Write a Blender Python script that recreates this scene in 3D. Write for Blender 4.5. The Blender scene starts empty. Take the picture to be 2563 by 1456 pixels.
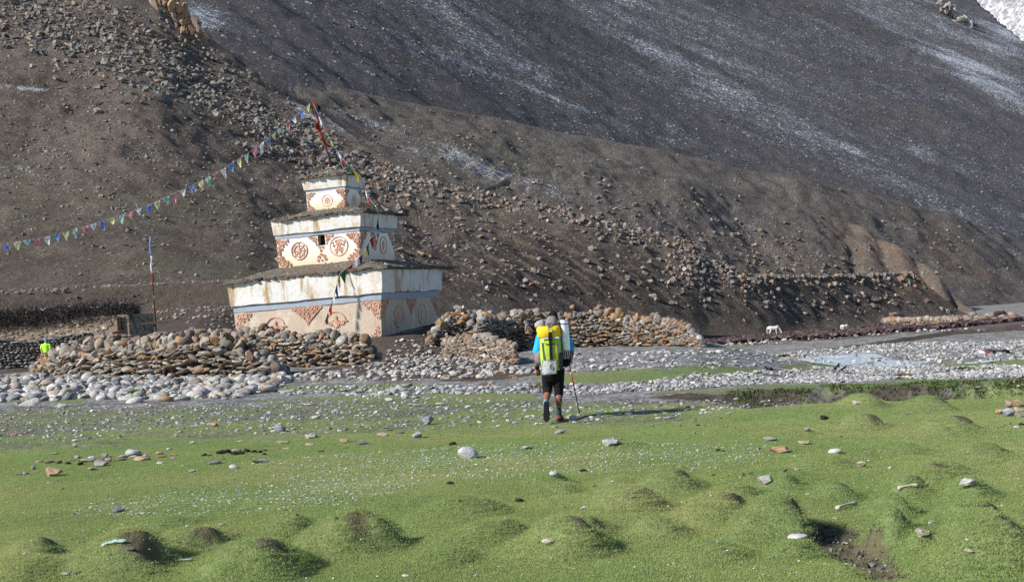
import bpy, bmesh, math, random
import numpy as np
from mathutils import Vector, Matrix, Euler

random.seed(11)
rng = np.random.default_rng(11)
R = math.radians
scene = bpy.context.scene
col = scene.collection

# ---------------------------------------------------------------- camera, sky, sun, exposure
F, CX, CY, ROLL, CAMZ = 3560.0, 1281.5, 728.0, 0.05, 2.12
CR, SR = math.cos(ROLL), math.sin(ROLL)
cam_data = bpy.data.cameras.new('camera')
cam_data.sensor_width = 36.0
cam_data.lens = F / 2563.0 * 36.0
cam_data.clip_start = 0.1
cam_data.clip_end = 6000
cam = bpy.data.objects.new('camera', cam_data)
col.objects.link(cam)
cam.matrix_world = Matrix(((CR, SR, 0, 0), (0, 0, -1, 0), (-SR, CR, 0, CAMZ), (0, 0, 0, 1)))
scene.camera = cam

SUN_EL, SUN_AZ = R(33), R(-117)          # azimuth measured from +Y towards +X: the sun stands to the left, a little behind
world = bpy.data.worlds.new('World')
scene.world = world
world.use_nodes = True
wn = world.node_tree.nodes
sky = wn.new('ShaderNodeTexSky')
sky.sky_type = 'NISHITA'
sky.sun_disc = False
sky.sun_elevation = SUN_EL
sky.sun_rotation = SUN_AZ
sky.altitude = 4000
sky.air_density = 1.0
sky.dust_density = 0.6
world.node_tree.links.new(sky.outputs[0], wn['Background'].inputs[0])
wn['Background'].inputs[1].default_value = 0.10
sd = bpy.data.lights.new('sun', 'SUN')
sd.energy = 4.2
sd.angle = R(4.0)
sd.color = (1.0, 0.965, 0.91)
sun = bpy.data.objects.new('sun', sd)
col.objects.link(sun)
sdir = Vector((math.sin(SUN_AZ) * math.cos(SUN_EL), math.cos(SUN_AZ) * math.cos(SUN_EL), math.sin(SUN_EL)))
sun.rotation_euler = sdir.to_track_quat('Z', 'Y').to_euler()
sun.location = (-40, -10, 40)
scene.view_settings.view_transform = 'Standard'
scene.view_settings.look = 'None'
scene.view_settings.exposure = 0.92
scene.view_settings.gamma = 1.0
scene.cycles.use_denoising = False
scene.cycles.max_bounces = 5

# ---------------------------------------------------------------- pixels <-> places (photo shown 2563 x 1456)
def pix(px, py, Y):
    dx, dy = px - CX, CY - py
    return np.array(((dx * CR + dy * SR) / F * Y, Y, CAMZ + (-dx * SR + dy * CR) / F * Y))

def proj(x, y, z):
    X, Z = x / y * F, (z - CAMZ) / y * F
    return CX + X * CR - Z * SR, CY - (X * SR + Z * CR)

# ---------------------------------------------------------------- noise and small maths
def sstep(a, b, x):
    t = np.clip((x - a) / (b - a), 0, 1)
    return t * t * (3 - 2 * t)

def _h(ix, iy, seed):
    n = (ix.astype(np.int64) * 374761393 + iy.astype(np.int64) * 668265263 + seed * 974711) & 0x7fffffff
    n = ((n ^ (n >> 13)) * 1274126177) & 0x7fffffff
    return ((n ^ (n >> 16)) & 0xffff) / 65535.0

def vnoise(x, y, seed=0):
    ix, iy = np.floor(x), np.floor(y)
    fx, fy = x - ix, y - iy
    fx, fy = fx * fx * (3 - 2 * fx), fy * fy * (3 - 2 * fy)
    a, b = _h(ix, iy, seed), _h(ix + 1, iy, seed)
    c, d = _h(ix, iy + 1, seed), _h(ix + 1, iy + 1, seed)
    return (a + (b - a) * fx) * (1 - fy) + (c + (d - c) * fx) * fy

def fbm(x, y, seed=0, octv=4):
    s, a, t = 0, 1.0, 0
    for k in range(octv):
        s = s + a * (vnoise(x * 2 ** k + 17.3 * k, y * 2 ** k - 9.1 * k, seed + k) - 0.5)
        t += a
        a *= 0.5
    return s / t * 2          # about -1..1

def inside(poly, x, y):
    r = np.zeros(np.shape(x), bool)
    n = len(poly)
    for i in range(n):
        x0, y0 = poly[i]
        x1, y1 = poly[(i + 1) % n]
        if y0 == y1:
            continue
        c = ((y0 > y) != (y1 > y)) & (x < (x1 - x0) * (y - y0) / (y1 - y0) + x0)
        r ^= c
    return r

# ---------------------------------------------------------------- the valley floor as a height function
# hummocks in the turf: (px, py, width px, height m, steepness of the right side)
HUMMOCKS = [(739, 1329, 120, .07), (480, 1372, 160, .10), (82, 1402, 140, .10), (302, 1426, 220, .14), (640, 1436, 200, .13), (860, 1378, 170, .10),
    (950, 1366, 120, .10), (895, 1322, 80, .06), (1377, 1200, 90, .07), (1190, 1276, 150, .07), (1593, 1268, 140, .10), (1453, 1334, 140, .09), (1412, 1378, 190, .14),
    (1644, 1327, 110, .07), (1682, 1211, 120, .10), (1802, 1290, 150, .11), (1966, 1320, 160, .15), (2226, 1350, 110, .13), (2448, 1326, 190, .14), (2167, 1059, 80, .10),
    (2379, 1066, 130, .10), (2339, 1014, 100, .12), (2167, 1006, 90, .09), (1952, 1210, 70, .07), (2277, 1233, 90, .09), (2229, 1268, 90, .09), (2094, 1233, 70, .07),
    (2375, 1174, 120, .07), (2320, 1190, 130, .08), (2310, 1380, 80, .09), (2500, 1426, 220, .16), (1992, 1382, 110, .06), (1394, 1216, 100, .05), (1130, 1400, 120, .04), (1850, 1230, 90, .05),
    (2430, 1235, 110, .09), (1250, 1340, 130, .04), (1780, 1390, 160, .06), (420, 1300, 150, .04), (2060, 1150, 120, .05), (2250, 1120, 120, .06), (2480, 1130, 120, .08), (1560, 1200, 110, .05), (980, 1270, 140, .04)]
def hum_world():
    out = []
    for (px, py, w, h) in HUMMOCKS:
        v = (-(px - CX) * SR + (CY - py - 12) * CR)
        Y = CAMZ * F / -v
        x = pix(px, py, Y)[0]
        wr = w / F * Y * 0.52
        out.append((x, Y + wr * .15, wr, h))
    return out
HW = hum_world()
_hr = np.random.default_rng(77)
for _ in range(70):          # many more low swellings between them
    _y = _hr.uniform(9.2, 15.5) if _hr.random() < .7 else _hr.uniform(15, 21)
    _x = _hr.uniform(-.36, .38) * _y
    if _y > 14 and _x < 1.0: continue
    HW.append((_x, _y, _hr.uniform(.16, .42), _hr.uniform(.015, .04)))
CH_C = (-6.79, 55.97)                     # centre of the chorten
CH_T = R(17.5)

LIPX = [0, 5, 11.4, 15.7, 20.8, 27.1, 32.6, 60, 200]
LIPY = [60, 64, 68, 74, 80, 88, 90, 92, 92]
def path_mask(x, y):
    """bare dirt path running through the turf, bottom right"""
    A, B = (2078, 1312), (2205, 1450)
    X0, X1 = [], []
    pts = []
    for (px, py) in (A, B):
        v = (-(px - CX) * SR + (CY - py) * CR)
        Y = CAMZ * F / -v
        pts.append((pix(px, py, Y)[0], Y))
    (ax, ay), (bx, by) = pts
    dx, dy = bx - ax, by - ay
    t = np.clip(((x - ax) * dx + (y - ay) * dy) / (dx * dx + dy * dy), 0, 1)
    d = np.hypot(x - ax - t * dx, y - ay - t * dy)
    return sstep(.31, .12, d + .16 * fbm(x * 2.2, y * 2.2, 71, 3))

def gz(x, y, detail=True):
    x = np.asarray(x, float)
    y = np.asarray(y, float)
    zc = np.interp(y, [0, 56, 75, 130, 230, 600], [0, 0, -.15, -.5, -5, -8])
    yg = y + .10 * fbm(x * 4.0, y * 3.0, 23, 3) * sstep(25.5, 26.3, y) * sstep(28, 27.2, y) + (.45 * fbm(x * .35, x * 0 + 2, 19, 3) + .18 * fbm(x * 1.6, x * 0 + 5, 20, 3)) * sstep(22.6, 24, y) * sstep(30, 28, y)
    zr = np.interp(yg, [0, 22.9, 23.5, 24.4, 26.65, 26.95, 27.3, 28.2, 32, 36, 50, 53.5, 66, 80, 95], [0, 0, -.10, -.62, -.62, -.16, -.07, -.10, -.28, -.55, -1.25, -1.56, -1.62, -1.9, -1.95])
    zf = np.interp(y, [60, 80, 95, 120, 165, 190, 230, 600], [-1.1, -1.45, -1.75, -2.75, -4.3, -4.75, -5.2, -9]) + np.clip(x - 30, -20, 40) * .03
    lip = np.interp(x, LIPX, LIPY) + .5 * fbm(x * .35, y * 0, 5, 3)
    k = sstep(-.15, .3, y - lip)
    zr = zr * (1 - k) + zf * k
    x0 = np.interp(y, [22, 28, 38, 48], [2.6, 2.6, 3.6, 6.2])
    x1 = np.interp(y, [22, 28, 38, 48, 80], [6.0, 6.8, 7.6, 11.5, 12.5])
    wr = sstep(0, 1, (x - x0) / (x1 - x0))
    z = zc * (1 - wr) + zr * wr
    # left terrace with a cut earth bank
    cut = 89 + .35 * (np.clip(x, -34, -16) + 25) + 1.2 * fbm(x * .12, x * 0 + 3, 9, 3)
    zl = np.interp(y, [0, 57, 62, 75, 86], [0, 0, .2, 1.0, 1.9]) + np.where(y > 86, 0.04 * (y - 86), 0)
    zl = zl + 1.5 * sstep(0, 1.5, y - cut) + np.where(y > 98, -(y - 98) * .3, 0)
    hol = np.exp(-(((x + 25.2) / 2.6) ** 2)) * sstep(80, 86, y) * sstep(91.5, 88, y)      # the bright scooped hollow
    zl = zl - .6 * hol
    wl = sstep(-12.5, -17.5, x)
    z = z * (1 - wl) + zl * wl
    # the mound that carries the chorten
    c, s = math.cos(CH_T), math.sin(CH_T)
    dx, dy = x - CH_C[0], y - CH_C[1]
    lx, ly = dx * c - dy * s, dx * s + dy * c
    d = np.maximum(np.abs(lx), np.abs(ly))
    r = np.hypot(np.maximum(np.abs(lx) - 2.9, 0), np.maximum(np.abs(ly) - 2.9, 0))
    z = z + (.66 + .055 * np.clip(y - 52, -1, 9)) * sstep(4.2, .5, r)
    # undulation
    z = z + .09 * fbm(x * .16, y * .16, 21, 3) * sstep(12, 30, y)
    near = sstep(30, 22, y)
    z = z + near * .05 * fbm(x * .6, y * .6, 31, 2)
    if detail:
        z = np.array(z, float)
        if np.any(y < 24):
            pm = path_mask(x, y)
            wx = x + .10 * fbm(x * 2.2, y * 2.2, 41, 2)
            wy = y + .14 * fbm(x * 1.9 + 7, y * 1.9, 42, 2)
            for (hx, hy, w, h) in HW:
                m = (np.abs(x - hx) < w * 3) & (np.abs(y - hy) < w * 4)
                if np.any(m):
                    ddx = wx[m] - hx
                    q = (ddx / (w * np.where(ddx > 0, .92, 1.3))) ** 2 + ((wy[m] - hy) / (w * 1.25)) ** 2
                    z[m] = z[m] + h * 2.05 * np.exp(-np.abs(q) ** 1.4) * (1 - .85 * pm[m])
        z = z - .07 * path_mask(x, y)
        z = z + .018 * fbm(x * 2.5, y * 2.5, 51, 3) * sstep(40, 15, y)
        z = z + .05 * fbm(x * 1.2, y * 1.2, 61, 3) * sstep(24, 34, y)
    return z

def place(px, py):
    """where the ray through a photo pixel meets the valley floor"""
    Y = np.concatenate([np.arange(6, 40, .02), np.arange(40, 260, .1)])
    p = pix(px, py, 1.0)
    xs, zs = p[0] * Y, CAMZ + (p[2] - CAMZ) * Y
    hit = np.nonzero(zs <= gz(xs, Y))[0]
    i = hit[0] if len(hit) else len(Y) - 1
    return Vector((xs[i], Y[i], float(gz(xs[i], Y[i]))))

def ppm(Y):
    return F / Y           # photo pixels per metre

# ---------------------------------------------------------------- objects
def tag(o, label=None, cat=None, group=None, kind=None):
    if label: o['label'] = label
    if cat: o['category'] = cat
    if group: o['group'] = group
    if kind: o['kind'] = kind
    return o

def new_obj(name, mesh, mat=None, parent=None, loc=(0, 0, 0), rot=(0, 0, 0), scale=(1, 1, 1)):
    o = bpy.data.objects.new(name, mesh)
    col.objects.link(o)
    if mesh is not None and mat is not None and len(mesh.materials) == 0:
        mesh.materials.append(mat)
    if parent is not None: o.parent = parent
    o.location, o.rotation_euler, o.scale = loc, rot, scale
    return o

def empty(name, loc=(0, 0, 0), rz=0):
    o = bpy.data.objects.new(name, None)
    o.empty_display_size = .2
    col.objects.link(o)
    o.location = loc
    o.rotation_euler = (0, 0, rz)
    return o

def np_mesh(name, V, Fs, smooth=False, cols=None, attrs=None):
    """V (n,3), Fs (m,3) or (m,4)"""
    V = np.asarray(V, np.float32)
    Fs = np.asarray(Fs, np.int32)
    k = Fs.shape[1]
    me = bpy.data.meshes.new(name)
    me.vertices.add(len(V))
    me.vertices.foreach_set('co', V.ravel())
    me.loops.add(Fs.size)
    me.loops.foreach_set('vertex_index', Fs.ravel())
    me.polygons.add(len(Fs))
    me.polygons.foreach_set('loop_start', np.arange(0, Fs.size, k, dtype=np.int32))
    me.polygons.foreach_set('use_smooth', np.full(len(Fs), smooth, bool))
    if cols is not None:
        a = me.attributes.new('tint', 'FLOAT_COLOR', 'POINT')
        c4 = np.ones((len(V), 4), np.float32)
        c4[:, :3] = cols
        a.data.foreach_set('color', c4.ravel())
    for n, v in (attrs or {}).items():
        a = me.attributes.new(n, 'FLOAT', 'POINT')
        a.data.foreach_set('value', np.asarray(v, np.float32).ravel())
    me.update(calc_edges=True)
    me.validate()
    return me

def grid_faces(nr, nc):
    i = np.arange(nr * nc).reshape(nr, nc)
    return np.stack([i[:-1, :-1], i[:-1, 1:], i[1:, 1:], i[1:, :-1]], -1).reshape(-1, 4)

def bm_mesh(name, bm, smooth=False):
    me = bpy.data.meshes.new(name)
    bm.normal_update()
    bm.to_mesh(me)
    bm.free()
    if smooth:
        me.polygons.foreach_set('use_smooth', np.ones(len(me.polygons), bool))
    return me

# ---------------------------------------------------------------- materials
def mat_base(name):
    m = bpy.data.materials.new(name)
    m.use_nodes = True
    nt = m.node_tree
    return m, nt, nt.nodes['Principled BSDF']

def N(nt, typ, **kw):
    n = nt.nodes.new(typ)
    for k, v in kw.items():
        setattr(n, k, v)
    return n

def noise_node(nt, scale, detail=4, rough=.6, vec=None):
    n = N(nt, 'ShaderNodeTexNoise')
    n.inputs['Scale'].default_value = scale
    n.inputs['Detail'].default_value = detail
    n.inputs['Roughness'].default_value = rough
    if vec is not None:
        nt.links.new(vec, n.inputs['Vector'])
    return n

def ramp(nt, sock, stops):
    r = N(nt, 'ShaderNodeValToRGB')
    els = r.color_ramp.elements
    while len(els) < len(stops):
        els.new(.5)
    for e, (p, c) in zip(els, stops):
        e.position = p
        e.color = c if isinstance(c, tuple) and len(c) == 4 else ((*c, 1) if isinstance(c, tuple) else (c, c, c, 1))
    nt.links.new(sock, r.inputs[0])
    return r.outputs[0]

def mixc(nt, fac, a, b, mode='MIX'):
    m = N(nt, 'ShaderNodeMix', data_type='RGBA', blend_type=mode)
    for sock, v in ((m.inputs[0], fac), (m.inputs[6], a), (m.inputs[7], b)):
        if isinstance(v, (int, float)): sock.default_value = v
        elif isinstance(v, tuple): sock.default_value = (*v, 1) if len(v) == 3 else v
        else: nt.links.new(v, sock)
    return m.outputs[2]

def math_n(nt, op, a, b=0.0, c=None, clamp=False):
    m = N(nt, 'ShaderNodeMath', operation=op)
    m.use_clamp = clamp
    for i, v in enumerate((a, b, c)):
        if v is None: continue
        if isinstance(v, (int, float)): m.inputs[i].default_value = v
        else: nt.links.new(v, m.inputs[i])
    return m.outputs[0]

def attr(nt, name, out='Fac'):
    a = N(nt, 'ShaderNodeAttribute', attribute_name=name)
    return a.outputs[out]

def coords(nt, scale=(1, 1, 1), rot=(0, 0, 0), which='Object'):
    t = N(nt, 'ShaderNodeTexCoord')
    mp = N(nt, 'ShaderNodeMapping')
    mp.inputs['Scale'].default_value = scale
    mp.inputs['Rotation'].default_value = rot
    nt.links.new(t.outputs[which], mp.inputs[0])
    return mp.outputs[0]

def bump(nt, bs, h, strength=.5, dist=.05):
    b = N(nt, 'ShaderNodeBump')
    b.inputs['Strength'].default_value = strength
    b.inputs['Distance'].default_value = dist
    nt.links.new(h, b.inputs['Height'])
    nt.links.new(b.outputs[0], bs.inputs['Normal'])

def simple(name, c, rough=.85, var=.25, scale=8, bmp=.0, bdist=.01, metallic=0, bscale=None, c2=None, c2amt=(.55, .7)):
    m, nt, bs = mat_base(name)
    v = coords(nt)
    n = noise_node(nt, scale, 5, .65, v)
    lo = tuple(max(0, x * (1 - var)) for x in c)
    hi = tuple(min(1, x * (1 + var)) for x in c)
    out = ramp(nt, n.outputs[0], [(.3, lo), (.7, hi)])
    if c2:
        n2 = noise_node(nt, scale * .45, 5, .65, v)
        out = mixc(nt, ramp(nt, n2.outputs[0], [(c2amt[0], 0.0), (c2amt[1], 1.0)]), out, c2)
    nt.links.new(out, bs.inputs['Base Color'])
    bs.inputs['Roughness'].default_value = rough
    bs.inputs['Metallic'].default_value = metallic
    bs.inputs['Specular IOR Level'].default_value = .25
    if bmp:
        nb = noise_node(nt, bscale or scale * 3, 6, .7, v)
        bump(nt, bs, nb.outputs[0], bmp, bdist)
    return m

def rock_material(name, source):
    """stone whose colour comes from the object (source='object') or from its vertices (source='tint')"""
    m, nt, bs = mat_base(name)
    if source == 'object':
        oi = N(nt, 'ShaderNodeObjectInfo')
        base = oi.outputs['Color']
        add = N(nt, 'ShaderNodeVectorMath', operation='SCALE')
        t = N(nt, 'ShaderNodeTexCoord')
        off = N(nt, 'ShaderNodeVectorMath', operation='ADD')
        nt.links.new(oi.outputs['Random'], add.inputs['Scale'])
        add.inputs[0].default_value = (31, 17, 23)
        nt.links.new(t.outputs['Object'], off.inputs[0])
        nt.links.new(add.outputs[0], off.inputs[1])
        v = off.outputs[0]
        sc = 1.0
    else:
        base = attr(nt, 'tint', 'Color')
        v = coords(nt)
        sc = 5.0
    n1 = noise_node(nt, 1.7 * sc, 6, .7, v)
    n2 = noise_node(nt, 5.5 * sc, 5, .75, v)
    dark = mixc(nt, 1.0, base, (.55, .52, .5), 'MULTIPLY')
    lite = mixc(nt, .07, base, (.75, .74, .7))
    o1 = mixc(nt, ramp(nt, n1.outputs[0], [(.35, 0.0), (.65, 1.0)]), dark, lite)
    o2 = mixc(nt, ramp(nt, n2.outputs[0], [(.56, 0.0), (.66, .55)]), o1, mixc(nt, 1.0, base, (.5, .5, .52), 'MULTIPLY'))
    nt.links.new(o2, bs.inputs['Base Color'])
    bs.inputs['Roughness'].default_value = .9
    bs.inputs['Specular IOR Level'].default_value = .2
    bump(nt, bs, n2.outputs[0], .5, .05 if source == 'object' else .02)
    return m

M = {}
M['rock'] = rock_material('stone', 'object')
M['rubble'] = rock_material('rubble', 'tint')
# ---------------------------------------------------------------- ground and hill materials
def grass_col(nt, v):
    n1 = noise_node(nt, .55, 4, .6, v)
    n2 = noise_node(nt, 6.0, 5, .7, v)
    n3 = noise_node(nt, 45.0, 3, .7, v)
    n0 = noise_node(nt, .22, 3, .5, v)
    a = ramp(nt, n1.outputs[0], [(.35, (.135, .180, .066)), (.65, (.185, .225, .085))])
    a = mixc(nt, ramp(nt, n0.outputs[0], [(.46, 0.0), (.62, .85)]), a, (.215, .215, .095))
    b = mixc(nt, ramp(nt, n2.outputs[0], [(.40, 0.0), (.72, .8)]), a, (.172, .205, .088))
    c = mixc(nt, ramp(nt, n3.outputs[0], [(.35, .85), (.55, 0.0)]), b, mixc(nt, 1.0, b, (.5, .55, .5), 'MULTIPLY'))
    return c, n2, n3

def ground_material():
    m, nt, bs = mat_base('ground')
    v = coords(nt)
    g, n2, n3 = grass_col(nt, v)
    # gravel
    vo = N(nt, 'ShaderNodeTexVoronoi')
    vo.inputs['Scale'].default_value = 9.0
    nt.links.new(v, vo.inputs['Vector'])
    gr = ramp(nt, vo.outputs['Color'], [(.1, (.12, .115, .11)), (.5, (.185, .18, .172)), (.95, (.38, .375, .36))])
    ng = noise_node(nt, 1.2, 4, .6, v)
    gr = mixc(nt, ramp(nt, ng.outputs[0], [(.45, 0.0), (.6, .8)]), gr, (.11, .102, .092))
    # dirt
    nd = noise_node(nt, 3.0, 6, .7, v)
    di = ramp(nt, nd.outputs[0], [(.3, (.045, .034, .028)), (.6, (.092, .072, .057)), (.8, (.16, .135, .11))])
    c = mixc(nt, attr(nt, 'dirt'), gr, di)
    # grass grows in through a noisy edge
    ga = attr(nt, 'grass')
    gm = math_n(nt, 'ADD', ga, math_n(nt, 'MULTIPLY', math_n(nt, 'SUBTRACT', n2.outputs[0], .5), 1.2))
    gm = ramp(nt, gm, [(.42, 0.0), (.62, 1.0)])
    c = mixc(nt, gm, c, g)
    # bare brown earth on path and hummocks, darkening right flanks as painted shade
    sc = math_n(nt, 'ADD', attr(nt, 'scuff_shade'), math_n(nt, 'MULTIPLY', math_n(nt, 'SUBTRACT', nd.outputs[0], .5), 1.5))
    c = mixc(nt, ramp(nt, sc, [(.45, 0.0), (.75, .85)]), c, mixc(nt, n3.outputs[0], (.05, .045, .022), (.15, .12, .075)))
    # heath soil
    c = mixc(nt, math_n(nt, 'MULTIPLY', attr(nt, 'heath'), .8), c, (.085, .062, .058))
    # hoar frost lying in flecks
    nf = noise_node(nt, 22.0, 4, .75, v)
    fr = math_n(nt, 'ADD', math_n(nt, 'MULTIPLY', attr(nt, 'frost'), .30), nf.outputs[0])
    c = mixc(nt, ramp(nt, fr, [(.80, 0.0), (.90, .75)]), c, (.75, .77, .8))
    nt.links.new(c, bs.inputs['Base Color'])
    bs.inputs['Roughness'].default_value = .95
    bs.inputs['Specular IOR Level'].default_value = .1
    hsum = math_n(nt, 'ADD', n3.outputs[0], math_n(nt, 'MULTIPLY', vo.outputs['Distance'], -1.2))
    bump(nt, bs, hsum, .55, .05)
    return m

def hill_material(name, base, dark, lite, green, red, fine=1.0, streak=(1, 1, 1), rot=(0, 0, 0), trails=0.0):
    m, nt, bs = mat_base(name)
    v = coords(nt)
    vs = coords(nt, streak, rot)
    n1 = noise_node(nt, .045 * fine, 5, .6, vs)
    n2 = noise_node(nt, .35 * fine, 6, .7, v)
    n3 = noise_node(nt, 1.9 * fine, 6, .8, v)
    c = mixc(nt, ramp(nt, n1.outputs[0], [(.38, 0.0), (.62, 1.0)]), base, dark)
    c = mixc(nt, ramp(nt, n2.outputs[0], [(.45, 0.0), (.7, .8)]), c, lite)
    c = mixc(nt, math_n(nt, 'MULTIPLY', attr(nt, 'green'), ramp(nt, n2.outputs[0], [(.3, .4), (.6, 1.0)])), c, green)
    c = mixc(nt, math_n(nt, 'MULTIPLY', attr(nt, 'soil'), .85), c, ramp(nt, n2.outputs[0], [(.3, (.036, .029, .024)), (.6, (.066, .052, .043)), (.75, (.10, .082, .068))]))  # dark soil, deepened to paint in shade the sunlit slope lacks
    c = mixc(nt, attr(nt, 'earth'), c, red)
    # loose stones too small to model: pale and dark flecks
    vo = N(nt, 'ShaderNodeTexVoronoi')
    vo.inputs['Scale'].default_value = 1.6 * fine
    nt.links.new(v, vo.inputs['Vector'])
    vo2 = N(nt, 'ShaderNodeTexVoronoi')
    vo2.inputs['Scale'].default_value = 3.4 * fine
    nt.links.new(v, vo2.inputs['Vector'])
    f1 = math_n(nt, 'MULTIPLY', ramp(nt, vo.outputs['Distance'], [(.22, 1.0), (.36, 0.0)]), ramp(nt, vo.outputs['Color'], [(.45, 0.0), (.75, .9)]))
    f1 = math_n(nt, 'MULTIPLY', f1, attr(nt, 'stony'))
    c = mixc(nt, f1, c, ramp(nt, vo.outputs['Color'], [(.3, (.26, .21, .17)), (.7, (.34, .30, .26))]))
    f2 = math_n(nt, 'MULTIPLY', ramp(nt, n3.outputs[0], [(.3, .75), (.5, 0.0)]), 1.0)
    c = mixc(nt, f2, c, mixc(nt, 1.0, c, (.4, .4, .42), 'MULTIPLY'))
    f3 = ramp(nt, vo2.outputs['Color'], [(.72, 0.0), (.9, .55)])
    c = mixc(nt, math_n(nt, 'MULTIPLY', f3, attr(nt, 'stony')), c, lite)
    if trails:
        w = N(nt, 'ShaderNodeTexWave', wave_type='BANDS', bands_direction='Y')
        w.inputs['Scale'].default_value = .22
        w.inputs['Distortion'].default_value = 9
        w.inputs['Detail'].default_value = 3
        w.inputs['Detail Scale'].default_value = .6
        nt.links.new(coords(nt, (.8, .6, 1), (0, 0, .5)), w.inputs['Vector'])
        tr = math_n(nt, 'MULTIPLY', ramp(nt, w.outputs[0], [(.74, 0.0), (.92, .75)]), trails)
        c = mixc(nt, math_n(nt, 'MULTIPLY', tr, attr(nt, 'trail')), c, (.17, .135, .105))
    # snow lying between the stones, in drifts
    ns = noise_node(nt, 1.3 * fine, 6, .85, v)
    ns2 = noise_node(nt, .10 * fine, 5, .7, vs)
    nsf = noise_node(nt, 5.0 * fine, 4, .8, v)
    s = math_n(nt, 'ADD', math_n(nt, 'MULTIPLY', ns.outputs[0], .85), math_n(nt, 'MULTIPLY', ns2.outputs[0], .55))
    s = math_n(nt, 'ADD', s, math_n(nt, 'MULTIPLY', nsf.outputs[0], .95))
    s = math_n(nt, 'ADD', s, math_n(nt, 'MULTIPLY', attr(nt, 'snow'), .26))
    c = mixc(nt, ramp(nt, math_n(nt, 'SUBTRACT', s, .8), [(.56, 0.0), (.66, .8)]), c, (.66, .70, .77))
    vos = N(nt, 'ShaderNodeTexVoronoi')
    vos.inputs['Scale'].default_value = 1.25 * fine
    nt.links.new(v, vos.inputs['Vector'])
    dots = math_n(nt, 'MULTIPLY', ramp(nt, vos.outputs['Distance'], [(.20, 1.0), (.34, 0.0)]), ramp(nt, math_n(nt, 'ADD', math_n(nt, 'MULTIPLY', vos.outputs['Color'], 1.0), math_n(nt, 'MULTIPLY', attr(nt, 'snow'), .45)), [(.72, 0.0), (.86, .8)]))
    dots = math_n(nt, 'MULTIPLY', dots, ramp(nt, ns2.outputs[0], [(.40, 0.0), (.58, 1.0)]))
    c = mixc(nt, math_n(nt, 'MULTIPLY', dots, attr(nt, 'chill')), c, (.62, .66, .74))
    nt.links.new(c, bs.inputs['Base Color'])
    bs.inputs['Roughness'].default_value = .95
    bs.inputs['Specular IOR Level'].default_value = .1
    h = math_n(nt, 'ADD', math_n(nt, 'MULTIPLY', n3.outputs[0], .7), math_n(nt, 'MULTIPLY', f1, .5))
    h = math_n(nt, 'ADD', h, n2.outputs[0])
    bump(nt, bs, h, 1.0, .7 / fine)
    return m

M['ground'] = ground_material()
M['moraine'] = hill_material('moraine', (.122, .099, .078), (.088, .071, .057), (.180, .150, .122), (.115, .11, .07), (.20, .115, .062), 1.3, trails=1.0)
M['fan'] = hill_material('scree_fan', (.122, .104, .090), (.088, .076, .067), (.175, .156, .140), (.11, .11, .07), (.165, .117, .082), 1.0, (.25, 1, 1))
M['mountain'] = hill_material('mountain', (.094, .087, .088), (.068, .064, .067), (.138, .130, .130), (.1, .1, .07), (.2, .12, .07), .75, (.10, .75, .75), (0, 0, .15))

def blob(px, py, items):
    r = np.zeros_like(px)
    for (x, y, a, b, ang, w) in items:
        c, s = math.cos(R(ang)), math.sin(R(ang))
        dx, dy = px - x, py - y
        u, v = dx * c + dy * s, -dx * s + dy * c
        r = np.maximum(r, w * np.exp(-(u / a) ** 2 - (v / b) ** 2))
    return r

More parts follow.
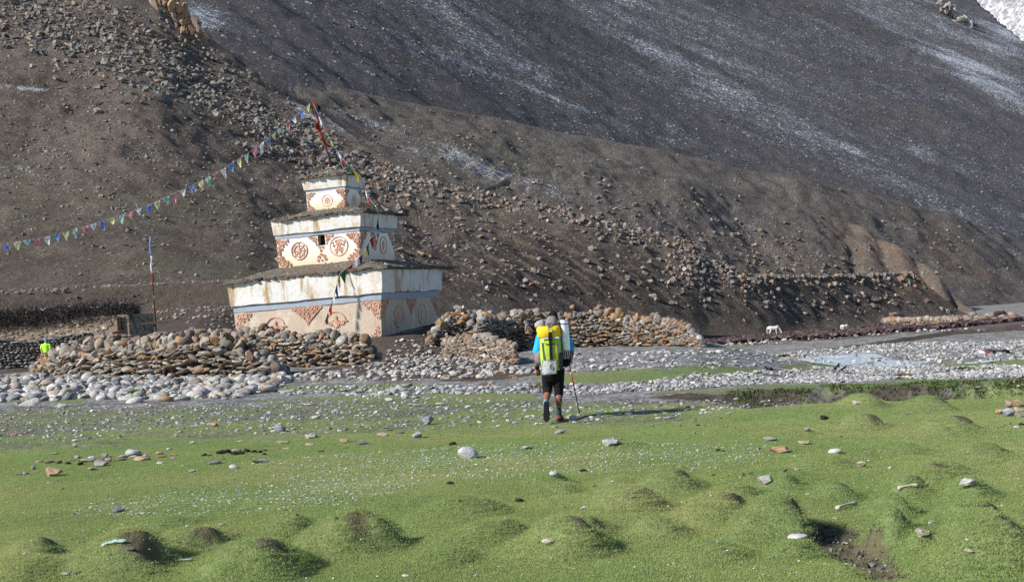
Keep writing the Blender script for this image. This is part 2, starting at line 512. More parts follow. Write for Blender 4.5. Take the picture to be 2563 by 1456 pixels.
# ---------------------------------------------------------------- ground sheet
def region_masks(x, y, z):
    px, py = proj(x, y, z)
    jx = px + 60 * fbm(x * .5, y * .3, 101, 4)
    jy = py + 16 * fbm(x * .7, y * .5, 111, 5)
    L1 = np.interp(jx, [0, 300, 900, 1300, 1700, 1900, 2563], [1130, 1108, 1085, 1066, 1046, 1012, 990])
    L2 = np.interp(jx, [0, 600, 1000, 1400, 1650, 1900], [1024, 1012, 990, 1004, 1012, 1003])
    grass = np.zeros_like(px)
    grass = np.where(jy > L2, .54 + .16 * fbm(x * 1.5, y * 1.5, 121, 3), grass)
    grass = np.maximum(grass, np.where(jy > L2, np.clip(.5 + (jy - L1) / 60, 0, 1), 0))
    polys = [[(0, 993), (215, 993), (215, 1004), (0, 1005)],
             [(690, 962), (800, 956), (1000, 958), (1110, 963), (1110, 970), (1000, 975), (850, 978), (700, 972)],
             [(640, 990), (1030, 984), (1200, 980), (1330, 984), (1320, 1002), (1000, 1000), (640, 998)],
             [(1300, 951), (1443, 934), (1530, 923), (1648, 926), (1757, 911), (1894, 918), (1920, 937), (1780, 950), (1640, 960), (1530, 964), (1413, 964)],
             [(1972, 917), (2030, 908), (2115, 915), (2100, 924), (1990, 926)],
             [(1640, 984), (1792, 968), (1920, 965), (2132, 960), (2371, 950), (2600, 943), (2600, 1010), (2030, 1012), (2010, 985), (1860, 975), (1700, 984)],
             [(2330, 912), (2563, 897), (2600, 896), (2600, 916), (2480, 922), (2350, 920)],
             [(1740, 868), (1790, 862), (1900, 858), (1900, 864), (1790, 872)]]
    for p in polys:
        grass = np.maximum(grass, .9 * inside(p, jx, jy))
    dirt = np.zeros_like(px)
    for p in [[(1640, 992), (1758, 984), (1860, 974), (1979, 977), (2034, 992), (2000, 1005), (1792, 1006), (1660, 1006)],
              [(930, 850), (1100, 795), (1130, 850), (1290, 915), (1370, 935), (1250, 948), (980, 946), (700, 950), (740, 930), (960, 905)],
              [(0, 560), (0, 940), (620, 830), (620, 560)]]:
        dirt = np.maximum(dirt, inside(p, jx, jy) * 1.0)
    dirt = np.where((y > 57) & (x < 9), 1.0, dirt)
    dirt = np.where((jy > L2) & (jy < L1), .55, dirt)  # thin grass strip: the dirt mix also paints a cloud's shade here
    gul = sstep(24.0, 25.0, y) * sstep(27.7, 27.2, y) * sstep(3.5, 4.5, x) * np.clip(.95 - .75 * sstep(6.5, 9.0, x) + 1.0 * fbm(x * .8, y * 1.2, 131, 4), 0, 1)
    dirt = np.maximum(dirt, gul)
    grass = grass * (1 - .8 * gul)
    lip = np.interp(x, LIPX, LIPY)
    bank = (np.abs(y - lip) < .55) & (x > 9)
    dirt = np.where(bank, 1.0, dirt)
    heath = inside([(1755, 866), (1880, 864), (2200, 838), (2420, 826), (2700, 822), (2700, 798), (2200, 806), (1800, 830), (1755, 840)], jx, jy) * 1.0 * (y > 88)
    grass = np.where((y > 72) & (x < -14), np.clip(.3 + .5 * fbm(x * .2, y * .2, 151, 3), 0, .55) * (y > 90.5), grass)
    frost = blob(px, py, [(1150, 1150, 450, 28, -3, 1.0), (850, 1215, 330, 40, -8, 1.0), (1650, 1140, 330, 22, 0, .8), (380, 1275, 200, 22, -3, .7), (60, 1330, 120, 20, 0, .4), (2000, 1150, 200, 14, 0, .5)])
    scuff_shade = 1.2 * path_mask(x, y)
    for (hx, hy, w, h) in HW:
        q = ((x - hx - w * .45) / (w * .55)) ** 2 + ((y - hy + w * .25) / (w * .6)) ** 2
        scuff_shade = np.maximum(scuff_shade, np.exp(-q) * min(1.15, h * 10))
    scuff_shade = np.where(y < 24, scuff_shade, 0)
    return dict(grass=grass, dirt=dirt, heath=heath, frost=frost, scuff_shade=scuff_shade)

def build_ground():
    ys = np.unique(np.concatenate([np.geomspace(1.2, 8.5, 30), np.geomspace(8.5, 22.5, 260), np.geomspace(22.5, 29, 70), np.geomspace(29, 100, 190), np.geomspace(100, 240, 60), np.geomspace(240, 2500, 12)]))
    us = np.concatenate([np.linspace(-2.2, -.46, 12), np.linspace(-.44, .46, 510), np.linspace(.48, 2.2, 12)])
    U, Y = np.meshgrid(us, ys)
    X = U * Y
    Z = gz(X, Y)
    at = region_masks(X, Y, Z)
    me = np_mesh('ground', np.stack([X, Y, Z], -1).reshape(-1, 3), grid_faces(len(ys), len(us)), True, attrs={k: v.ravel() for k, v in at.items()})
    o = new_obj('ground', me, M['ground'])
    tag(o, 'green hummocky meadow running into grey river gravel', 'ground', kind='structure')
    return o
build_ground()

# ---------------------------------------------------------------- river
def river():
    zw = -1.53
    def on(px, py):
        v = (-(px - CX) * SR + (CY - py) * CR)
        Y = (CAMZ - zw) * F / -v
        return pix(px, py, Y)
    top = [(2006, 898), (2064, 889), (2130, 885), (2185, 884), (2208, 891), (2240, 901), (2303, 903), (2405, 906), (2480, 901), (2563, 895), (2700, 886)]
    bot = [(2000, 899), (2030, 907), (2098, 916), (2166, 920), (2196, 920), (2240, 918), (2269, 917), (2371, 913), (2460, 907), (2563, 899), (2700, 890)]
    n = 90
    xs = np.linspace(0, len(top) - 1, n)
    V = []
    for t in xs:
        i = min(int(t), len(top) - 2)
        f = t - i
        a = on(*[top[i][k] * (1 - f) + top[i + 1][k] * f for k in (0, 1)])
        b = on(*[bot[i][k] * (1 - f) + bot[i + 1][k] * f for k in (0, 1)])
        for k in range(24):
            p = a + (b - a) * k / 23
            V.append((p[0], p[1], zw + .035 * fbm(np.array(p[0] * 1.3), np.array(p[1] * 2.2), 5, 3)))
    V = np.array(V)
    me = np_mesh('river', V, grid_faces(n, 24), True)
    m, nt, bs = mat_base('river_water')
    v = coords(nt, (1, 2, 1))
    n1 = noise_node(nt, 1.6, 5, .7, v)
    n2 = noise_node(nt, 3.2, 4, .7, v)
    c = ramp(nt, n1.outputs[0], [(.32, (.26, .33, .38)), (.52, (.42, .50, .54)), (.62, (.78, .82, .84))])
    nt.links.new(c, bs.inputs['Base Color'])
    bs.inputs['Roughness'].default_value = .18
    bump(nt, bs, n2.outputs[0], .6, .12)
    tag(new_obj('river', me, m), 'shallow pale blue glacial river running over gravel', 'river', kind='structure')
    return V
RIV = river()

# ---------------------------------------------------------------- hills
def loft(cols_, nc, nr, back=.5, amp=(.5, .2), seed=0, prof=1.1, furrow=0):
    """sheet between a foot line and a crest line, both given as photo pixel + distance; goes on downhill behind the crest"""
    k = [c[0] for c in cols_]
    t = np.linspace(k[0], k[-1], nc)
    fy = np.interp(t, k, [c[1] for c in cols_]); fd = np.interp(t, k, [c[2] for c in cols_])
    cy = np.interp(t, k, [c[3] for c in cols_]); cd = np.interp(t, k, [c[4] for c in cols_])
    sm = np.hanning(13); sm /= sm.sum()
    def smooth(a): return np.convolve(np.pad(a, 6, mode='edge'), sm, 'valid')
    cd, fd = smooth(cd), smooth(fd)
    Fp = np.stack([pix(t[i], fy[i], fd[i]) for i in range(nc)])
    Cp = np.stack([pix(t[i], cy[i], cd[i]) for i in range(nc)])
    Fp[:, 2] -= 1.2
    s = np.concatenate([[-.02], np.linspace(0, 1, nr) ** 1.0, 1 + np.linspace(.06, 1, 10) * .6])[:, None]
    sc = np.clip(s, 0, 1)
    P = Fp[None] * (1 - s[..., None]) + Cp[None] * s[..., None]
    dist = np.hypot(*(Cp - Fp)[:, :2].T)[None]
    z = Fp[None, :, 2] + (Cp - Fp)[None, :, 2] * sc ** prof
    z = z - np.maximum(s - 1, 0) * dist * back - np.where(s < 0, 9.0, 0)
    X, Y = P[..., 0], P[..., 1]
    fade = np.clip(sc * 3, 0, 1)
    nz = amp[0] * fbm(X * .12, Y * .12, seed, 4) + amp[1] * fbm(X * .7, Y * .7, seed + 9, 3)
    nz = nz * np.where(s > .97, .35, 1.0)
    Z = z + nz * fade
    if furrow:
        wv = np.abs(np.sin((t[None] + 60 * s + 14 * fbm(X * .3, Y * .3, 91, 2)) / 30.0))
        Z = Z - furrow * (1 - wv) * sstep(2080, 2180, t)[None] * fade * np.where(s > 1, .3, 1)
    return X, Y, Z

HILLS = {}
def hill(name, label, X, Y, Z, matkey, snow, green=(), earth=(), stony=(), trail=(), soil=()):
    px, py = proj(X, Y, Z)
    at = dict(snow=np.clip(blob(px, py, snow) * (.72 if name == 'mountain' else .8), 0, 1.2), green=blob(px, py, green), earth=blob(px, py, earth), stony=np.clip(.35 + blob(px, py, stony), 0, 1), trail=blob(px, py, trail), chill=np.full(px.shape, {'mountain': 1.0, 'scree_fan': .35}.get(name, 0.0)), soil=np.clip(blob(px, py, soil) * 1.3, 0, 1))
    me = np_mesh(name, np.stack([X, Y, Z], -1).reshape(-1, 3), grid_faces(*X.shape), True, attrs={k: v.ravel() for k, v in at.items()})
    o = new_obj(name, me, M[matkey])
    tag(o, label, 'hillside', kind='structure')
    HILLS[name] = (X, Y, Z, px, py)
    return o

H1 = [(-500, 688, 95, -130, 190), (0, 690, 96, -130, 190), (300, 693, 95, -60, 187), (400, 696, 95, -5, 184), (510, 699, 95, 100, 180), (610, 702, 96, 172, 176), (740, 715, 100, 250, 172), (830, 730, 103, 302, 167),
      (930, 750, 106, 372, 161), (1060, 775, 110, 450, 155), (1200, 785, 116, 476, 153), (1350, 792, 122, 510, 153), (1500, 797, 128, 545, 154), (1650, 803, 134, 582, 155), (1735, 806, 138, 605, 155), (1770, 808, 140, 650, 154), (1880, 810, 144, 692, 156),
      (2050, 808, 154, 690, 166), (2280, 803, 166, 682, 179), (2340, 798, 168, 728, 178), (2400, 795, 171, 776, 177), (2470, 806, 174, 806, 176)]
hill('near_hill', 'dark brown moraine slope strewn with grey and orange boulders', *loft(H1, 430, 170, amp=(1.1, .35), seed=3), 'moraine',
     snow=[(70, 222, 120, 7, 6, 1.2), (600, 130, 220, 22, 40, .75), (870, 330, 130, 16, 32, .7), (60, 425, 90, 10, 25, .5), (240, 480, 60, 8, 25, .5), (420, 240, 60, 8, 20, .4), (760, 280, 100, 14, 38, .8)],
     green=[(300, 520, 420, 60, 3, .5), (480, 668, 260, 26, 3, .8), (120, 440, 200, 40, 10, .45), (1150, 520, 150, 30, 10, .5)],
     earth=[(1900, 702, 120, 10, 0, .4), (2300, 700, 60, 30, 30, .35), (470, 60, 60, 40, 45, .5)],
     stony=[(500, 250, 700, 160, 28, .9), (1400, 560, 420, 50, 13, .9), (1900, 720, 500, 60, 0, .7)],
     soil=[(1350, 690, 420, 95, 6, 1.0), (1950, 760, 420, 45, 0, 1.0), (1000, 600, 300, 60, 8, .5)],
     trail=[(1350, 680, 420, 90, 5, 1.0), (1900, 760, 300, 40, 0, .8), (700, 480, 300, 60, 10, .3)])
H2 = [(480, 250, 193, 60, 199), (560, 300, 188, 120, 200), (700, 330, 180, 195, 203), (900, 450, 168, 232, 210), (1150, 560, 162, 277, 218), (1300, 600, 166, 314, 224), (1640, 680, 172, 372, 234), (1900, 790, 178, 428, 244), (2100, 790, 190, 464, 252),
      (2300, 800, 205, 514, 262), (2480, 800, 215, 572, 275), (2620, 800, 225, 628, 285), (2900, 800, 240, 730, 300)]
hill('scree_fan', 'grey brown scree fan below the snowy mountain slope', *loft(H2, 300, 120, amp=(1.8, .4), seed=23), 'fan',
     snow=[(900, 300, 200, 20, 22, .7), (1000, 360, 120, 20, 25, .6), (1250, 440, 200, 30, 22, .7), (1500, 500, 160, 20, 18, .5), (1150, 380, 100, 20, 20, .8), (1700, 470, 200, 20, 15, .5), (2450, 600, 100, 20, 15, .3)],
     green=[(1300, 420, 300, 60, 15, .5)], earth=[(2340, 610, 120, 26, 40, .55), (2480, 700, 60, 18, 50, .45)], stony=[(1300, 450, 500, 120, 15, .7)])
H3 = [(1150, 600, 176, 500, 180), (1300, 640, 172, 425, 190), (1500, 680, 170, 420, 198), (1700, 720, 172, 444, 205), (1900, 800, 176, 499, 212), (2130, 800, 185, 549, 214), (2230, 800, 187, 602, 207), (2320, 800, 188, 662, 200), (2420, 800, 188, 765, 193), (2500, 812, 190, 808, 191)]
hill('scree_tongue', 'rounded tongue of grey scree ending in a red earth gully', *loft(H3, 320, 110, amp=(1.3, .4), seed=43, furrow=1.3), 'fan',
     snow=[(1350, 470, 150, 25, 20, .6), (1600, 540, 120, 20, 18, .5), (1850, 560, 120, 14, 15, .4)],
     green=[(1950, 680, 200, 30, 3, .7)], earth=[(2230, 630, 130, 40, 48, .65), (2330, 690, 120, 40, 48, .62), (2150, 620, 90, 44, 45, .5), (1950, 640, 160, 20, 15, .3)], stony=[(1700, 600, 500, 100, 15, .8)])

def mountain():
    us = np.linspace(-.34, .52, 390)
    ys = np.geomspace(178, 1000, 290)
    U, Y = np.meshgrid(us, ys)
    X = U * Y
    Z = -84.5 + .45 * Y - .4706 * X + 2e-4 * np.clip(Y - 330, 0, 600) ** 2
    Z += 13 * sstep(.16, -.20, U)
    # long ribs and shallow gullies running down to the right
    q = Y * .97 + X * .22
    Z += 3.2 * fbm(q * .028, X * .006, 63, 4) + 1.2 * fbm(q * .11, X * .03, 64, 3) + .5 * fbm(X * .3, Y * .3, 65, 3)
    px, py = proj(X, Y, Z)
    pc = np.interp(px, [2350, 2440, 2563, 2750], [-90, 2, 108, 270])
    over = (py < pc)
    for j in range(X.shape[1]):
        k = np.nonzero(over[:, j])[0]
        if len(k) and us[j] > .25:
            i0 = k[0]
            Z[i0:, j] = Z[i0, j] - .7 * (Y[i0:, j] - Y[i0, j])
    return X, Y, Z
hill('mountain', 'huge dark scree mountainside dusted with streaks of snow', *mountain(), 'mountain',
     snow=[(2250, 60, 460, 110, 28, .75), (2470, 190, 280, 60, 30, 1.1), (1400, 250, 360, 12, 21, 1.0), (1700, 110, 600, 130, 18, .62), (1000, 110, 160, 26, 28, .7), (500, 40, 60, 60, 60, .8), (1150, 40, 330, 80, 20, .55), (1300, 190, 300, 60, 20, .55),
           (1950, 300, 560, 110, 22, .62), (2300, 380, 60, 20, 20, .9), (2400, 540, 100, 20, 15, .6), (2563, 60, 120, 220, 50, 1.0), (1200, 340, 260, 26, 18, .55), (2250, 450, 260, 40, 18, .5)],
     stony=[(1700, 250, 1400, 500, 0, .5)])

def far_ridge():
    px, py = np.meshgrid(np.linspace(2250, 2900, 60), np.linspace(420, -260, 60))
    D = 1600 - (px - 2500) * .75 + (CY - py) * .55
    P = np.stack([pix(a, b, c) for a, b, c in zip(px.ravel(), py.ravel(), D.ravel())])
    X, Y, Z = (P[:, i].reshape(px.shape) for i in range(3))
    Z = Z + 14 * fbm(X * .02, Y * .02, 83, 4)
    return X, Y, Z
m, nt, bs = mat_base('snow_slope')
v = coords(nt)
n = noise_node(nt, .12, 8, .85, v)
nt.links.new(ramp(nt, n.outputs[0], [(.46, (.16, .145, .14)), (.60, (.52, .54, .57))]), bs.inputs['Base Color'])
bump(nt, bs, n.outputs[0], .6, 2.0)
M['snow_slope'] = m
hill('snow_ridge', 'sunlit snow covered ridge behind the mountain', *far_ridge(), 'snow_slope', snow=[])
# ---------------------------------------------------------------- stones
def ico(sub):
    bm = bmesh.new()
    bmesh.ops.create_icosphere(bm, subdivisions=sub, radius=1)
    V = np.array([v.co[:] for v in bm.verts])
    Fc = np.array([[v.index for v in f.verts] for f in bm.faces])
    bm.free()
    return V, Fc
ICO1, ICO2, ICO3 = ico(1), ico(2), ico(3)

def rock_shape(rs, kind='round', lvl=2):
    V, Fc = (ICO1, ICO2, ICO3)[lvl - 1]
    V = V.copy()
    if kind == 'round':
        for _ in range(5):
            d = rs.normal(size=3); d /= np.linalg.norm(d)
            V = V * (1 + rs.uniform(-.22, .22) * np.clip(V @ d, -1, 1)[:, None] ** 2)
        for _ in range(2):
            d = rs.normal(size=3); d /= np.linalg.norm(d)
            lim = rs.uniform(.65, .85)
            e = V @ d
            V = V - np.maximum(e - lim, 0)[:, None] * d * .8
    else:
        V = V * rs.uniform(.92, 1.08, (len(V), 1))
        for _ in range(9 if kind == 'angular' else 6):
            d = rs.normal(size=3); d /= np.linalg.norm(d)
            lim = rs.uniform(.38, .68)
            e = V @ d
            V = V - np.maximum(e - lim, 0)[:, None] * d
    V = V - (V.max(0) + V.min(0)) / 2
    V = V / (V.max(0) - V.min(0)) * 2
    return V, Fc

def block_shape(rs):
    V = np.array([(x, y, z) for x in (-1, 1) for y in (-1, 1) for z in (-1, 1)], float)
    V = V * rs.uniform(.55, 1.15, (8, 3)) + rs.uniform(-.18, .18, (8, 3))
    Fc = np.array([(0, 1, 3), (0, 3, 2), (4, 6, 7), (4, 7, 5), (0, 4, 5), (0, 5, 1), (2, 3, 7), (2, 7, 6), (0, 2, 6), (0, 6, 4), (1, 5, 7), (1, 7, 3)])
    q, _ = np.linalg.qr(rs.normal(size=(3, 3)))
    V = V @ q
    V = V - (V.max(0) + V.min(0)) / 2
    return V / (V.max(0) - V.min(0)) * 2, Fc

rs0 = np.random.default_rng(5)
SH_ROUND1 = [rock_shape(rs0, 'round', 1) for _ in range(6)]
SH_ANG1 = [rock_shape(rs0, 'angular', 1) for _ in range(8)]
SH_ROUND2 = [rock_shape(rs0, 'round', 2) for _ in range(10)]
SH_ANG2 = [rock_shape(rs0, 'angular', 2) for _ in range(10)]
SH_BLOCK = [block_shape(rs0) for _ in range(14)]
SH_ANG3 = [rock_shape(rs0, 'angular', 3) for _ in range(5)]
SH_ROUND3 = [rock_shape(rs0, 'round', 3) for _ in range(5)]
_rm = {}
def rock_mesh(kind, lvl, i):
    key = (kind, lvl, i)
    if key not in _rm:
        lst = {('round', 2): SH_ROUND2, ('angular', 2): SH_ANG2, ('round', 3): SH_ROUND3, ('angular', 3): SH_ANG3, ('angular', 1): SH_ANG1, ('round', 1): SH_ROUND1, ('block', 1): SH_BLOCK}[(kind, lvl)]
        V, Fc = lst[i % len(lst)]
        if lvl == 3:
            V = V + .045 * np.stack([fbm(V[:, 0] * 4 + k * 9, V[:, 1] * 4 + V[:, 2] * 3, 7 + i, 3) for k in range(3)], -1)
        me = np_mesh('stone', V, Fc, kind == 'round')
        me.materials.append(M['rock'])
        _rm[key] = me
    return _rm[key]
def n_var(kind, lvl):
    return len({('round', 2): SH_ROUND2, ('angular', 2): SH_ANG2, ('round', 3): SH_ROUND3, ('angular', 3): SH_ANG3, ('angular', 1): SH_ANG1, ('round', 1): SH_ROUND1, ('block', 1): SH_BLOCK}[(kind, lvl)])

def eul(rx, ry, rz):
    cx, sx, cy, sy, cz, sz = np.cos(rx), np.sin(rx), np.cos(ry), np.sin(ry), np.cos(rz), np.sin(rz)
    m = np.empty((len(rx), 3, 3))
    m[:, 0, 0] = cz * cy; m[:, 0, 1] = cz * sy * sx - sz * cx; m[:, 0, 2] = cz * sy * cx + sz * sx
    m[:, 1, 0] = sz * cy; m[:, 1, 1] = sz * sy * sx + cz * cx; m[:, 1, 2] = sz * sy * cx - cz * sx
    m[:, 2, 0] = -sy; m[:, 2, 1] = cy * sx; m[:, 2, 2] = cy * cx
    return m

def scatter(name, P, S, E, C, shapes, mat=None, parent=None, smooth=False):
    """all small stones of one kind as one mesh: P places, S half sizes, E euler angles, C colours"""
    P, S, E, C = (np.asarray(a, float) for a in (P, S, E, C))
    vi = rng.integers(0, len(shapes), len(P))
    Vs, Fs, Cs, off = [], [], [], 0
    Rm = eul(E[:, 0], E[:, 1], E[:, 2])
    for k, (V, Fc) in enumerate(shapes):
        idx = np.nonzero(vi == k)[0]
        if not len(idx): continue
        W = V[None] * S[idx][:, None]
        W = np.einsum('nij,nvj->nvi', Rm[idx], W) + P[idx][:, None]
        Vs.append(W.reshape(-1, 3))
        Fs.append((Fc[None] + (off + np.arange(len(idx)) * len(V))[:, None, None]).reshape(-1, Fc.shape[1]))
        Cs.append(np.repeat(C[idx], len(V), 0))
        off += len(idx) * len(V)
    me = np_mesh(name, np.concatenate(Vs), np.concatenate(Fs), smooth, np.concatenate(Cs))
    o = new_obj(name, me, mat or M['rubble'], parent)
    o['kind'] = 'stuff'
    return o

PAL_WALL = [((0.284, 0.232, 0.172), 6), ((0.344, 0.284, 0.215), 5), ((0.181, 0.159, 0.138), 4), ((0.387, 0.344, 0.292), 3), ((0.172, 0.099, 0.047), 3), ((0.284, 0.163, 0.073), 3), ((0.129, 0.103, 0.082), 4), ((0.430, 0.413, 0.387), 1), ((0.215, 0.202, 0.189), 3)]
PAL_LICHEN = [((.27, .16, .075), 4), ((.33, .19, .075), 2), ((.22, .155, .10), 4), ((.30, .27, .23), 4), ((.20, .18, .16), 5), ((.38, .35, .31), 2), ((.14, .115, .09), 4)]
PAL_WHITE = [((0.412, 0.388, 0.356), 5), ((0.475, 0.459, 0.436), 4), ((0.317, 0.301, 0.285), 4), ((0.356, 0.301, 0.238), 2), ((0.221, 0.221, 0.226), 3), ((0.333, 0.221, 0.135), 1)]
PAL_RIVER = [((.40, .40, .39), 5), ((.50, .50, .49), 3), ((.29, .29, .29), 5), ((.21, .21, .215), 4), ((.38, .34, .29), 1)]
PAL_MORAINE = [((0.224, 0.187, 0.150), 4), ((0.269, 0.209, 0.157), 3), ((0.247, 0.150, 0.090), 2), ((0.180, 0.165, 0.150), 3), ((0.314, 0.284, 0.247), 2), ((0.135, 0.120, 0.113), 3)]
PAL_TALUS = [((0.170, 0.157, 0.140), 5), ((0.128, 0.119, 0.111), 4), ((0.221, 0.200, 0.170), 4), ((0.238, 0.162, 0.111), 1.5), ((0.281, 0.230, 0.178), 1)]
PAL_FAR = [((0.195, 0.165, 0.143), 4), ((0.120, 0.109, 0.101), 5), ((0.255, 0.225, 0.195), 2), ((0.225, 0.150, 0.098), 1)]
def pick(pal, n):
    w = np.array([p[1] for p in pal], float)
    c = np.array([p[0] for p in pal])[rng.choice(len(pal), n, p=w / w.sum())]
    return np.clip(c * rng.uniform(.8, 1.2, (n, 1)) * (1 + rng.uniform(-.05, .05, (n, 3))), 0, .85)

def stone_obj(name, P, S, E, C, kind, lvl, parent=None, i=None):
    me = rock_mesh(kind, lvl, random.randrange(n_var(kind, lvl)) if i is None else i)
    o = new_obj(name, me, None, parent, tuple(P), tuple(E), tuple(S))
    o.color = (*[float(v) for v in C], 1)
    return o

# ---------------------------------------------------------------- dry stone walls
def dry_wall(name, label, group, sections, keep=300, loc=None):
    """sections: list of (points [(px, base py, top py)], half thickness, coursed share, stone length range, palette, lift)"""
    allP, allS, allE, allC = [], [], [], []
    cores = []
    for (pts, T, coursed, ln, pal, over) in sections:
        base = [place(p[0], p[1]) for p in pts]
        # the wall's front foot follows the pixels; its middle line stands half a thickness behind
        x = np.array([b.x for b in base]); y = np.array([b.y for b in base])
        y = np.polyval(np.polyfit(x, y, 2 if len(x) > 5 else 1), x)
        z0 = gz(x, y, False)
        hts = []
        for p, b in zip(pts, base):
            yy = b.y + T * .8
            hts.append(max(.15, pix(p[0], p[2], yy)[2] - float(gz(b.x, b.y, False))))
        hts = np.array(hts)
        seg = np.r_[0, np.cumsum(np.hypot(np.diff(x), np.diff(y)))]
        L = seg[-1]
        def at(s):
            return np.interp(s, seg, x), np.interp(s, seg, y) , np.interp(s, seg, z0), np.interp(s, seg, hts)
        def taper(s):
            e = np.clip(np.minimum(s, L - s) / .55, 0.02, 1)
            return np.sqrt(1 - (1 - e) ** 2)
        def surf(s, ph):
            cx, cy, cz, h = at(s)
            k = taper(s)
            front = np.sign(np.cos(ph)) * np.abs(np.cos(ph)) ** .55
            up = np.abs(np.sin(ph)) ** .9
            hn = h * (.3 + .7 * k) * (1 + .20 * fbm(s * 1.1, ph * 1.2, 17, 3))
            return cx, cy + T - front * T * (.45 + .55 * k), cz + hn * up
        # rows of stones up the front and over the top
        ph = .05
        while ph < 2.1:
            h_mean = float(np.mean(hts))
            cur = ph / 1.57
            big = cur > coursed
            s = -.05 + random.uniform(0, .2)
            row_h = random.uniform(.85, 1.1) * (ln[0] * .62 if not big else ln[1] * .46)
            while s < L + .05:
                a = random.uniform(*ln) * (1.0 if not big else random.uniform(.8, 1.35)) * .5
                if random.random() < .35: a *= random.uniform(.45, .75)
                b = min(a * (random.uniform(.32, .66) if not big else random.uniform(.4, .8)), row_h * .5 * random.uniform(.85, 1.4) * (1.25 if big else 1))
                c = a * random.uniform(.7, 1.1)
                sc = np.clip(s + a, 0, L)
                X, Yv, Z = (float(q) for q in surf(np.array(sc), np.array(ph + random.gauss(0, .28 * row_h / max(h_mean, .4)))))
                if big:
                    E = (random.gauss(0, .5) - .3 * (cur < 1), random.gauss(0, .55), random.gauss(0, .8))
                    b *= random.uniform(.9, 1.4)
                else:
                    E = (random.gauss(0, .22), random.gauss(0, .24), random.gauss(0, .4))
                allP.append((X, Yv + random.uniform(-.09, .05), Z + random.gauss(0, .02) + (random.uniform(0, .12) if big and cur > .8 else 0)))
                allS.append((a * 1.04, c, b * 1.12)); allE.append(E); allC.append(pick(pal, 1)[0])
                s += 2 * a * random.uniform(.86, 1.0)
            ph += row_h / max(h_mean, .4) * (.92 if ph < 1.2 else .75)
        n, mm = 60, 14
        ss = np.linspace(0, L, n); pp = np.linspace(-.05, 3.1, mm)
        SS, PP = np.meshgrid(ss, pp)
        cx, cyv, cz = surf(SS, PP)
        mx, my, mz, mh = at(SS)
        cores.append(np.stack([cx, my + T + (cyv - my - T) * .86, mz - .05 + (cz - mz) * .90], -1).reshape(-1, 3))
    P, S, E, C = map(np.array, (allP, allS, allE, allC))
    px, py = proj(P[:, 0], P[:, 1], P[:, 2])
    vis = (S[:, 0] * S[:, 2]) / P[:, 1] ** 2 * np.where((px > -40) & (px < 2600), 1, .1)
    order = np.argsort(-vis)
    c0 = P.mean(0)
    root = empty(name, (c0[0], c0[1], float(gz(c0[0], c0[1]))))
    off = np.array(root.location)
    tag(root, label, 'stone wall', group, 'thing')
    for k, cv in enumerate(cores):
        me = np_mesh('core', cv - off, grid_faces(14, 60), True)
        new_obj('core', me, M['core'], root)
    for i in order[:keep]:
        stone_obj('stone', P[i] - off, S[i], E[i], C[i], 'round' if random.random() < .45 else 'angular', 2, root)
    if len(order) > keep:
        j = order[keep:]
        scatter('small_stones', P[j] - off, S[j], E[j], C[j], SH_ROUND1 + SH_ANG1, None, root, False)
    return root
M['core'] = simple('wall_core', (.05, .042, .035), .95, .4, 6, .8, .05)

dry_wall('mani_wall', 'long low wall of tan river cobbles running in front of the chorten', 'mani walls', [
    ([(64, 946, 928), (100, 946, 902), (130, 946, 884), (180, 947, 868), (222, 947, 858), (280, 948, 858), (342, 948, 855), (410, 948, 845), (480, 948, 842), (550, 947, 846), (600, 947, 866), (650, 946, 890), (700, 943, 918)], .75, .55, (.17, .46), PAL_WALL, 0),
    ([(440, 922, 846), (520, 921, 838), (580, 920, 836), (640, 920, 832), (720, 921, 836), (800, 919, 842), (870, 916, 846), (920, 912, 858), (950, 908, 884)], .6, .75, (.15, .34), PAL_WALL, 0)], 300)
dry_wall('mani_wall', 'lichen orange stone wall heaped up behind the hiker', 'mani walls', [
    ([(1112, 880, 850), (1150, 898, 852), (1200, 909, 852), (1250, 912, 856), (1292, 908, 868)], .5, .85, (.13, .28), PAL_WALL, 0),
    ([(1070, 862, 850), (1100, 866, 818), (1125, 867, 790), (1150, 868, 774), (1200, 870, 788), (1260, 874, 792), (1330, 878, 800)], 1.1, .45, (.15, .36), PAL_LICHEN, 0),
    ([(1190, 890, 812), (1260, 886, 800), (1330, 880, 786), (1400, 872, 792), (1470, 866, 796), (1510, 866, 778), (1560, 866, 788), (1605, 866, 800), (1645, 867, 796), (1700, 868, 808), (1740, 869, 830), (1760, 869, 858)], .6, .72, (.12, .30), PAL_LICHEN, 0)], 300)
dry_wall('field_wall', 'short ruined wall of orange stones behind the grazing white pony', None, [
    ([(2196, 818, 802), (2230, 817, 803), (2300, 816, 801), (2385, 814, 800)], .4, .9, (.28, .6), PAL_LICHEN, 0)], 160)

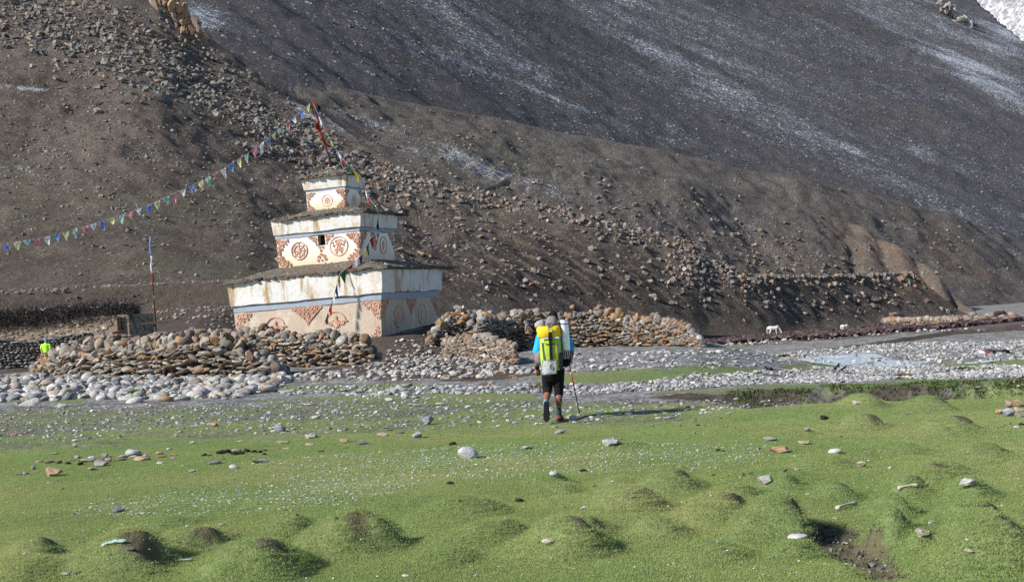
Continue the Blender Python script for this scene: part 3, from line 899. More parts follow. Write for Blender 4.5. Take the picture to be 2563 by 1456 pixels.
# ---------------------------------------------------------------- loose stones on the meadow: px, foot py, width, height, colour, shape, label
WHT, GRY, BLU, TAN, ORA, BRN, CRM = (.56, .56, .55), (.33, .32, .31), (.20, .215, .235), (.42, .33, .23), (.40, .22, .10), (.22, .16, .115), (.56, .50, .40)
BIG = [
 (1171, 1149, 52, 36, (.50, .50, .49), 'round', 'large round white speckled boulder alone on the turf'),
 (1068, 1063, 30, 25, (.27, .275, .30), 'angular', 'blocky blue grey boulder standing on thin grass left of the hiker'),
 (700, 1081, 31, 21, (.22, .23, .25), 'round', 'round dark slate grey boulder on thin grass'),
 (1043, 1097, 26, 19, (.36, .34, .31), 'angular', 'pale grey upright cobble near the edge of the thin grass'),
 (957, 1092, 32, 10, TAN, 'round', 'flat oval tan stone near the edge of the thin grass'),
 (1403, 1086, 29, 13, GRY, 'angular', 'low grey stone in the grass just behind the hiker'),
 (1530, 1119, 40, 19, (.48, .48, .48), 'angular', 'jagged whitish grey rock on the frosty turf'),
 (1317, 1125, 34, 11, GRY, 'angular', 'thin grey wedge of stone beside the frosty turf'),
 (1437, 1051, 27, 12, WHT, 'round', 'small white stone beside the tip of the trekking pole'),
 (1387, 1194, 26, 14, (.45, .46, .47), 'round', 'pale stone half sunk behind a brown tussock'),
 (1930, 1104, 35, 12, (.40, .39, .38), 'angular', 'flat grey block lying on the turf above the orange wedge'),
 (2015, 1113, 30, 12, TAN, 'angular', 'thin tan triangular stone on the turf'),
 (1952, 1134, 47, 20, (.48, .30, .16), 'angular', 'large orange tan wedge of rock on the turf'),
 (2093, 1139, 36, 18, (.58, .57, .55), 'round', 'smooth white egg shaped stone on the turf'),
 (2158, 1170, 26, 20, (.50, .42, .30), 'angular', 'tan pyramid shaped stone on the turf'),
 (1917, 1219, 38, 25, (.48, .45, .42), 'angular', 'pale grey peaked rock against a tussock'),
 (2428, 1233, 52, 25, (.46, .44, .42), 'angular', 'broad pale grey rock on a hummock'),
 (1999, 1349, 53, 16, (.62, .61, .58), 'round', 'long flat white stone on the hummock beside the dirt path'),
 (2315, 1363, 36, 21, (.48, .42, .33), 'angular', 'cream coloured rock on a hummock right of the dirt path'),
 (2429, 1391, 24, 10, (.50, .42, .31), 'round', 'small oval cream stone on the short grass'),
 (131, 1193, 44, 27, (.40, .26, .15), 'angular', 'broken orange and grey rock on the turf'),
 (293, 1284, 32, 18, (.19, .205, .235), 'angular', 'dark blue grey rock alone on the turf'),
 (777, 1097, 28, 13, (.45, .42, .38), 'angular', 'pale rounded stone on the thin grass'),
 (330, 1143, 42, 20, (.44, .42, .39), 'round', 'big grey white cobble in the heap of meadow stones'),
 (352, 1154, 42, 14, (.45, .30, .18), 'round', 'rounded orange tan cobble in the heap of meadow stones'),
 (250, 1168, 48, 18, (.28, .26, .24), 'angular', 'flat topped grey block in the heap of meadow stones'),
 (212, 1157, 48, 10, (.40, .34, .27), 'angular', 'long beige slab in the heap of meadow stones'),
 (531, 1162, 40, 10, (.20, .20, .20), 'angular', 'dark flat slab on the turf near the dung'),
 (648, 1160, 44, 13, (.36, .34, .31), 'angular', 'grey two sided slab on the turf near the dung'),
 (584, 1173, 23, 12, (.55, .53, .49), 'round', 'round white cobble on the turf below the dung'),
 (591, 1131, 24, 9, TAN, 'round', 'tan cobble lying in the dung heap'),
 (535, 1067, 26, 12, ORA, 'angular', 'orange rock on the thin grass'),
 (861, 1109, 27, 14, (.36, .25, .17), 'angular', 'reddish brown angular stone at the edge of the thin grass'),
 (906, 1113, 29, 10, (.16, .165, .18), 'angular', 'dark slate stone at the edge of the thin grass'),
 (1374, 1370, 36, 14, (.55, .49, .38), 'round', 'cream stone on the side of a brown hummock'),
 (2148, 1014, 26, 9, (.56, .52, .45), 'angular', 'cream stone on the far edge of the meadow'),
 (1016, 1445, 20, 8, (.60, .58, .54), 'round', 'small white stone on the near short grass'),
 (1460, 1276, 22, 9, (.62, .62, .62), 'angular', 'flat white stone between two hummocks'),
 (2450, 974, 16, 6, (.40, .40, .40), 'angular', 'low grey stone beyond the grassy bank'),
]
def big_stone(px, py, w, h, c, kind, label, group=None, name='boulder', i=None):
    p = place(px, py)
    k = ppm(p.y)
    sx, sz = w / k / 2, h / k / 2
    sy = max(sz, sx * .75)
    p = Vector((p.x, p.y + sy * .8, 0))
    p.z = float(gz(p.x, p.y)) + sz * .72
    o = stone_obj(name, p, (sx, sy, sz), (random.uniform(-.1, .1), random.uniform(-.1, .1), random.uniform(-.5, .5)), c, kind, 3, None, i)
    tag(o, label, 'rock', group)
    return o
for k, b in enumerate(BIG):
    big_stone(*b)
def c4(x, y): return x * .3553, 938.6 + y * .3553
def c5(x, y): return 813.4 + x * .3418, 969.8 + y * .3418
def c6(x, y): return 1626.8 + x * .3652, 938.6 + y * .3652
SM = []
for (x, y, w, h, c) in [(540, 588, 60, 25, GRY), (640, 590, 50, 22, WHT), (735, 582, 62, 38, BLU), (760, 612, 48, 36, TAN), (860, 582, 90, 20, GRY), (840, 602, 92, 18, BRN), (1020, 578, 40, 22, WHT), (1115, 562, 60, 26, TAN), (1130, 582, 72, 18, ORA), (1225, 570, 66, 14, ORA), (1215, 590, 45, 12, WHT),
        (1125, 627, 55, 18, CRM), (272, 616, 60, 14, TAN), (340, 622, 70, 28, BRN), (231, 666, 30, 36, BLU), (640, 672, 75, 24, TAN), (130, 706, 40, 14, BRN), (175, 702, 46, 22, BLU), (350, 766, 55, 12, TAN), (430, 806, 35, 16, GRY), (1350, 686, 44, 22, GRY), (1185, 527, 34, 16, WHT), (380, 562, 52, 16, TAN),
        (95, 424, 76, 18, ORA), (25, 396, 42, 16, CRM), (440, 272, 40, 18, TAN), (1555, 1056, 60, 14, GRY), (910, 1249, 70, 18, BRN), (345, 1358, 60, 22, GRY), (455, 1421, 60, 22, WHT), (540, 1414, 70, 20, BRN), (525, 470, 60, 20, CRM), (525, 510, 40, 34, CRM), (758, 325, 20, 18, WHT), (1350, 482, 40, 18, CRM), (1690, 470, 56, 12, WHT),
        (2222, 308, 60, 26, CRM), (2195, 440, 72, 34, GRY), (2180, 210, 80, 12, CRM), (1990, 484, 88, 20, TAN), (2185, 497, 76, 20, TAN), (2020, 522, 60, 14, TAN), (2255, 543, 46, 16, BRN), (2115, 862, 40, 10, GRY), (2285, 640, 30, 10, GRY), (600, 612, 120, 22, TAN), (700, 605, 60, 18, BRN), (905, 560, 70, 18, GRY), (960, 598, 60, 16, TAN), (505, 606, 44, 16, BLU), (930, 585, 60, 18, WHT), (985, 975, 28, 10, CRM), (285, 1008, 30, 14, GRY), (356, 1012, 34, 12, BRN)]:
    SM.append((*c4(x, y), w * .3553, h * .3553, c))
for (x, y, w, h, c) in [(1105, 1388, 36, 22, GRY), (1975, 729, 40, 20, BRN), (2255, 814, 34, 18, GRY), (1270, 287, 40, 14, WHT), (1400, 994, 26, 14, BLU), (1590, 270, 34, 12, CRM), (555, 336, 60, 14, BLU), (1930, 268, 26, 10, WHT), (2225, 200, 60, 22, GRY), (2250, 182, 30, 20, TAN), (2520, 230, 70, 18, GRY), (1680, 295, 60, 16, GRY), (440, 300, 50, 10, TAN), (1330, 220, 50, 14, TAN),
        (650, 135, 100, 18, CRM), (845, 130, 80, 22, CRM), (470, 100, 70, 30, CRM), (585, 82, 60, 44, WHT), (660, 80, 60, 26, GRY), (1045, 150, 40, 24, WHT), (1750, 245, 24, 12, CRM), (2110, 700, 40, 12, WHT), (1550, 545, 34, 10, BRN), (205, 398, 40, 16, BRN), (1275, 1158, 30, 16, BRN), (30, 545, 34, 12, BLU)]:
    SM.append((*c5(x, y), w * .3418, h * .3418, c))
for (x, y, w, h, c) in [(590, 180, 42, 22, WHT), (440, 200, 50, 14, CRM), (2240, 96, 42, 12, GRY), (2530, 96, 26, 22, WHT), (2520, 362, 52, 20, (.45, .46, .48)), (1090, 823, 46, 14, WHT), (1412, 940, 46, 14, WHT), (1940, 1018, 50, 16, WHT), (1345, 1160, 46, 18, (.45, .48, .5)), (2010, 1340, 30, 20, WHT), (1975, 820, 30, 16, GRY), (1078, 392, 38, 32, GRY), (1010, 655, 36, 22, TAN), (1650, 645, 32, 20, WHT), (290, 663, 44, 14, GRY), (1272, 990, 36, 16, CRM), (1270, 150, 30, 10, CRM), (165, 1298, 30, 14, WHT),
        (420, 262, 50, 14, GRY), (550, 268, 60, 16, GRY), (130, 300, 80, 16, GRY), (60, 300, 50, 12, CRM), (780, 200, 50, 10, WHT), (900, 196, 40, 12, GRY), (820, 188, 20, 14, WHT), (450, 178, 40, 10, CRM), (95, 196, 60, 16, GRY)]:
    SM.append((*c6(x, y), w * .3652, h * .3652, c))
NAMES = {WHT: 'small white stone lying loose on the short turf', GRY: 'small grey stone lying loose on the short turf', BLU: 'small slate blue stone lying loose on the short turf', TAN: 'small tan stone lying loose on the short turf', ORA: 'small orange stone lying loose on the turf', BRN: 'small brown stone lying loose on the turf', CRM: 'small cream stone lying loose on the turf'}
for (px, py, w, h, c) in SM:
    big_stone(px, py, w, h, tuple(np.clip(np.array(c) * random.uniform(.85, 1.1), 0, .8)), random.choice(['round', 'angular', 'angular']), NAMES.get(c, 'small pale blue stone lying loose on the short turf'), 'small stones scattered on the meadow', 'stone')
for (x, y, w, h, c, lab) in [(2400, 268, 76, 40, (.46, .25, .13), 'rusty orange rock at the foot of the rock heap'), (2466, 284, 88, 68, (.40, .41, .44), 'pointed blue grey rock leaning on the rock heap'), (2515, 222, 84, 62, (.48, .33, .18), 'honey coloured block on top of the rock heap'), (2470, 222, 60, 60, (.32, .22, .17), 'brown slab behind the blue grey rock of the heap'), (2540, 252, 70, 36, (.46, .36, .26), 'tan block in the middle of the rock heap'), (2545, 290, 70, 40, (.34, .29, .25), 'dull brown rock at the base of the rock heap')]:
    px, py = c6(x, y)
    big_stone(px, py, w * .3652, h * .3652, c, 'angular', lab)

# two bleached bones on the hummocks
def bone(px0, py0, px1, py1, r, label):
    a, b = place(px0, py0), place(px1, py1)
    a.z += .025; b.z += .025
    pts = [a + (b - a) * t for t in np.linspace(0, 1, 9)]
    rad = [1.5, 1.3, .9, .75, .7, .75, .9, 1.25, 1.4]
    bm = bmesh.new()
    rings = []
    d = (b - a).normalized(); up = Vector((0, 0, 1)); sd_ = d.cross(up).normalized()
    for i, (p, q) in enumerate(zip(pts, rad)):
        arch = math.sin(i / 8 * math.pi) * .012
        rings.append([bm.verts.new(p + up * (arch + math.sin(t) * q * r) + sd_ * math.cos(t) * q * r) for t in np.linspace(0, 2 * math.pi, 8, endpoint=False)])
    for r0, r1 in zip(rings, rings[1:]):
        for k in range(8):
            bm.faces.new((r0[k], r0[(k + 1) % 8], r1[(k + 1) % 8], r1[k]))
    bm.faces.new(rings[0][::-1]); bm.faces.new(rings[-1])
    tag(new_obj('bone', bm_mesh('bone', bm, True), M['bone']), label, 'bone')
M['bone'] = simple('bleached_bone', (.40, .36, .29), .8, .15, 12, .3, .01)
bone(*c6(1700, 800), *c6(1838, 785), .015, 'bleached arched bone lying over a green hummock')
bone(*c6(1282, 930), *c6(1412, 896), .015, 'bleached long bone slanting across the short grass')
# scraps of turquoise plastic
M['plastic'] = simple('turquoise_plastic', (.55, .70, .65), .35, .2, 20)
for (x0, y0, w, lab) in [(790, 1200, 160, 'long torn strip of turquoise plastic on the turf'), (1298, 1318, 84, 'short torn scrap of turquoise plastic on the turf')]:
    p = place(*c4(x0, y0))
    wd = w * .3553 / ppm(p.y)
    bm = bmesh.new()
    prev = None
    for i in range(9):
        t = i / 8
        yy = .018 * (1 + .3 * math.sin(i * 2.1))
        xx = p.x + (t - .5) * wd
        va = bm.verts.new((xx, p.y - yy, float(gz(xx, p.y - yy)) + .024 ))
        vb = bm.verts.new((xx + .02, p.y + yy, float(gz(xx, p.y + yy)) + .026 ))
        if prev: bm.faces.new((prev[0], va, vb, prev[1]))
        prev = (va, vb)
    bmesh.ops.solidify(bm, geom=bm.faces[:], thickness=.004)
    tag(new_obj('plastic_scrap', bm_mesh('plastic_scrap', bm), M['plastic']), lab, 'litter')
# dung
M['dung'] = simple('dung', (.022, .016, .012), .95, .4, 25, .6, .01)
def dung(px, py, w, label='small dark lump of dung on the turf', group='dung lumps on the meadow'):
    p = place(px, py)
    s = w / ppm(p.y) / 2
    o = new_obj('dung', bpy.data.meshes[DM[random.randrange(4)]], None, None, (p.x, p.y, p.z + s * .35), (0, 0, random.uniform(0, 6)), (s, s * .9, s * .6))
    tag(o, label, 'dung', group)
DM = []
for i in range(4):
    V, Fc = SH_ROUND2[i]
    V = V * (1 + .18 * rs0.normal(size=(len(V), 1)))
    me = np_mesh('dung', V, Fc, True); me.materials.append(M['dung']); DM.append(me.name)
dung(2063, 1049, 22, 'large black dung lump on the turf near the meadow edge', None)
for (f, L) in ((c6, [(468, 520, 34), (505, 524, 24), (930, 662, 34), (438, 690, 30), (285, 688, 22), (538, 694, 22), (645, 684, 26), (690, 680, 22), (590, 684, 16), (1312, 428, 24), (1770, 274, 18), (1855, 334, 14), (2435, 345, 18), (2468, 340, 22), (2545, 345, 40), (2385, 362, 14), (2415, 358, 16), (314, 314, 14), (585, 362, 14), (505, 362, 16), (535, 356, 14), (330, 348, 26), (215, 350, 16), (25, 352, 14), (380, 350, 14), (150, 346, 12), (488, 296, 14), (915, 400, 12), (750, 508, 22), (1650, 694, 16), (310, 400, 16)]),
               (c5, [(1425, 838, 60), (990, 834, 26), (1360, 955, 30), (920, 708, 50), (935, 420, 50), (1895, 618, 50), (85, 962, 30), (2330, 748, 14), (765, 604, 16), (120, 574, 10), (1725, 800, 12), (880, 995, 12), (1750, 414, 14)]),
               (c4, [(2092, 992, 28), (2016, 955, 20), (2018, 872, 20), (1578, 596, 18), (1870, 536, 30), (1545, 556, 50), (1600, 550, 60), (1650, 562, 50), (1700, 556, 44), (1740, 542, 50), (1790, 545, 40), (1830, 548, 40), (1865, 562, 30), (1440, 570, 40), (1480, 568, 26), (1560, 545, 40), (420, 622, 40), (480, 628, 40), (560, 632, 40), (1100, 1145, 22), (1260, 1400, 20), (530, 980, 20), (1430, 785, 16)])):
    for (x, y, w) in L:
        px, py = f(x, y)
        dung(px, py, w * .36)
# ---------------------------------------------------------------- loose stones on gravel, scree and hillsides
LOOSE_GROUPS = []
def ground_scatter(n, poly, yr, size, pal, flat=.6, pw=2.2, dens=None):
    """random stones on the valley floor inside a photo polygon"""
    u = rng.uniform(-.42, .42, n * 6)
    y = rng.uniform(*yr, n * 6) if dens is None else yr[0] + (yr[1] - yr[0]) * rng.uniform(0, 1, n * 6) ** dens
    x = u * y
    z = gz(x, y, False)
    px, py = proj(x, y, z)
    k = inside(poly, px + 14 * fbm(x * .6, y * .4, 211, 3), py + 6 * fbm(x * .6, y * .4, 212, 3))
    x, y = x[k][:n], y[k][:n]
    z = gz(x, y)
    m = len(x)
    s = size[0] + (size[1] - size[0]) * rng.uniform(0, 1, m) ** pw
    S = np.stack([s, s * rng.uniform(.65, 1, m), s * flat * rng.uniform(.6, 1.2, m)], -1)
    E = np.stack([rng.normal(0, .2, m), rng.normal(0, .2, m), rng.uniform(0, 6.3, m)], -1)
    return np.stack([x, y, z + S[:, 2] * .45], -1), S, E, pick(pal, m)

def stones_and_rest(keep, data, label, group, stuff_name, stuff_label, name='stone', shapes=None, lvl=2):
    P, S, E, C = (np.concatenate([d[i] for d in data]) for i in range(4))
    vis = S[:, 0] * S[:, 2] / P[:, 1] ** 2
    px, py = proj(P[:, 0], P[:, 1], P[:, 2])
    vis = np.where((px > 5) & (px < 2558) & (py > 5) & (py < 1450), vis, vis * .01)
    order = np.argsort(-vis)
    for i in order[:keep]:
        lab = label(P[i], S[i], C[i]) if callable(label) else label
        o = stone_obj(name, P[i], S[i], E[i], C[i], 'block' if shapes is SH_BLOCK else random.choice(('round', 'round', 'angular')), 1 if shapes is SH_BLOCK else lvl)
        tag(o, lab, 'rock', group)
    j = order[keep:]
    o = scatter(stuff_name, P[j], S[j], E[j], C[j], shapes or (SH_ROUND1 + SH_ANG1[:3]), smooth=False)
    tag(o, stuff_label, 'stones', kind='stuff')

def tone(C):
    r, g, b = C
    l = (r + g + b) / 3
    if r > b * 1.75: return 'rusty orange'
    if r > b * 1.30: return 'tan'
    if l > .5: return 'white'
    if l > .33: return 'pale grey'
    return 'dark grey'

# pale scree at the foot of the front wall
sc1 = ground_scatter(1100, [(-40, 948), (700, 944), (740, 962), (640, 985), (560, 1000), (200, 1000), (-40, 1012)], (30, 50), (.07, .22), PAL_WHITE, .62, 1.3)
sc2 = ground_scatter(60, [(-40, 998), (120, 1000), (260, 1008), (560, 990), (700, 985), (690, 998), (300, 1018), (-40, 1018)], (30, 42), (.10, .28), PAL_WHITE, .5, 1.3)
stones_and_rest(190, [sc1, sc2], lambda P, S, C: '%s cobble in the pale scree below the front wall' % tone(C), 'cobbles in the scree below the wall', 'scree_cobbles', 'pale cobble scree at the foot of the front wall', 'cobble')
# gravel flats by the river, gravel belts across the valley floor
g = [ground_scatter(1500, [(690, 972), (1000, 968), (1330, 962), (1460, 966), (1460, 985), (1300, 985), (1000, 990), (700, 992)], (29, 44), (.025, .09), PAL_RIVER, .6, 1.6),
     ground_scatter(8500, [(1330, 1000), (1500, 965), (1800, 935), (1990, 925), (2200, 918), (2600, 915), (2600, 945), (2200, 952), (1900, 962), (1700, 978), (1560, 985)], (28, 62), (.022, .075), PAL_RIVER, .6, 2.0),
     ground_scatter(4200, [(1880, 900), (2000, 880), (2200, 862), (2600, 850), (2600, 896), (2300, 901), (2200, 882), (2000, 897)], (52, 92), (.035, .11), PAL_RIVER, .65, 2.0),
     ground_scatter(1500, [(1290, 935), (1360, 890), (1760, 872), (1900, 880), (2000, 900), (1980, 915), (1700, 922), (1440, 935)], (34, 62), (.03, .11), PAL_RIVER, .5, 2.5),
     ground_scatter(900, [(1760, 868), (1890, 864), (2200, 836), (2600, 822), (2600, 816), (2200, 828), (1880, 856), (1760, 862)], (66, 100), (.05, .18), PAL_RIVER, .6, 2.0),
     ground_scatter(1400, [(700, 950), (960, 905), (1000, 850), (1110, 830), (1140, 880), (1300, 920), (1400, 940), (1330, 962), (1000, 955)], (36, 54), (.03, .13), PAL_WHITE, .55, 2.2),
     ground_scatter(2600, [(0, 1018), (600, 1008), (1000, 992), (1400, 1004), (1900, 1003), (2000, 1012), (1700, 1040), (1300, 1066), (900, 1080), (0, 1110)], (20, 40), (.012, .05), PAL_RIVER, .5, 2.4),
     ground_scatter(1000, [(1560, 812), (1900, 806), (2600, 792), (2600, 806), (2200, 810), (1800, 832), (1560, 845)], (95, 225), (.12, .55), PAL_MORAINE, .7, 2.0),
     ground_scatter(900, [(0, 690), (560, 700), (610, 800), (610, 830), (400, 800), (0, 760)], (66, 96), (.04, .17), PAL_MORAINE, .7, 2.2)]
g.append(ground_scatter(260, [(1990, 900), (2064, 887), (2210, 884), (2300, 900), (2600, 893), (2600, 900), (2300, 918), (2100, 920)], (50, 68), (.05, .13), PAL_RIVER, .8, 2.0))
BIRDS = [place(1928, 937), place(2098, 931), place(2112, 935)]
for k in range(len(g)):
    P_ = g[k][0]
    ok = np.ones(len(P_), bool)
    for b_ in BIRDS:
        ok &= ~((np.abs(P_[:, 0] - b_.x) < .28) & (P_[:, 1] < b_.y + .15) & (P_[:, 1] > b_.y - 1.6))
    g[k] = tuple(q[ok] for q in g[k])
stones_and_rest(120, g, lambda P, S, C: ('%s stone on the gravel flat by the river' % tone(C)) if P[0] > 4 and P[1] < 95 else (('%s rock on the far valley floor below the moraine' % tone(C)) if P[1] >= 95 else '%s stone on the gravelly ground between the walls' % tone(C)),
                'stones on the gravel flats', 'river_gravel', 'pale river gravel and pebbles over the valley floor')

# flecks of old snow and pale stone chips on the turf
a1 = ground_scatter(1500, [(0, 1120), (2563, 1050), (2563, 1456), (0, 1456)], (9.5, 21), (.004, .012), [((.72, .73, .75), 4), ((.5, .5, .5), 2)], .3, 2.0, 1.4)
a2 = ground_scatter(8000, [(620, 1150), (1150, 1118), (1500, 1105), (1900, 1115), (2050, 1150), (1700, 1180), (1100, 1205), (900, 1262), (500, 1295), (150, 1300), (250, 1250), (700, 1205)], (11, 20), (.004, .016), [((.58, .60, .63), 1)], .10, 2.6)
P, S, E, C = (np.concatenate([a1[i], a2[i]]) for i in range(4))
P[:, 2] += .014
o = scatter('snow_flecks', P, S, E, C, SH_BLOCK)
tag(o, 'flecks of old snow lying on the short turf', 'snow', kind='stuff')

def hill_scatter(hname, n, items, size, pal, flat=.75, pw=2.5, lo=0.0):
    """stones on a hill sheet, thickest where the items (photo blobs) say"""
    X, Y, Z, px, py = HILLS[hname]
    d = np.clip(lo + blob(px, py, items), 0, 1)
    # weight by the cell's area on the ground and by density
    ax = np.abs(np.gradient(X, axis=1) * np.gradient(Y, axis=0))
    wgt = (d * ax * ((px > -60) & (px < 2640) & (py > -50)))[:-1, :-1].ravel()
    idx = rng.choice(len(wgt), n, p=wgt / wgt.sum())
    i, j = np.unravel_index(idx, (X.shape[0] - 1, X.shape[1] - 1))
    a, b = rng.uniform(0, 1, n), rng.uniform(0, 1, n)
    def bl(G): return (G[i, j] * (1 - a) + G[i, j + 1] * a) * (1 - b) + (G[i + 1, j] * (1 - a) + G[i + 1, j + 1] * a) * b
    s = size[0] + (size[1] - size[0]) * rng.uniform(0, 1, n) ** pw
    S = np.stack([s, s * rng.uniform(.6, 1, n), s * flat * rng.uniform(.5, 1.2, n)], -1)
    E = np.stack([rng.normal(0, .4, n), rng.normal(0, .4, n), rng.uniform(0, 6.3, n)], -1)
    return np.stack([bl(X), bl(Y), bl(Z) + S[:, 2] * .3], -1), S, E, pick(pal, n)

talus = [hill_scatter('near_hill', 11000, [(200, 90, 330, 75, 18, 1), (520, 230, 330, 42, 36, 1), (800, 370, 260, 34, 30, 1), (960, 440, 180, 22, 22, .8)], (.07, .46), PAL_TALUS, .8, 3.2),
         hill_scatter('near_hill', 9000, [(200, 400, 500, 200, 12, .35), (800, 560, 500, 120, 8, .3)], (.04, .22), PAL_TALUS, .7, 3.0)]
mor = [hill_scatter('near_hill', 2400, [(1250, 500, 330, 22, 12, 1), (1550, 575, 220, 26, 16, 1), (1720, 640, 80, 40, 50, 1), (1780, 670, 60, 24, 0, 1)], (.06, .40), PAL_MORAINE, .8, 3.0),
       hill_scatter('near_hill', 900, [(2100, 696, 260, 16, 0, 1), (1800, 690, 90, 30, 0, 1), (2290, 690, 60, 20, 20, 1)], (.10, .50), PAL_MORAINE, .8, 2.6),
       hill_scatter('near_hill', 2600, [(1500, 690, 500, 90, 3, .5), (2000, 750, 350, 40, 0, .6), (1250, 620, 200, 100, 0, .4)], (.05, .45), PAL_MORAINE, .7, 5.0)]
stones_and_rest(100, talus, lambda P, S, C: '%s boulder in the talus field on the upper left hillside' % tone(C), 'boulders in the talus field', 'talus_rubble', 'grey talus of broken boulders down the left hillside', 'boulder', SH_BLOCK)
stones_and_rest(100, mor, lambda P, S, C: '%s boulder on the dark moraine slope behind the walls' % tone(C), 'boulders on the moraine', 'moraine_rubble', 'orange and grey rubble along the moraine crest', 'boulder', SH_BLOCK)
fan = [hill_scatter('scree_fan', 5000, [(1200, 450, 500, 120, 18, 1), (1700, 480, 500, 60, 14, .6), (2300, 620, 300, 80, 20, .4)], (.05, .4), PAL_FAR, .7, 5.0, .05),
       hill_scatter('scree_tongue', 3000, [(1700, 600, 500, 90, 15, 1), (2000, 660, 200, 40, 5, .8)], (.05, .45), PAL_FAR, .7, 4.0, .05),
       hill_scatter('mountain', 15000, [(1700, 200, 1500, 500, 0, 1)], (.07, .4), PAL_FAR, .7, 4.5, .3)]
stones_and_rest(60, fan, lambda P, S, C: '%s rock on the grey scree slopes beyond the moraine' % tone(C), 'rocks on the far scree', 'far_scree', 'countless small rocks over the far scree slopes', 'boulder', SH_BLOCK)

# the orange crag at the top of the left hill
def crag(name, label, pts, D, cols_):
    base = pix(pts[0][0], pts[0][1], D)
    root = empty(name, tuple(base))
    tag(root, label, 'rock outcrop')
    for (px, py, w, h, dd) in pts:
        Y = D + dd
        p = pix(px, py, Y)
        k = ppm(Y)
        o = stone_obj('rock_slab', p - base, (w / k / 2, w / k / 2 * random.uniform(.8, 1.5), h / k / 2), (random.uniform(-.15, .1), random.uniform(-.05, .3), random.uniform(0, 6)), random.choice(cols_), 'angular', 3, root)
    return root
pts = []
for i in range(46):
    t = random.random()
    px = 395 + 115 * t + random.gauss(0, 12)
    py = -14 + 112 * t ** 1.1 + random.gauss(0, 9)
    pts.append((px, py, random.uniform(9, 22), random.uniform(18, 52) * (1 - .4 * t), random.uniform(-2, 1.5)))
crag('rock_crag', 'orange rock crag crowning the ridge of the left hillside', pts, 167, [(.34, .19, .10), (.40, .24, .12), (.26, .17, .12), (.20, .15, .12), (.36, .27, .19)])
pts = []
for i in range(26):
    t = random.random()
    pts.append((2345 + 95 * t + random.gauss(0, 7), 0 + 82 * t + random.gauss(0, 7), random.uniform(8, 20), random.uniform(10, 30), random.uniform(-6, 4)))
X, Y, Z, hpx, hpy = HILLS['mountain']
q = np.argmin((hpx - 2390) ** 2 + (hpy - 45) ** 2)
crag('rock_crag', 'pale grey rock crag on the snowy upper mountainside', pts, float(Y.ravel()[q]) - 4, [(.36, .31, .26), (.28, .25, .23), (.42, .38, .33)])
# ---------------------------------------------------------------- the chorten
def plaster(name, c, stain, dirt, amt=(.56, .68), drip=True, foot=None):
    m, nt, bs = mat_base(name)
    v = coords(nt)
    n1 = noise_node(nt, 1.6, 6, .7, v)
    n2 = noise_node(nt, 9.0, 6, .75, v)
    n3 = noise_node(nt, 1.5, 5, .65, coords(nt, (2.2, 2.2, .22)))
    o = ramp(nt, n2.outputs[0], [(.3, tuple(x * .88 for x in c)), (.6, c)])
    o = mixc(nt, ramp(nt, n1.outputs[0], [(amt[0], 0.0), (amt[1], .9)]), o, stain)
    if drip:
        o = mixc(nt, ramp(nt, n3.outputs[0], [(.535, 0.0), (.63, .9)]), o, dirt)
    if foot:
        sx = N(nt, 'ShaderNodeSeparateXYZ')
        nt.links.new(coords(nt), sx.inputs[0])
        for (z0, z1, fc) in foot:
            h = math_n(nt, 'ADD', sx.outputs[2], math_n(nt, 'MULTIPLY', math_n(nt, 'SUBTRACT', n1.outputs[0], .5), .7))
            mr = N(nt, 'ShaderNodeMapRange')
            mr.inputs[1].default_value, mr.inputs[2].default_value, mr.inputs[3].default_value, mr.inputs[4].default_value = z0, z1, .8, 0
            nt.links.new(h, mr.inputs[0])
            o = mixc(nt, mr.outputs[0], o, fc)
    pk = noise_node(nt, 22, 4, .7, v)
    o = mixc(nt, ramp(nt, pk.outputs[0], [(.72, 0.0), (.78, .35)]), o, (.30, .25, .19))
    nt.links.new(o, bs.inputs['Base Color'])
    bs.inputs['Roughness'].default_value = .95
    bs.inputs['Specular IOR Level'].default_value = .1
    bump(nt, bs, math_n(nt, 'ADD', math_n(nt, 'MULTIPLY', n2.outputs[0], .35), n1.outputs[0]), .35, .05)
    return m
M['white_plaster'] = plaster('white_plaster', (.60, .58, .54), (.48, .38, .25), (.33, .22, .11), (.50, .64))
M['grey_band'] = plaster('grey_band', (.29, .325, .37), (.40, .38, .35), (.30, .28, .26), (.6, .74))
M['cream_plaster'] = plaster('cream_plaster', (.46, .37, .285), (.54, .48, .40), (.36, .25, .16), (.55, .7), True)
M['mid_plaster'] = plaster('mid_plaster', (.72, .69, .63), (.66, .58, .45), (.42, .30, .18), (.58, .7), False, [(3.5, 4.35, (.56, .42, .25))])
M['top_plaster'] = plaster('top_plaster', (.72, .69, .63), (.66, .58, .45), (.42, .30, .18), (.58, .7), False, [(5.7, 6.15, (.56, .40, .21))])
M['terracotta'] = simple('terracotta_relief', (.47, .245, .165), .9, .22, 9, .4, .02, c2=(.52, .39, .29), c2amt=(.46, .64))
M['slate'] = rock_material('slate', 'object')
M['roof_earth'] = simple('roof_earth', (.115, .090, .066), .95, .4, 5, .7, .03, c2=(.17, .155, .10), c2amt=(.56, .7))
M['painted_shade'] = simple('painted_shade', (.02, .017, .014), .95, .2, 5)  # near-black colour standing in for shade inside openings
M['wood'] = simple('weathered_wood', (.065, .047, .036), .85, .35, 14, .3, .01)

chorten = empty('chorten', (CH_C[0], CH_C[1], 0), -CH_T)
tag(chorten, 'three tiered whitewashed stone chorten with red relief ornaments', 'shrine')

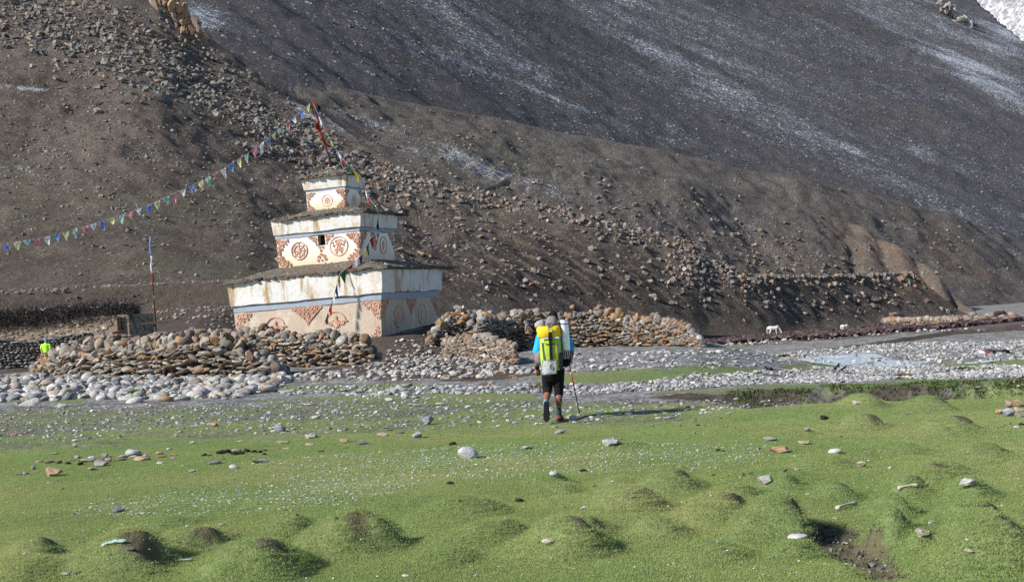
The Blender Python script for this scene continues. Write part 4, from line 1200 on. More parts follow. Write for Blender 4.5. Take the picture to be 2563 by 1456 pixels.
def wob(P, k=.035, f=.9, seed=0):
    x, y, z = P
    a = fbm(np.array(x * f + z * .7), np.array(y * f + z * 1.1), seed, 3)
    b = fbm(np.array(y * f - z * .6 + 40), np.array(x * f + z), seed + 5, 3)
    c = fbm(np.array((x + y) * f * 1.2), np.array((x - y) * f * 1.2), seed + 9, 3)
    return (x + k * float(a), y + k * float(b), z + k * float(c))

def skirt(name, rows, mat, nx, seed, hole=None, cap=True, k=.035):
    """four battered walls from rows of (z, half width); hole = (a0, a1, z0, z1, depth) in the front wall"""
    bm = bmesh.new()
    zs = [r[0] for r in rows]
    hs = [r[1] for r in rows]
    zz = list(np.linspace(zs[0], zs[-1], max(3, int((zs[-1] - zs[0]) / .12))))
    aa = list(np.linspace(-1, 1, nx))
    if hole:
        zz = sorted(set([round(v, 4) for v in zz if abs(v - hole[2]) > .05 and abs(v - hole[3]) > .05] + [hole[2], hole[3]]))
    cache = {}
    def vert(x, y, z):
        key = (round(x, 4), round(y, 4), round(z, 4))
        if key not in cache:
            cache[key] = bm.verts.new(wob((x, y, z), k, .9, seed))
        return cache[key]
    for side in range(4):
        A = aa
        for i in range(len(zz) - 1):
            def pt(a, z):
                h = float(np.interp(z, zs, hs))
                q = a * h
                return {0: (q, -h, z), 1: (h, q, z), 2: (-q, h, z), 3: (-h, -q, z)}[side]
            AA = A
            if hole and side == 0:
                h0 = float(np.interp(hole[2], zs, hs))
                AA = sorted(set([v for v in A if abs(v - hole[0] / h0) > .03 and abs(v - hole[1] / h0) > .03] + [hole[0] / h0, hole[1] / h0]))
            for j in range(len(AA) - 1):
                if hole and side == 0 and hole[2] - .001 <= zz[i] and zz[i + 1] <= hole[3] + .001 and hole[0] / h0 - .001 <= AA[j] and AA[j + 1] <= hole[1] / h0 + .001:
                    continue
                bm.faces.new([vert(*pt(AA[j], zz[i])), vert(*pt(AA[j + 1], zz[i])), vert(*pt(AA[j + 1], zz[i + 1])), vert(*pt(AA[j], zz[i + 1]))])
    if cap:
        for z in (zz[0], zz[-1]):
            h = float(np.interp(z, zs, hs)) - .004
            vs = [bm.verts.new(wob(p, k, .9, seed)) for p in ((-h, -h, z), (h, -h, z), (h, h, z), (-h, h, z))]
            bm.faces.new(vs if z > zz[0] else vs[::-1])
    return new_obj(name, bm_mesh(name, bm, False), mat, chorten)

# tiers: (wall rows), (band), (cornice)
T1 = dict(w=[(-.3, 2.90), (.6, 2.93), (2.06, 3.02)], b=[(2.05, 3.035), (2.31, 3.05)], c=[(2.30, 3.13), (3.17, 3.19)])
T2 = dict(w=[(3.3, 1.70), (3.6, 1.70), (4.74, 1.745)], b=[(4.73, 1.76), (4.90, 1.77)], c=[(4.89, 1.83), (5.44, 1.875)])
T3 = dict(w=[(5.6, .80), (5.75, .80), (6.50, .825)], b=[(6.49, .835), (6.59, .84)], c=[(6.58, .885), (7.04, .955)])
NICHE = (.0, .31, 4.34, 4.72, .5)
skirt('base_wall', T1['w'], M['cream_plaster'], 48, 1)
skirt('base_band', T1['b'], M['grey_band'], 48, 2, k=.04)
skirt('base_cornice', T1['c'], M['white_plaster'], 48, 3, k=.05)
mw = skirt('middle_wall', T2['w'], M['mid_plaster'], 36, 4, NICHE)
skirt('middle_band', T2['b'], M['grey_band'], 32, 5, k=.03)
skirt('middle_cornice', T2['c'], M['white_plaster'], 32, 6, k=.04)
skirt('top_wall', T3['w'], M['top_plaster'], 20, 7, k=.02)
skirt('top_band', T3['b'], M['grey_band'], 20, 8, k=.02)
skirt('top_cornice', T3['c'], M['white_plaster'], 20, 9, k=.02)
def box_bm(bm, x0, x1, y0, y1, z0, z1, rot=None):
    vs = [bm.verts.new(p) for p in ((x0, y0, z0), (x1, y0, z0), (x1, y1, z0), (x0, y1, z0), (x0, y0, z1), (x1, y0, z1), (x1, y1, z1), (x0, y1, z1))]
    for f in ((0, 3, 2, 1), (4, 5, 6, 7), (0, 1, 5, 4), (1, 2, 6, 5), (2, 3, 7, 6), (3, 0, 4, 7)):
        bm.faces.new([vs[i] for i in f])
    return vs
# the niche: reveals in plaster and a near-black box painting the shade behind
bm = bmesh.new()
a0, a1, z0, z1, dp = NICHE
yf = -1.71
q = [bm.verts.new(p) for p in ((a0 - .02, yf, z0 - .02), (a1 + .02, yf, z0 - .02), (a1 + .02, yf, z1 + .02), (a0 - .02, yf, z1 + .02))]
r_ = [bm.verts.new((v.co.x, yf + dp, v.co.z)) for v in q]
for i in range(4):
    bm.faces.new((q[i], q[(i + 1) % 4], r_[(i + 1) % 4], r_[i]))
niche = new_obj('niche', bm_mesh('niche', bm), M['cream_plaster'], chorten)
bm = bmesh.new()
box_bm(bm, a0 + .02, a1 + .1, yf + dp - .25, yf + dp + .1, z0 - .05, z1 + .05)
new_obj('niche_shade', bm_mesh('niche_shade', bm), M['painted_shade'], niche)

# roofs: earth mound edged with overlapping slates
def roof(name, half, z_edge, inner, z_in, seed, n_sl):
    n = 40
    g = np.linspace(-1, 1, n)
    A, B = np.meshgrid(g, g)
    r = np.maximum(np.abs(A), np.abs(B)) * half
    X, Y = A * half, B * half
    Z = np.interp(r, [0, inner, half], [z_in + .02, z_in, z_edge]) + .03 * fbm(X * 1.7, Y * 1.7, seed, 3) * (r < half * .98)
    me = np_mesh(name, np.stack([X, Y, Z], -1).reshape(-1, 3), grid_faces(n, n), True)
    o = new_obj(name, me, M['roof_earth'], chorten)
    # slates
    for layer in range(3):
        hh = half + .065 - .025 * layer + random.uniform(-.02, .02)
        z = z_edge - .065 + .036 * layer
        for side in range(4):
            s = -hh
            while s < hh:
                w = random.uniform(.28, .62) if half > 1.2 else random.uniform(.2, .4)
                d = random.uniform(.28, .42) if half > 1.2 else random.uniform(.2, .3)
                c = s + w / 2
                if side >= 2 and random.random() < .4:
                    s += w
                    continue
                out = hh + random.uniform(-.07, .05) - d / 2
                x, y, rz = {0: (c, -out, 0), 1: (out, c, R(90)), 2: (c, out, 0), 3: (-out, c, R(90))}[side]
                sl = new_obj('slate', slate_mesh[random.randrange(len(slate_mesh))], None, o, (x, y, z + random.uniform(-.012, .014)),
                             (random.gauss(0, .035), random.gauss(0, .035), rz + random.gauss(0, .12)), (w * .56, d * .62, random.uniform(.016, .03)))
                k = random.choice([(.075, .066, .058), (.055, .05, .045), (.11, .095, .075), (.15, .105, .05), (.085, .08, .07), (.13, .11, .08)])
                sl.color = (*k, 1)
                s += w * .86
    # pebbles lying on the earth
    m = int(220 * half)
    a, b = rng.uniform(-half, half, m), rng.uniform(-half, half, m)
    rr = np.maximum(np.abs(a), np.abs(b))
    k = (rr > inner * .98) | (inner < .3)
    a, b, rr = a[k], b[k], rr[k]
    zz = np.interp(rr, [0, inner, half], [z_in + .02, z_in, z_edge]) + .02
    s = rng.uniform(.012, .05, len(a)) ** 1.0
    scatter('roof_pebbles', np.stack([a, b, zz], -1), np.stack([s, s * .8, s * .4], -1), rng.uniform(-.3, .3, (len(a), 3)) + np.array([0, 0, 1]) * rng.uniform(0, 6, (len(a), 1)), pick(PAL_RIVER, len(a)), SH_ANG1, None, o)
    return o
slate_mesh = []
for i in range(7):
    rs = np.random.default_rng(90 + i)
    n = 7
    ang = np.linspace(0, 2 * np.pi, n, endpoint=False) + rs.uniform(-.25, .25, n)
    xy = np.stack([np.clip(1.25 * np.cos(ang), -1, 1), np.clip(1.25 * np.sin(ang), -1, 1)], -1) * rs.uniform(.82, 1.08, (n, 1))
    V = np.concatenate([np.c_[xy, np.full(n, -1)], np.c_[xy * .96, np.full(n, 1)]])
    Fc = []
    for k in range(n):
        Fc += [(k, (k + 1) % n, n + (k + 1) % n), (k, n + (k + 1) % n, n + k)]
    for k in range(1, n - 1):
        Fc += [(0, k + 1, k), (n, n + k, n + k + 1)]
    me = np_mesh('slate', V, Fc, False)
    me.materials.append(M['slate'])
    slate_mesh.append(me)
roof('base_roof', 3.22, 3.24, 1.66, 3.66, 31, 0)
roof('middle_roof', 1.92, 5.50, .76, 5.80, 32, 0)
tr = roof('top_roof', 1.0, 7.10, .12, 7.36, 33, 0)
for (dx, dy, sx, rz, c) in [(-.1, -.15, .16, .5, (.5, .48, .45)), (.12, -.1, .14, 2.2, (.42, .28, .18)), (-.02, -.22, .2, -.5, (.34, .31, .28)), (.05, .05, .12, 1, (.6, .58, .55)), (-.18, -.05, .2, .9, (.2, .19, .18)), (.3, -.5, .1, .9, (.6, .58, .56))]:
    stone_obj('stone', (dx, dy, 7.40), (sx, sx * .5, .035), (random.uniform(-.3, .3), random.uniform(-.4, .4), rz), c, 'angular', 2, tr)

# relief ornaments
class Rel:
    def __init__(self, side, tier, lift=.03):
        self.bm, self.side, self.t, self.lift = bmesh.new(), side, tier, lift
    def P(self, a, z, t):
        rows = self.t['w']
        h = float(np.interp(z, [r[0] for r in rows], [r[1] for r in rows])) + t
        return (a, -h, z) if self.side == 0 else (h, a, z)
    def ribbon(self, pts, w, closed=False, t=None):
        t = t or self.lift
        n = len(pts)
        L, R_, Lb, Rb = [], [], [], []
        for i, (a, z) in enumerate(pts):
            p0 = pts[i - 1] if (i > 0 or closed) else pts[i]
            p1 = pts[(i + 1) % n] if (i < n - 1 or closed) else pts[i]
            dx, dz = p1[0] - p0[0], p1[1] - p0[1]
            l = math.hypot(dx, dz) or 1
            nx, nz = -dz / l * w / 2, dx / l * w / 2
            L.append(self.bm.verts.new(self.P(a + nx * .7, z + nz * .7, t))); R_.append(self.bm.verts.new(self.P(a - nx * .7, z - nz * .7, t)))
            Lb.append(self.bm.verts.new(self.P(a + nx, z + nz, -.04))); Rb.append(self.bm.verts.new(self.P(a - nx, z - nz, -.04)))
        for i in range(n if closed else n - 1):
            j = (i + 1) % n
            for q in ((L[i], L[j], R_[j], R_[i]), (Lb[i], Lb[j], L[j], L[i]), (R_[i], R_[j], Rb[j], Rb[i])):
                self.bm.faces.new(q)
    def disc(self, a, z, ra, rz=None, n=14, t=None, rot=0):
        rz = rz or ra
        t = t or self.lift
        c, s = math.cos(rot), math.sin(rot)
        def pt(k, f, tt):
            u, v = math.cos(k / n * 2 * math.pi) * ra * f, math.sin(k / n * 2 * math.pi) * rz * f
            return self.P(a + u * c - v * s, z + u * s + v * c, tt)
        top = [self.bm.verts.new(pt(k, .8, t)) for k in range(n)]
        bot = [self.bm.verts.new(pt(k, 1, -.04)) for k in range(n)]
        self.bm.faces.new(top)
        for k in range(n):
            self.bm.faces.new((bot[k], bot[(k + 1) % n], top[(k + 1) % n], top[k]))
    def ring(self, a, z, r, w, a0=0, a1=360, squash=1.0):
        full = a1 - a0 >= 360
        n = 30
        pts = [(a + r * squash * math.cos(R(a0 + (a1 - a0) * i / (n if full else n - 1))), z + r * math.sin(R(a0 + (a1 - a0) * i / (n if full else n - 1)))) for i in range(n)]
        self.ribbon(pts, w, full)
    def curl(self, a, z, r, turn=1, ph=0):
        pts = [(a + r * (1 - i / 17) * math.cos(ph + turn * i * .62), z + r * (1 - i / 17) * math.sin(ph + turn * i * .62)) for i in range(15)]
        self.disc(a, z, r * .95, t=self.lift * .45)
        self.ribbon(pts, r * .36)
    def done(self, name, parent=None):
        bmesh.ops.recalc_face_normals(self.bm, faces=self.bm.faces[:])
        return new_obj(name, bm_mesh(name, self.bm), M['terracotta'], parent or chorten)

def corner(side, tier, a, z, sa, sz, size, name='corner_scroll', n=5):
    """triangular cluster of curls filling a corner: sa, sz point into the field"""
    r = Rel(side, tier, .035)
    big = size * .26
    for (u, v, q) in [(.22, .22, 1.0), (.60, .16, .75), (.92, .12, .5), (.16, .60, .75), (.12, .92, .5), (.46, .44, .55), (.34, .70, .4), (.74, .34, .42)][:n + 3]:
        r.curl(a + sa * u * size, z + sz * v * size, big * q, random.choice((-1, 1)), random.uniform(0, 6))
    return r.done(name)

def swag(side, tier, a, z, w, h):
    r = Rel(side, tier, .035)
    for i in range(-3, 4):
        top = z - .06
        cols_n = 4 - abs(i)
        for j in range(cols_n):
            r.curl(a + i * w / 7.2, top - j * h / 4.4, w / 13, random.choice((-1, 1)), random.uniform(0, 6))
    r.ribbon([(a - w / 2, z - .03), (a - w * .36, z - h * .30), (a - w * .18, z - h * .62), (a, z - h * 1.02), (a + w * .18, z - h * .62), (a + w * .36, z - h * .30), (a + w / 2, z - .03)], .05)
    r.disc(a, z - h * 1.02, .05)
    return r.done('swag_scroll')

# base tier, front: two bird medallions, corner scrolls, centre swag
def bird(r, a, z, s, flip=1):
    r.disc(a, z - .02 * s, .09 * s, .17 * s, t=.05)
    r.disc(a, z + .17 * s, .055 * s, .065 * s, t=.05)
    for sg in (-1, 1):
        for k in range(5):
            an = R(200 + k * 16) if sg < 0 else R(-20 - k * 16)
            r.ribbon([(a + sg * .08 * s, z + .06 * s), (a + (.15 + .05 * (4 - k)) * s * math.cos(an) * 1.2, z + .08 * s + (.17 + .02 * k) * s * math.sin(an))], .05 * s, t=.045)
        r.disc(a + sg * .18 * s, z - .02 * s, .13 * s, .09 * s, rot=sg * -.5)
    r.disc(a, z - .26 * s, .12 * s, .06 * s)
for (a, gap) in ((-1.35, (15, 205)), (1.15, (0, 175))):
    r = Rel(0, T1)
    r.ring(a, 1.36, .40, .065, *gap)
    bird(r, a + .02, 1.36, 1.15)
    r.done('medallion')
corner(0, T1, -2.95, 2.02, 1, -1, .66)
corner(0, T1, 2.95, 2.02, -1, -1, .66)
swag(0, T1, .02, 2.04, 1.25, .62)
corner(0, T1, 2.9, .62, -1, 1, .45)
corner(0, T1, .1, .62, -1, 1, .35)
# base tier, right side
for a in (-1.3, 1.2):
    r = Rel(1, T1, .025)
    r.ring(a, 1.38, .40, .06)
    r.disc(a, 1.35, .16, .26)
    r.done('medallion')
corner(1, T1, -2.95, 2.02, 1, -1, .6)
corner(1, T1, 2.95, 2.02, -1, -1, .7)
swag(1, T1, 0, 2.04, 1.1, .6)
# middle tier, front: wheel and conch medallions
r = Rel(0, T2)
a, z = -.80, 4.22
r.ring(a, z, .33, .05)
r.ring(a, z, .215, .045)
r.disc(a, z, .075)
for k in range(8):
    t = k * math.pi / 4
    r.ribbon([(a + .05 * math.cos(t), z + .05 * math.sin(t)), (a + .27 * math.cos(t), z + .27 * math.sin(t))], .04)
    r.disc(a + .27 * math.cos(t), z + .27 * math.sin(t), .03)
r.done('wheel_medallion')
r = Rel(0, T2)
a, z = .86, 4.24
r.ring(a, z, .36, .055)
r.disc(a, z + .10, .15, .11)
r.disc(a, z - .05, .06, .18)
for sg in (-1, 1):
    for (u, v, q) in ((.13, -.13, .085), (.20, .03, .06), (.12, -.25, .05), (.24, .14, .045), (.10, .22, .04)):
        r.curl(a + sg * u, z + v, q, sg, 1)
    r.ribbon([(a + sg * .06, z - .24), (a + sg * .10, z - .1), (a + sg * .05, z + .02)], .04)
for k in range(5):
    t = R(40 + 25 * k)
    r.disc(a + .19 * math.cos(t), z + .11 + .13 * math.sin(t), .032)
r.done('vase_medallion')
corner(0, T2, -1.72, 4.70, 1, -1, .50)
corner(0, T2, 1.72, 4.70, -1, -1, .52)
corner(0, T2, -1.70, 3.68, 1, 1, .52)
corner(0, T2, 1.70, 3.68, -1, 1, .50)
corner(0, T2, -.02, 4.70, -1, -1, .34, n=3)
corner(0, T2, .33, 4.70, 1, -1, .34, n=3)
r = Rel(0, T2)
for (u, v, q) in ((.06, 4.27, .07), (.22, 4.27, .07), (.12, 4.15, .06), (.10, 4.0, .06), (.22, 3.92, .08), (.02, 3.9, .07), (.30, 3.80, .07), (-.05, 3.78, .06), (.13, 3.78, .05)):
    r.curl(u, v, q, random.choice((-1, 1)), random.uniform(0, 6))
r.done('hanging_scroll')
# middle tier, right side
r = Rel(1, T2)
r.ring(.55, 4.22, .33, .05)
r.disc(.55, 4.22, .12, .22)
r.done('medallion')
corner(1, T2, -1.70, 4.70, 1, -1, .62)
corner(1, T2, 1.70, 4.70, -1, -1, .62)
swag(1, T2, -.25, 4.70, .75, .62)
# top tier
r = Rel(0, T3, .02)
r.ring(.05, 6.10, .215, .035)
r.disc(.05, 6.10, .045)
for k in range(8):
    t = k * math.pi / 4
    r.disc(.05 + .095 * math.cos(t), 6.10 + .095 * math.sin(t), .05, .032, rot=t)
r.done('flower_medallion')
r = Rel(1, T3, .02)
r.ring(.05, 6.10, .2, .035)
r.disc(.05, 6.10, .10, .14)
r.done('medallion')
for sd_ in (0, 1):
    corner(sd_, T3, -.80, 6.47, 1, -1, .34)
    corner(sd_, T3, .80, 6.47, -1, -1, .36)
    corner(sd_, T3, -.79, 5.80, 1, 1, .28)
    corner(sd_, T3, .79, 5.80, -1, 1, .34)

# the whole shrine has slumped a little towards its left end
SLUMP = .040
def slump(o):
    ident = o.location.length < 1e-6 and abs(o.scale.x - 1) < 1e-6
    if o.type == 'MESH' and ident:
        n = len(o.data.vertices)
        co = np.empty(n * 3, np.float32)
        o.data.vertices.foreach_get('co', co)
        co = co.reshape(-1, 3)
        co[:, 2] += SLUMP * (co[:, 0] - 3.1)
        o.data.vertices.foreach_set('co', co.ravel())
        o.data.update()
    else:
        o.location.z += SLUMP * (o.location.x - 3.1)
    for c_ in o.children:
        slump(c_)
for c_ in chorten.children:
    slump(c_)

# ---------------------------------------------------------------- poles and prayer flags
def tube_mesh(name, pts, rad, n=8):
    bm = bmesh.new()
    pts = [Vector(p) for p in pts]
    rings = []
    for i, p in enumerate(pts):
        d = (pts[min(i + 1, len(pts) - 1)] - pts[max(i - 1, 0)]).normalized()
        s = d.orthogonal().normalized()
        u = d.cross(s)
        r = rad[i] if isinstance(rad, (list, tuple)) else rad
        rings.append([bm.verts.new(p + s * math.cos(2 * math.pi * k / n) * r + u * math.sin(2 * math.pi * k / n) * r) for k in range(n)])
    for a, b in zip(rings, rings[1:]):
        for k in range(n):
            bm.faces.new((a[k], a[(k + 1) % n], b[(k + 1) % n], b[k]))
    bm.faces.new(rings[0][::-1])
    bm.faces.new(rings[-1])
    bmesh.ops.recalc_face_normals(bm, faces=bm.faces[:])
    return bm_mesh(name, bm, True)

def cloth_mat(name, c):
    m, nt, bs = mat_base(name)
    v = coords(nt)
    n = noise_node(nt, 14, 4, .6, v)
    o = ramp(nt, n.outputs[0], [(.3, tuple(x * .75 for x in c)), (.7, tuple(min(.9, x * 1.1) for x in c))])
    nt.links.new(o, bs.inputs['Base Color'])
    bs.inputs['Roughness'].default_value = .9
    tr = N(nt, 'ShaderNodeBsdfTranslucent')
    nt.links.new(o, tr.inputs[0])
    mx = N(nt, 'ShaderNodeMixShader')
    mx.inputs[0].default_value = .45
    nt.links.new(bs.outputs[0], mx.inputs[1]); nt.links.new(tr.outputs[0], mx.inputs[2])
    nt.links.new(mx.outputs[0], nt.nodes['Material Output'].inputs[0])
    return m
FC = {'blue': (.26, .40, .75), 'white': (.82, .84, .86), 'red': (.75, .36, .40), 'green': (.50, .72, .64), 'yellow': (.80, .80, .50),
      'deep blue': (.02, .035, .20), 'deep red': (.42, .03, .03), 'deep green': (.02, .14, .09), 'deep yellow': (.52, .47, .05), 'orange': (.75, .26, .03), 'scarlet': (.60, .05, .02)}
for k, c in FC.items():
    M['flag ' + k] = cloth_mat('cloth_' + k.replace(' ', '_'), c)
M['cord'] = simple('flag_cord', (.30, .29, .28), .9, .2, 20)

def flag(parent, off, p0, p1, drop, side, matk):
    """a cloth triangle hanging from the cord between p0 and p1"""
    bm = bmesh.new()
    p0, p1 = Vector(p0) - off, Vector(p1) - off
    n = 5
    d = p1 - p0
    tip = (p0 + p1) / 2 + side * .5 + Vector((0, 0, -drop))
    rows = []
    for i in range(n):
        t = i / (n - 1)
        row = []
        for j in range(4):
            s = j / 3
            a = p0 + d * s
            b = tip + d * (s - .5) * .16
            p = a * (1 - t) + b * t
            bend = math.sin(t * 2.6 + s * 3.0 + off.x + p0.x * 3) * .045 * (t + .15)
            p = p + Vector((.25, -1, 0)) * bend + side * .28 * t * t
            row.append(bm.verts.new(p))
        rows.append(row)
    for a, b in zip(rows, rows[1:]):
        for k in range(3):
            bm.faces.new((a[k], a[k + 1], b[k + 1], b[k]))
    bmesh.ops.solidify(bm, geom=bm.faces[:], thickness=.004)
    return new_obj('flag', bm_mesh('flag', bm, True), M[matk], parent)

def flag_line(name, label, path, colours, every, width, drop, side, sag=.03):
    pts = [Vector(pix(px, py, D)) for (px, py, D) in path]
    root = empty(name, pts[-1])
    off = Vector(root.location)
    tag(root, label, 'prayer flags', 'prayer flag strings')
    dense = []
    for a, b in zip(pts, pts[1:]):
        m = max(2, int((b - a).length / .06))
        for i in range(m):
            dense.append(a + (b - a) * i / m)
    dense.append(pts[-1])
    # smooth the polyline
    arr = np.array([tuple(p) for p in dense])
    ker = np.hanning(13); ker /= ker.sum()
    for k in range(3):
        arr[:, k] = np.convolve(np.pad(arr[:, k], 6, mode='edge'), ker, 'valid')
    new_obj('cord', tube_mesh('cord', [tuple(p - np.array(off)) for p in arr[::3]], .007, 5), M['cord'], root)
    L = np.r_[0, np.cumsum(np.linalg.norm(np.diff(arr, axis=0), axis=1))]
    s, k = every * .4, 0
    while s + width < L[-1]:
        w = width * random.uniform(.8, 1.15)
        p0 = [float(np.interp(s, L, arr[:, q])) for q in range(3)]
        p1 = [float(np.interp(s + w, L, arr[:, q])) for q in range(3)]
        flag(root, off, p0, p1, drop * random.uniform(.75, 1.25), side * random.uniform(.5, 1.4), 'flag ' + colours[k % len(colours)])
        s += every * random.uniform(.9, 1.12) * (1 if w else 1)
        k += 1
    return root
flag_line('prayer_flag_string', 'string of pastel prayer flags stretched from the chorten pole towards the left hillside',
          [(-90, 640, 49.5), (0, 611, 50), (75, 600, 50.6), (150, 585, 51.2), (265, 551, 52), (360, 518, 52.6), (440, 483, 53.2), (500, 455, 53.7), (560, 422, 54.1), (620, 384, 54.6), (680, 340, 55.1), (735, 295, 55.5), (779, 256, 55.85)],
          ['green', 'red', 'white', 'blue', 'yellow'], .35, .27, .30, Vector((.10, -.05, 0)))
flag_line('prayer_flag_string', 'string of bright prayer flags draped down the chorten tiers to its foot',
          [(783, 258, 55.8), (805, 305, 55.6), (823, 345, 55.3), (845, 380, 55.0), (872, 416, 54.5), (905, 440, 54.6), (915, 480, 54.5), (930, 507, 54.2), (947, 522, 54.0), (947, 550, 54.2), (937, 585, 54.0), (922, 605, 53.7), (908, 636, 53.2), (880, 662, 52.5), (848, 686, 52.1), (843, 712, 52.05), (833, 748, 52.1), (820, 785, 52.1), (805, 826, 52.0)],
          ['deep blue', 'white', 'deep red', 'deep green', 'deep yellow'], .36, .34, .36, Vector((.06, -.06, 0)))

def ribbon_cloth(name, parent, pts, widths, matk, offs=0):
    bm = bmesh.new()
    prev = None
    for i, (p, w) in enumerate(zip(pts, widths)):
        p = Vector(p)
        tw = Vector((math.cos(i * .55 + offs), -.5 + .5 * math.sin(i * .8), 0)).normalized()
        a, b = bm.verts.new(p + tw * w * .1), bm.verts.new(p + tw * w)
        if prev: bm.faces.new((prev[0], a, b, prev[1]))
        prev = (a, b)
    bmesh.ops.solidify(bm, geom=bm.faces[:], thickness=.006)
    return new_obj(name, bm_mesh(name, bm, True), M[matk], parent)

b0, t0 = Vector(pix(828, 418, 55.97)), Vector(pix(780, 248, 55.97))
fp = empty('flag_pole', b0)
tag(fp, 'thin leaning pole with orange and red banner on top of the chorten', 'flag pole')
ax = t0 - b0
new_obj('pole', tube_mesh('pole', [ax * t + Vector((.02 * math.sin(t * 9), 0, 0)) for t in np.linspace(0, 1, 9)], [.045, .043, .04, .04, .037, .035, .033, .03, .02]), M['wood'], fp)
def along(t0_, t1_, n): return [ax * t + Vector((.03 * math.sin(t * 30), -.05, 0)) for t in np.linspace(t0_, t1_, n)]
ribbon_cloth('orange_banner', fp, along(.97, .66, 9), [.04, .10, .13, .15, .12, .13, .11, .09, .07], 'flag orange')
ribbon_cloth('red_banner', fp, along(.70, .28, 13), [.08, .13, .12, .14, .11, .14, .15, .13, .14, .10, .12, .08, .04], 'flag scarlet', .6)
ribbon_cloth('blue_banner', fp, [p + Vector((.1, .06, 0)) for p in along(.93, .74, 6)], [.03, .12, .15, .12, .1, .04], 'flag deep blue', .2)

# the tall pole by the hut
pb = Vector(pix(391, 842, 60)); pt_ = Vector(pix(375, 590, 60))
pb.z = float(gz(pb.x, pb.y)) - .1
hp = empty('flag_pole', pb)
tag(hp, 'tall slender pole wrapped in blue, white, red and green cloth beside the hut', 'flag pole')
ax2 = pt_ - pb
new_obj('pole', tube_mesh('pole', [ax2 * t for t in np.linspace(0, 1, 6)], [.06, .055, .045, .035, .03, .02]), M['wood'], hp)
tot = ax2.z
def zfrac(py): return (Vector(pix(383, py, 60)).z - pb.z) / tot
for (y0, y1, mk) in ((592, 640, 'flag blue'), (640, 685, 'flag white'), (685, 718, 'flag deep red'), (718, 740, 'flag deep green'), (740, 775, 'flag deep yellow')):
    f0, f1 = zfrac(y0), zfrac(y1)
    new_obj('cloth', tube_mesh('cloth', [ax2 * t + Vector((.02 * math.sin(40 * t), 0, 0)) for t in np.linspace(f0, f1 + .004, 7)], [.030 + .018 * random.random() for _ in range(7)], 7), M[mk], hp)
cb = bmesh.new()
zc = (Vector(pix(389, 808, 60)).z - pb.z)
xc = ax2.x * zc / tot
box_bm(cb, xc - .55, xc + .55, -.12, -.04, zc - .04, zc + .05)
new_obj('cross_beam', bm_mesh('cross_beam', cb), M['wood'], hp)
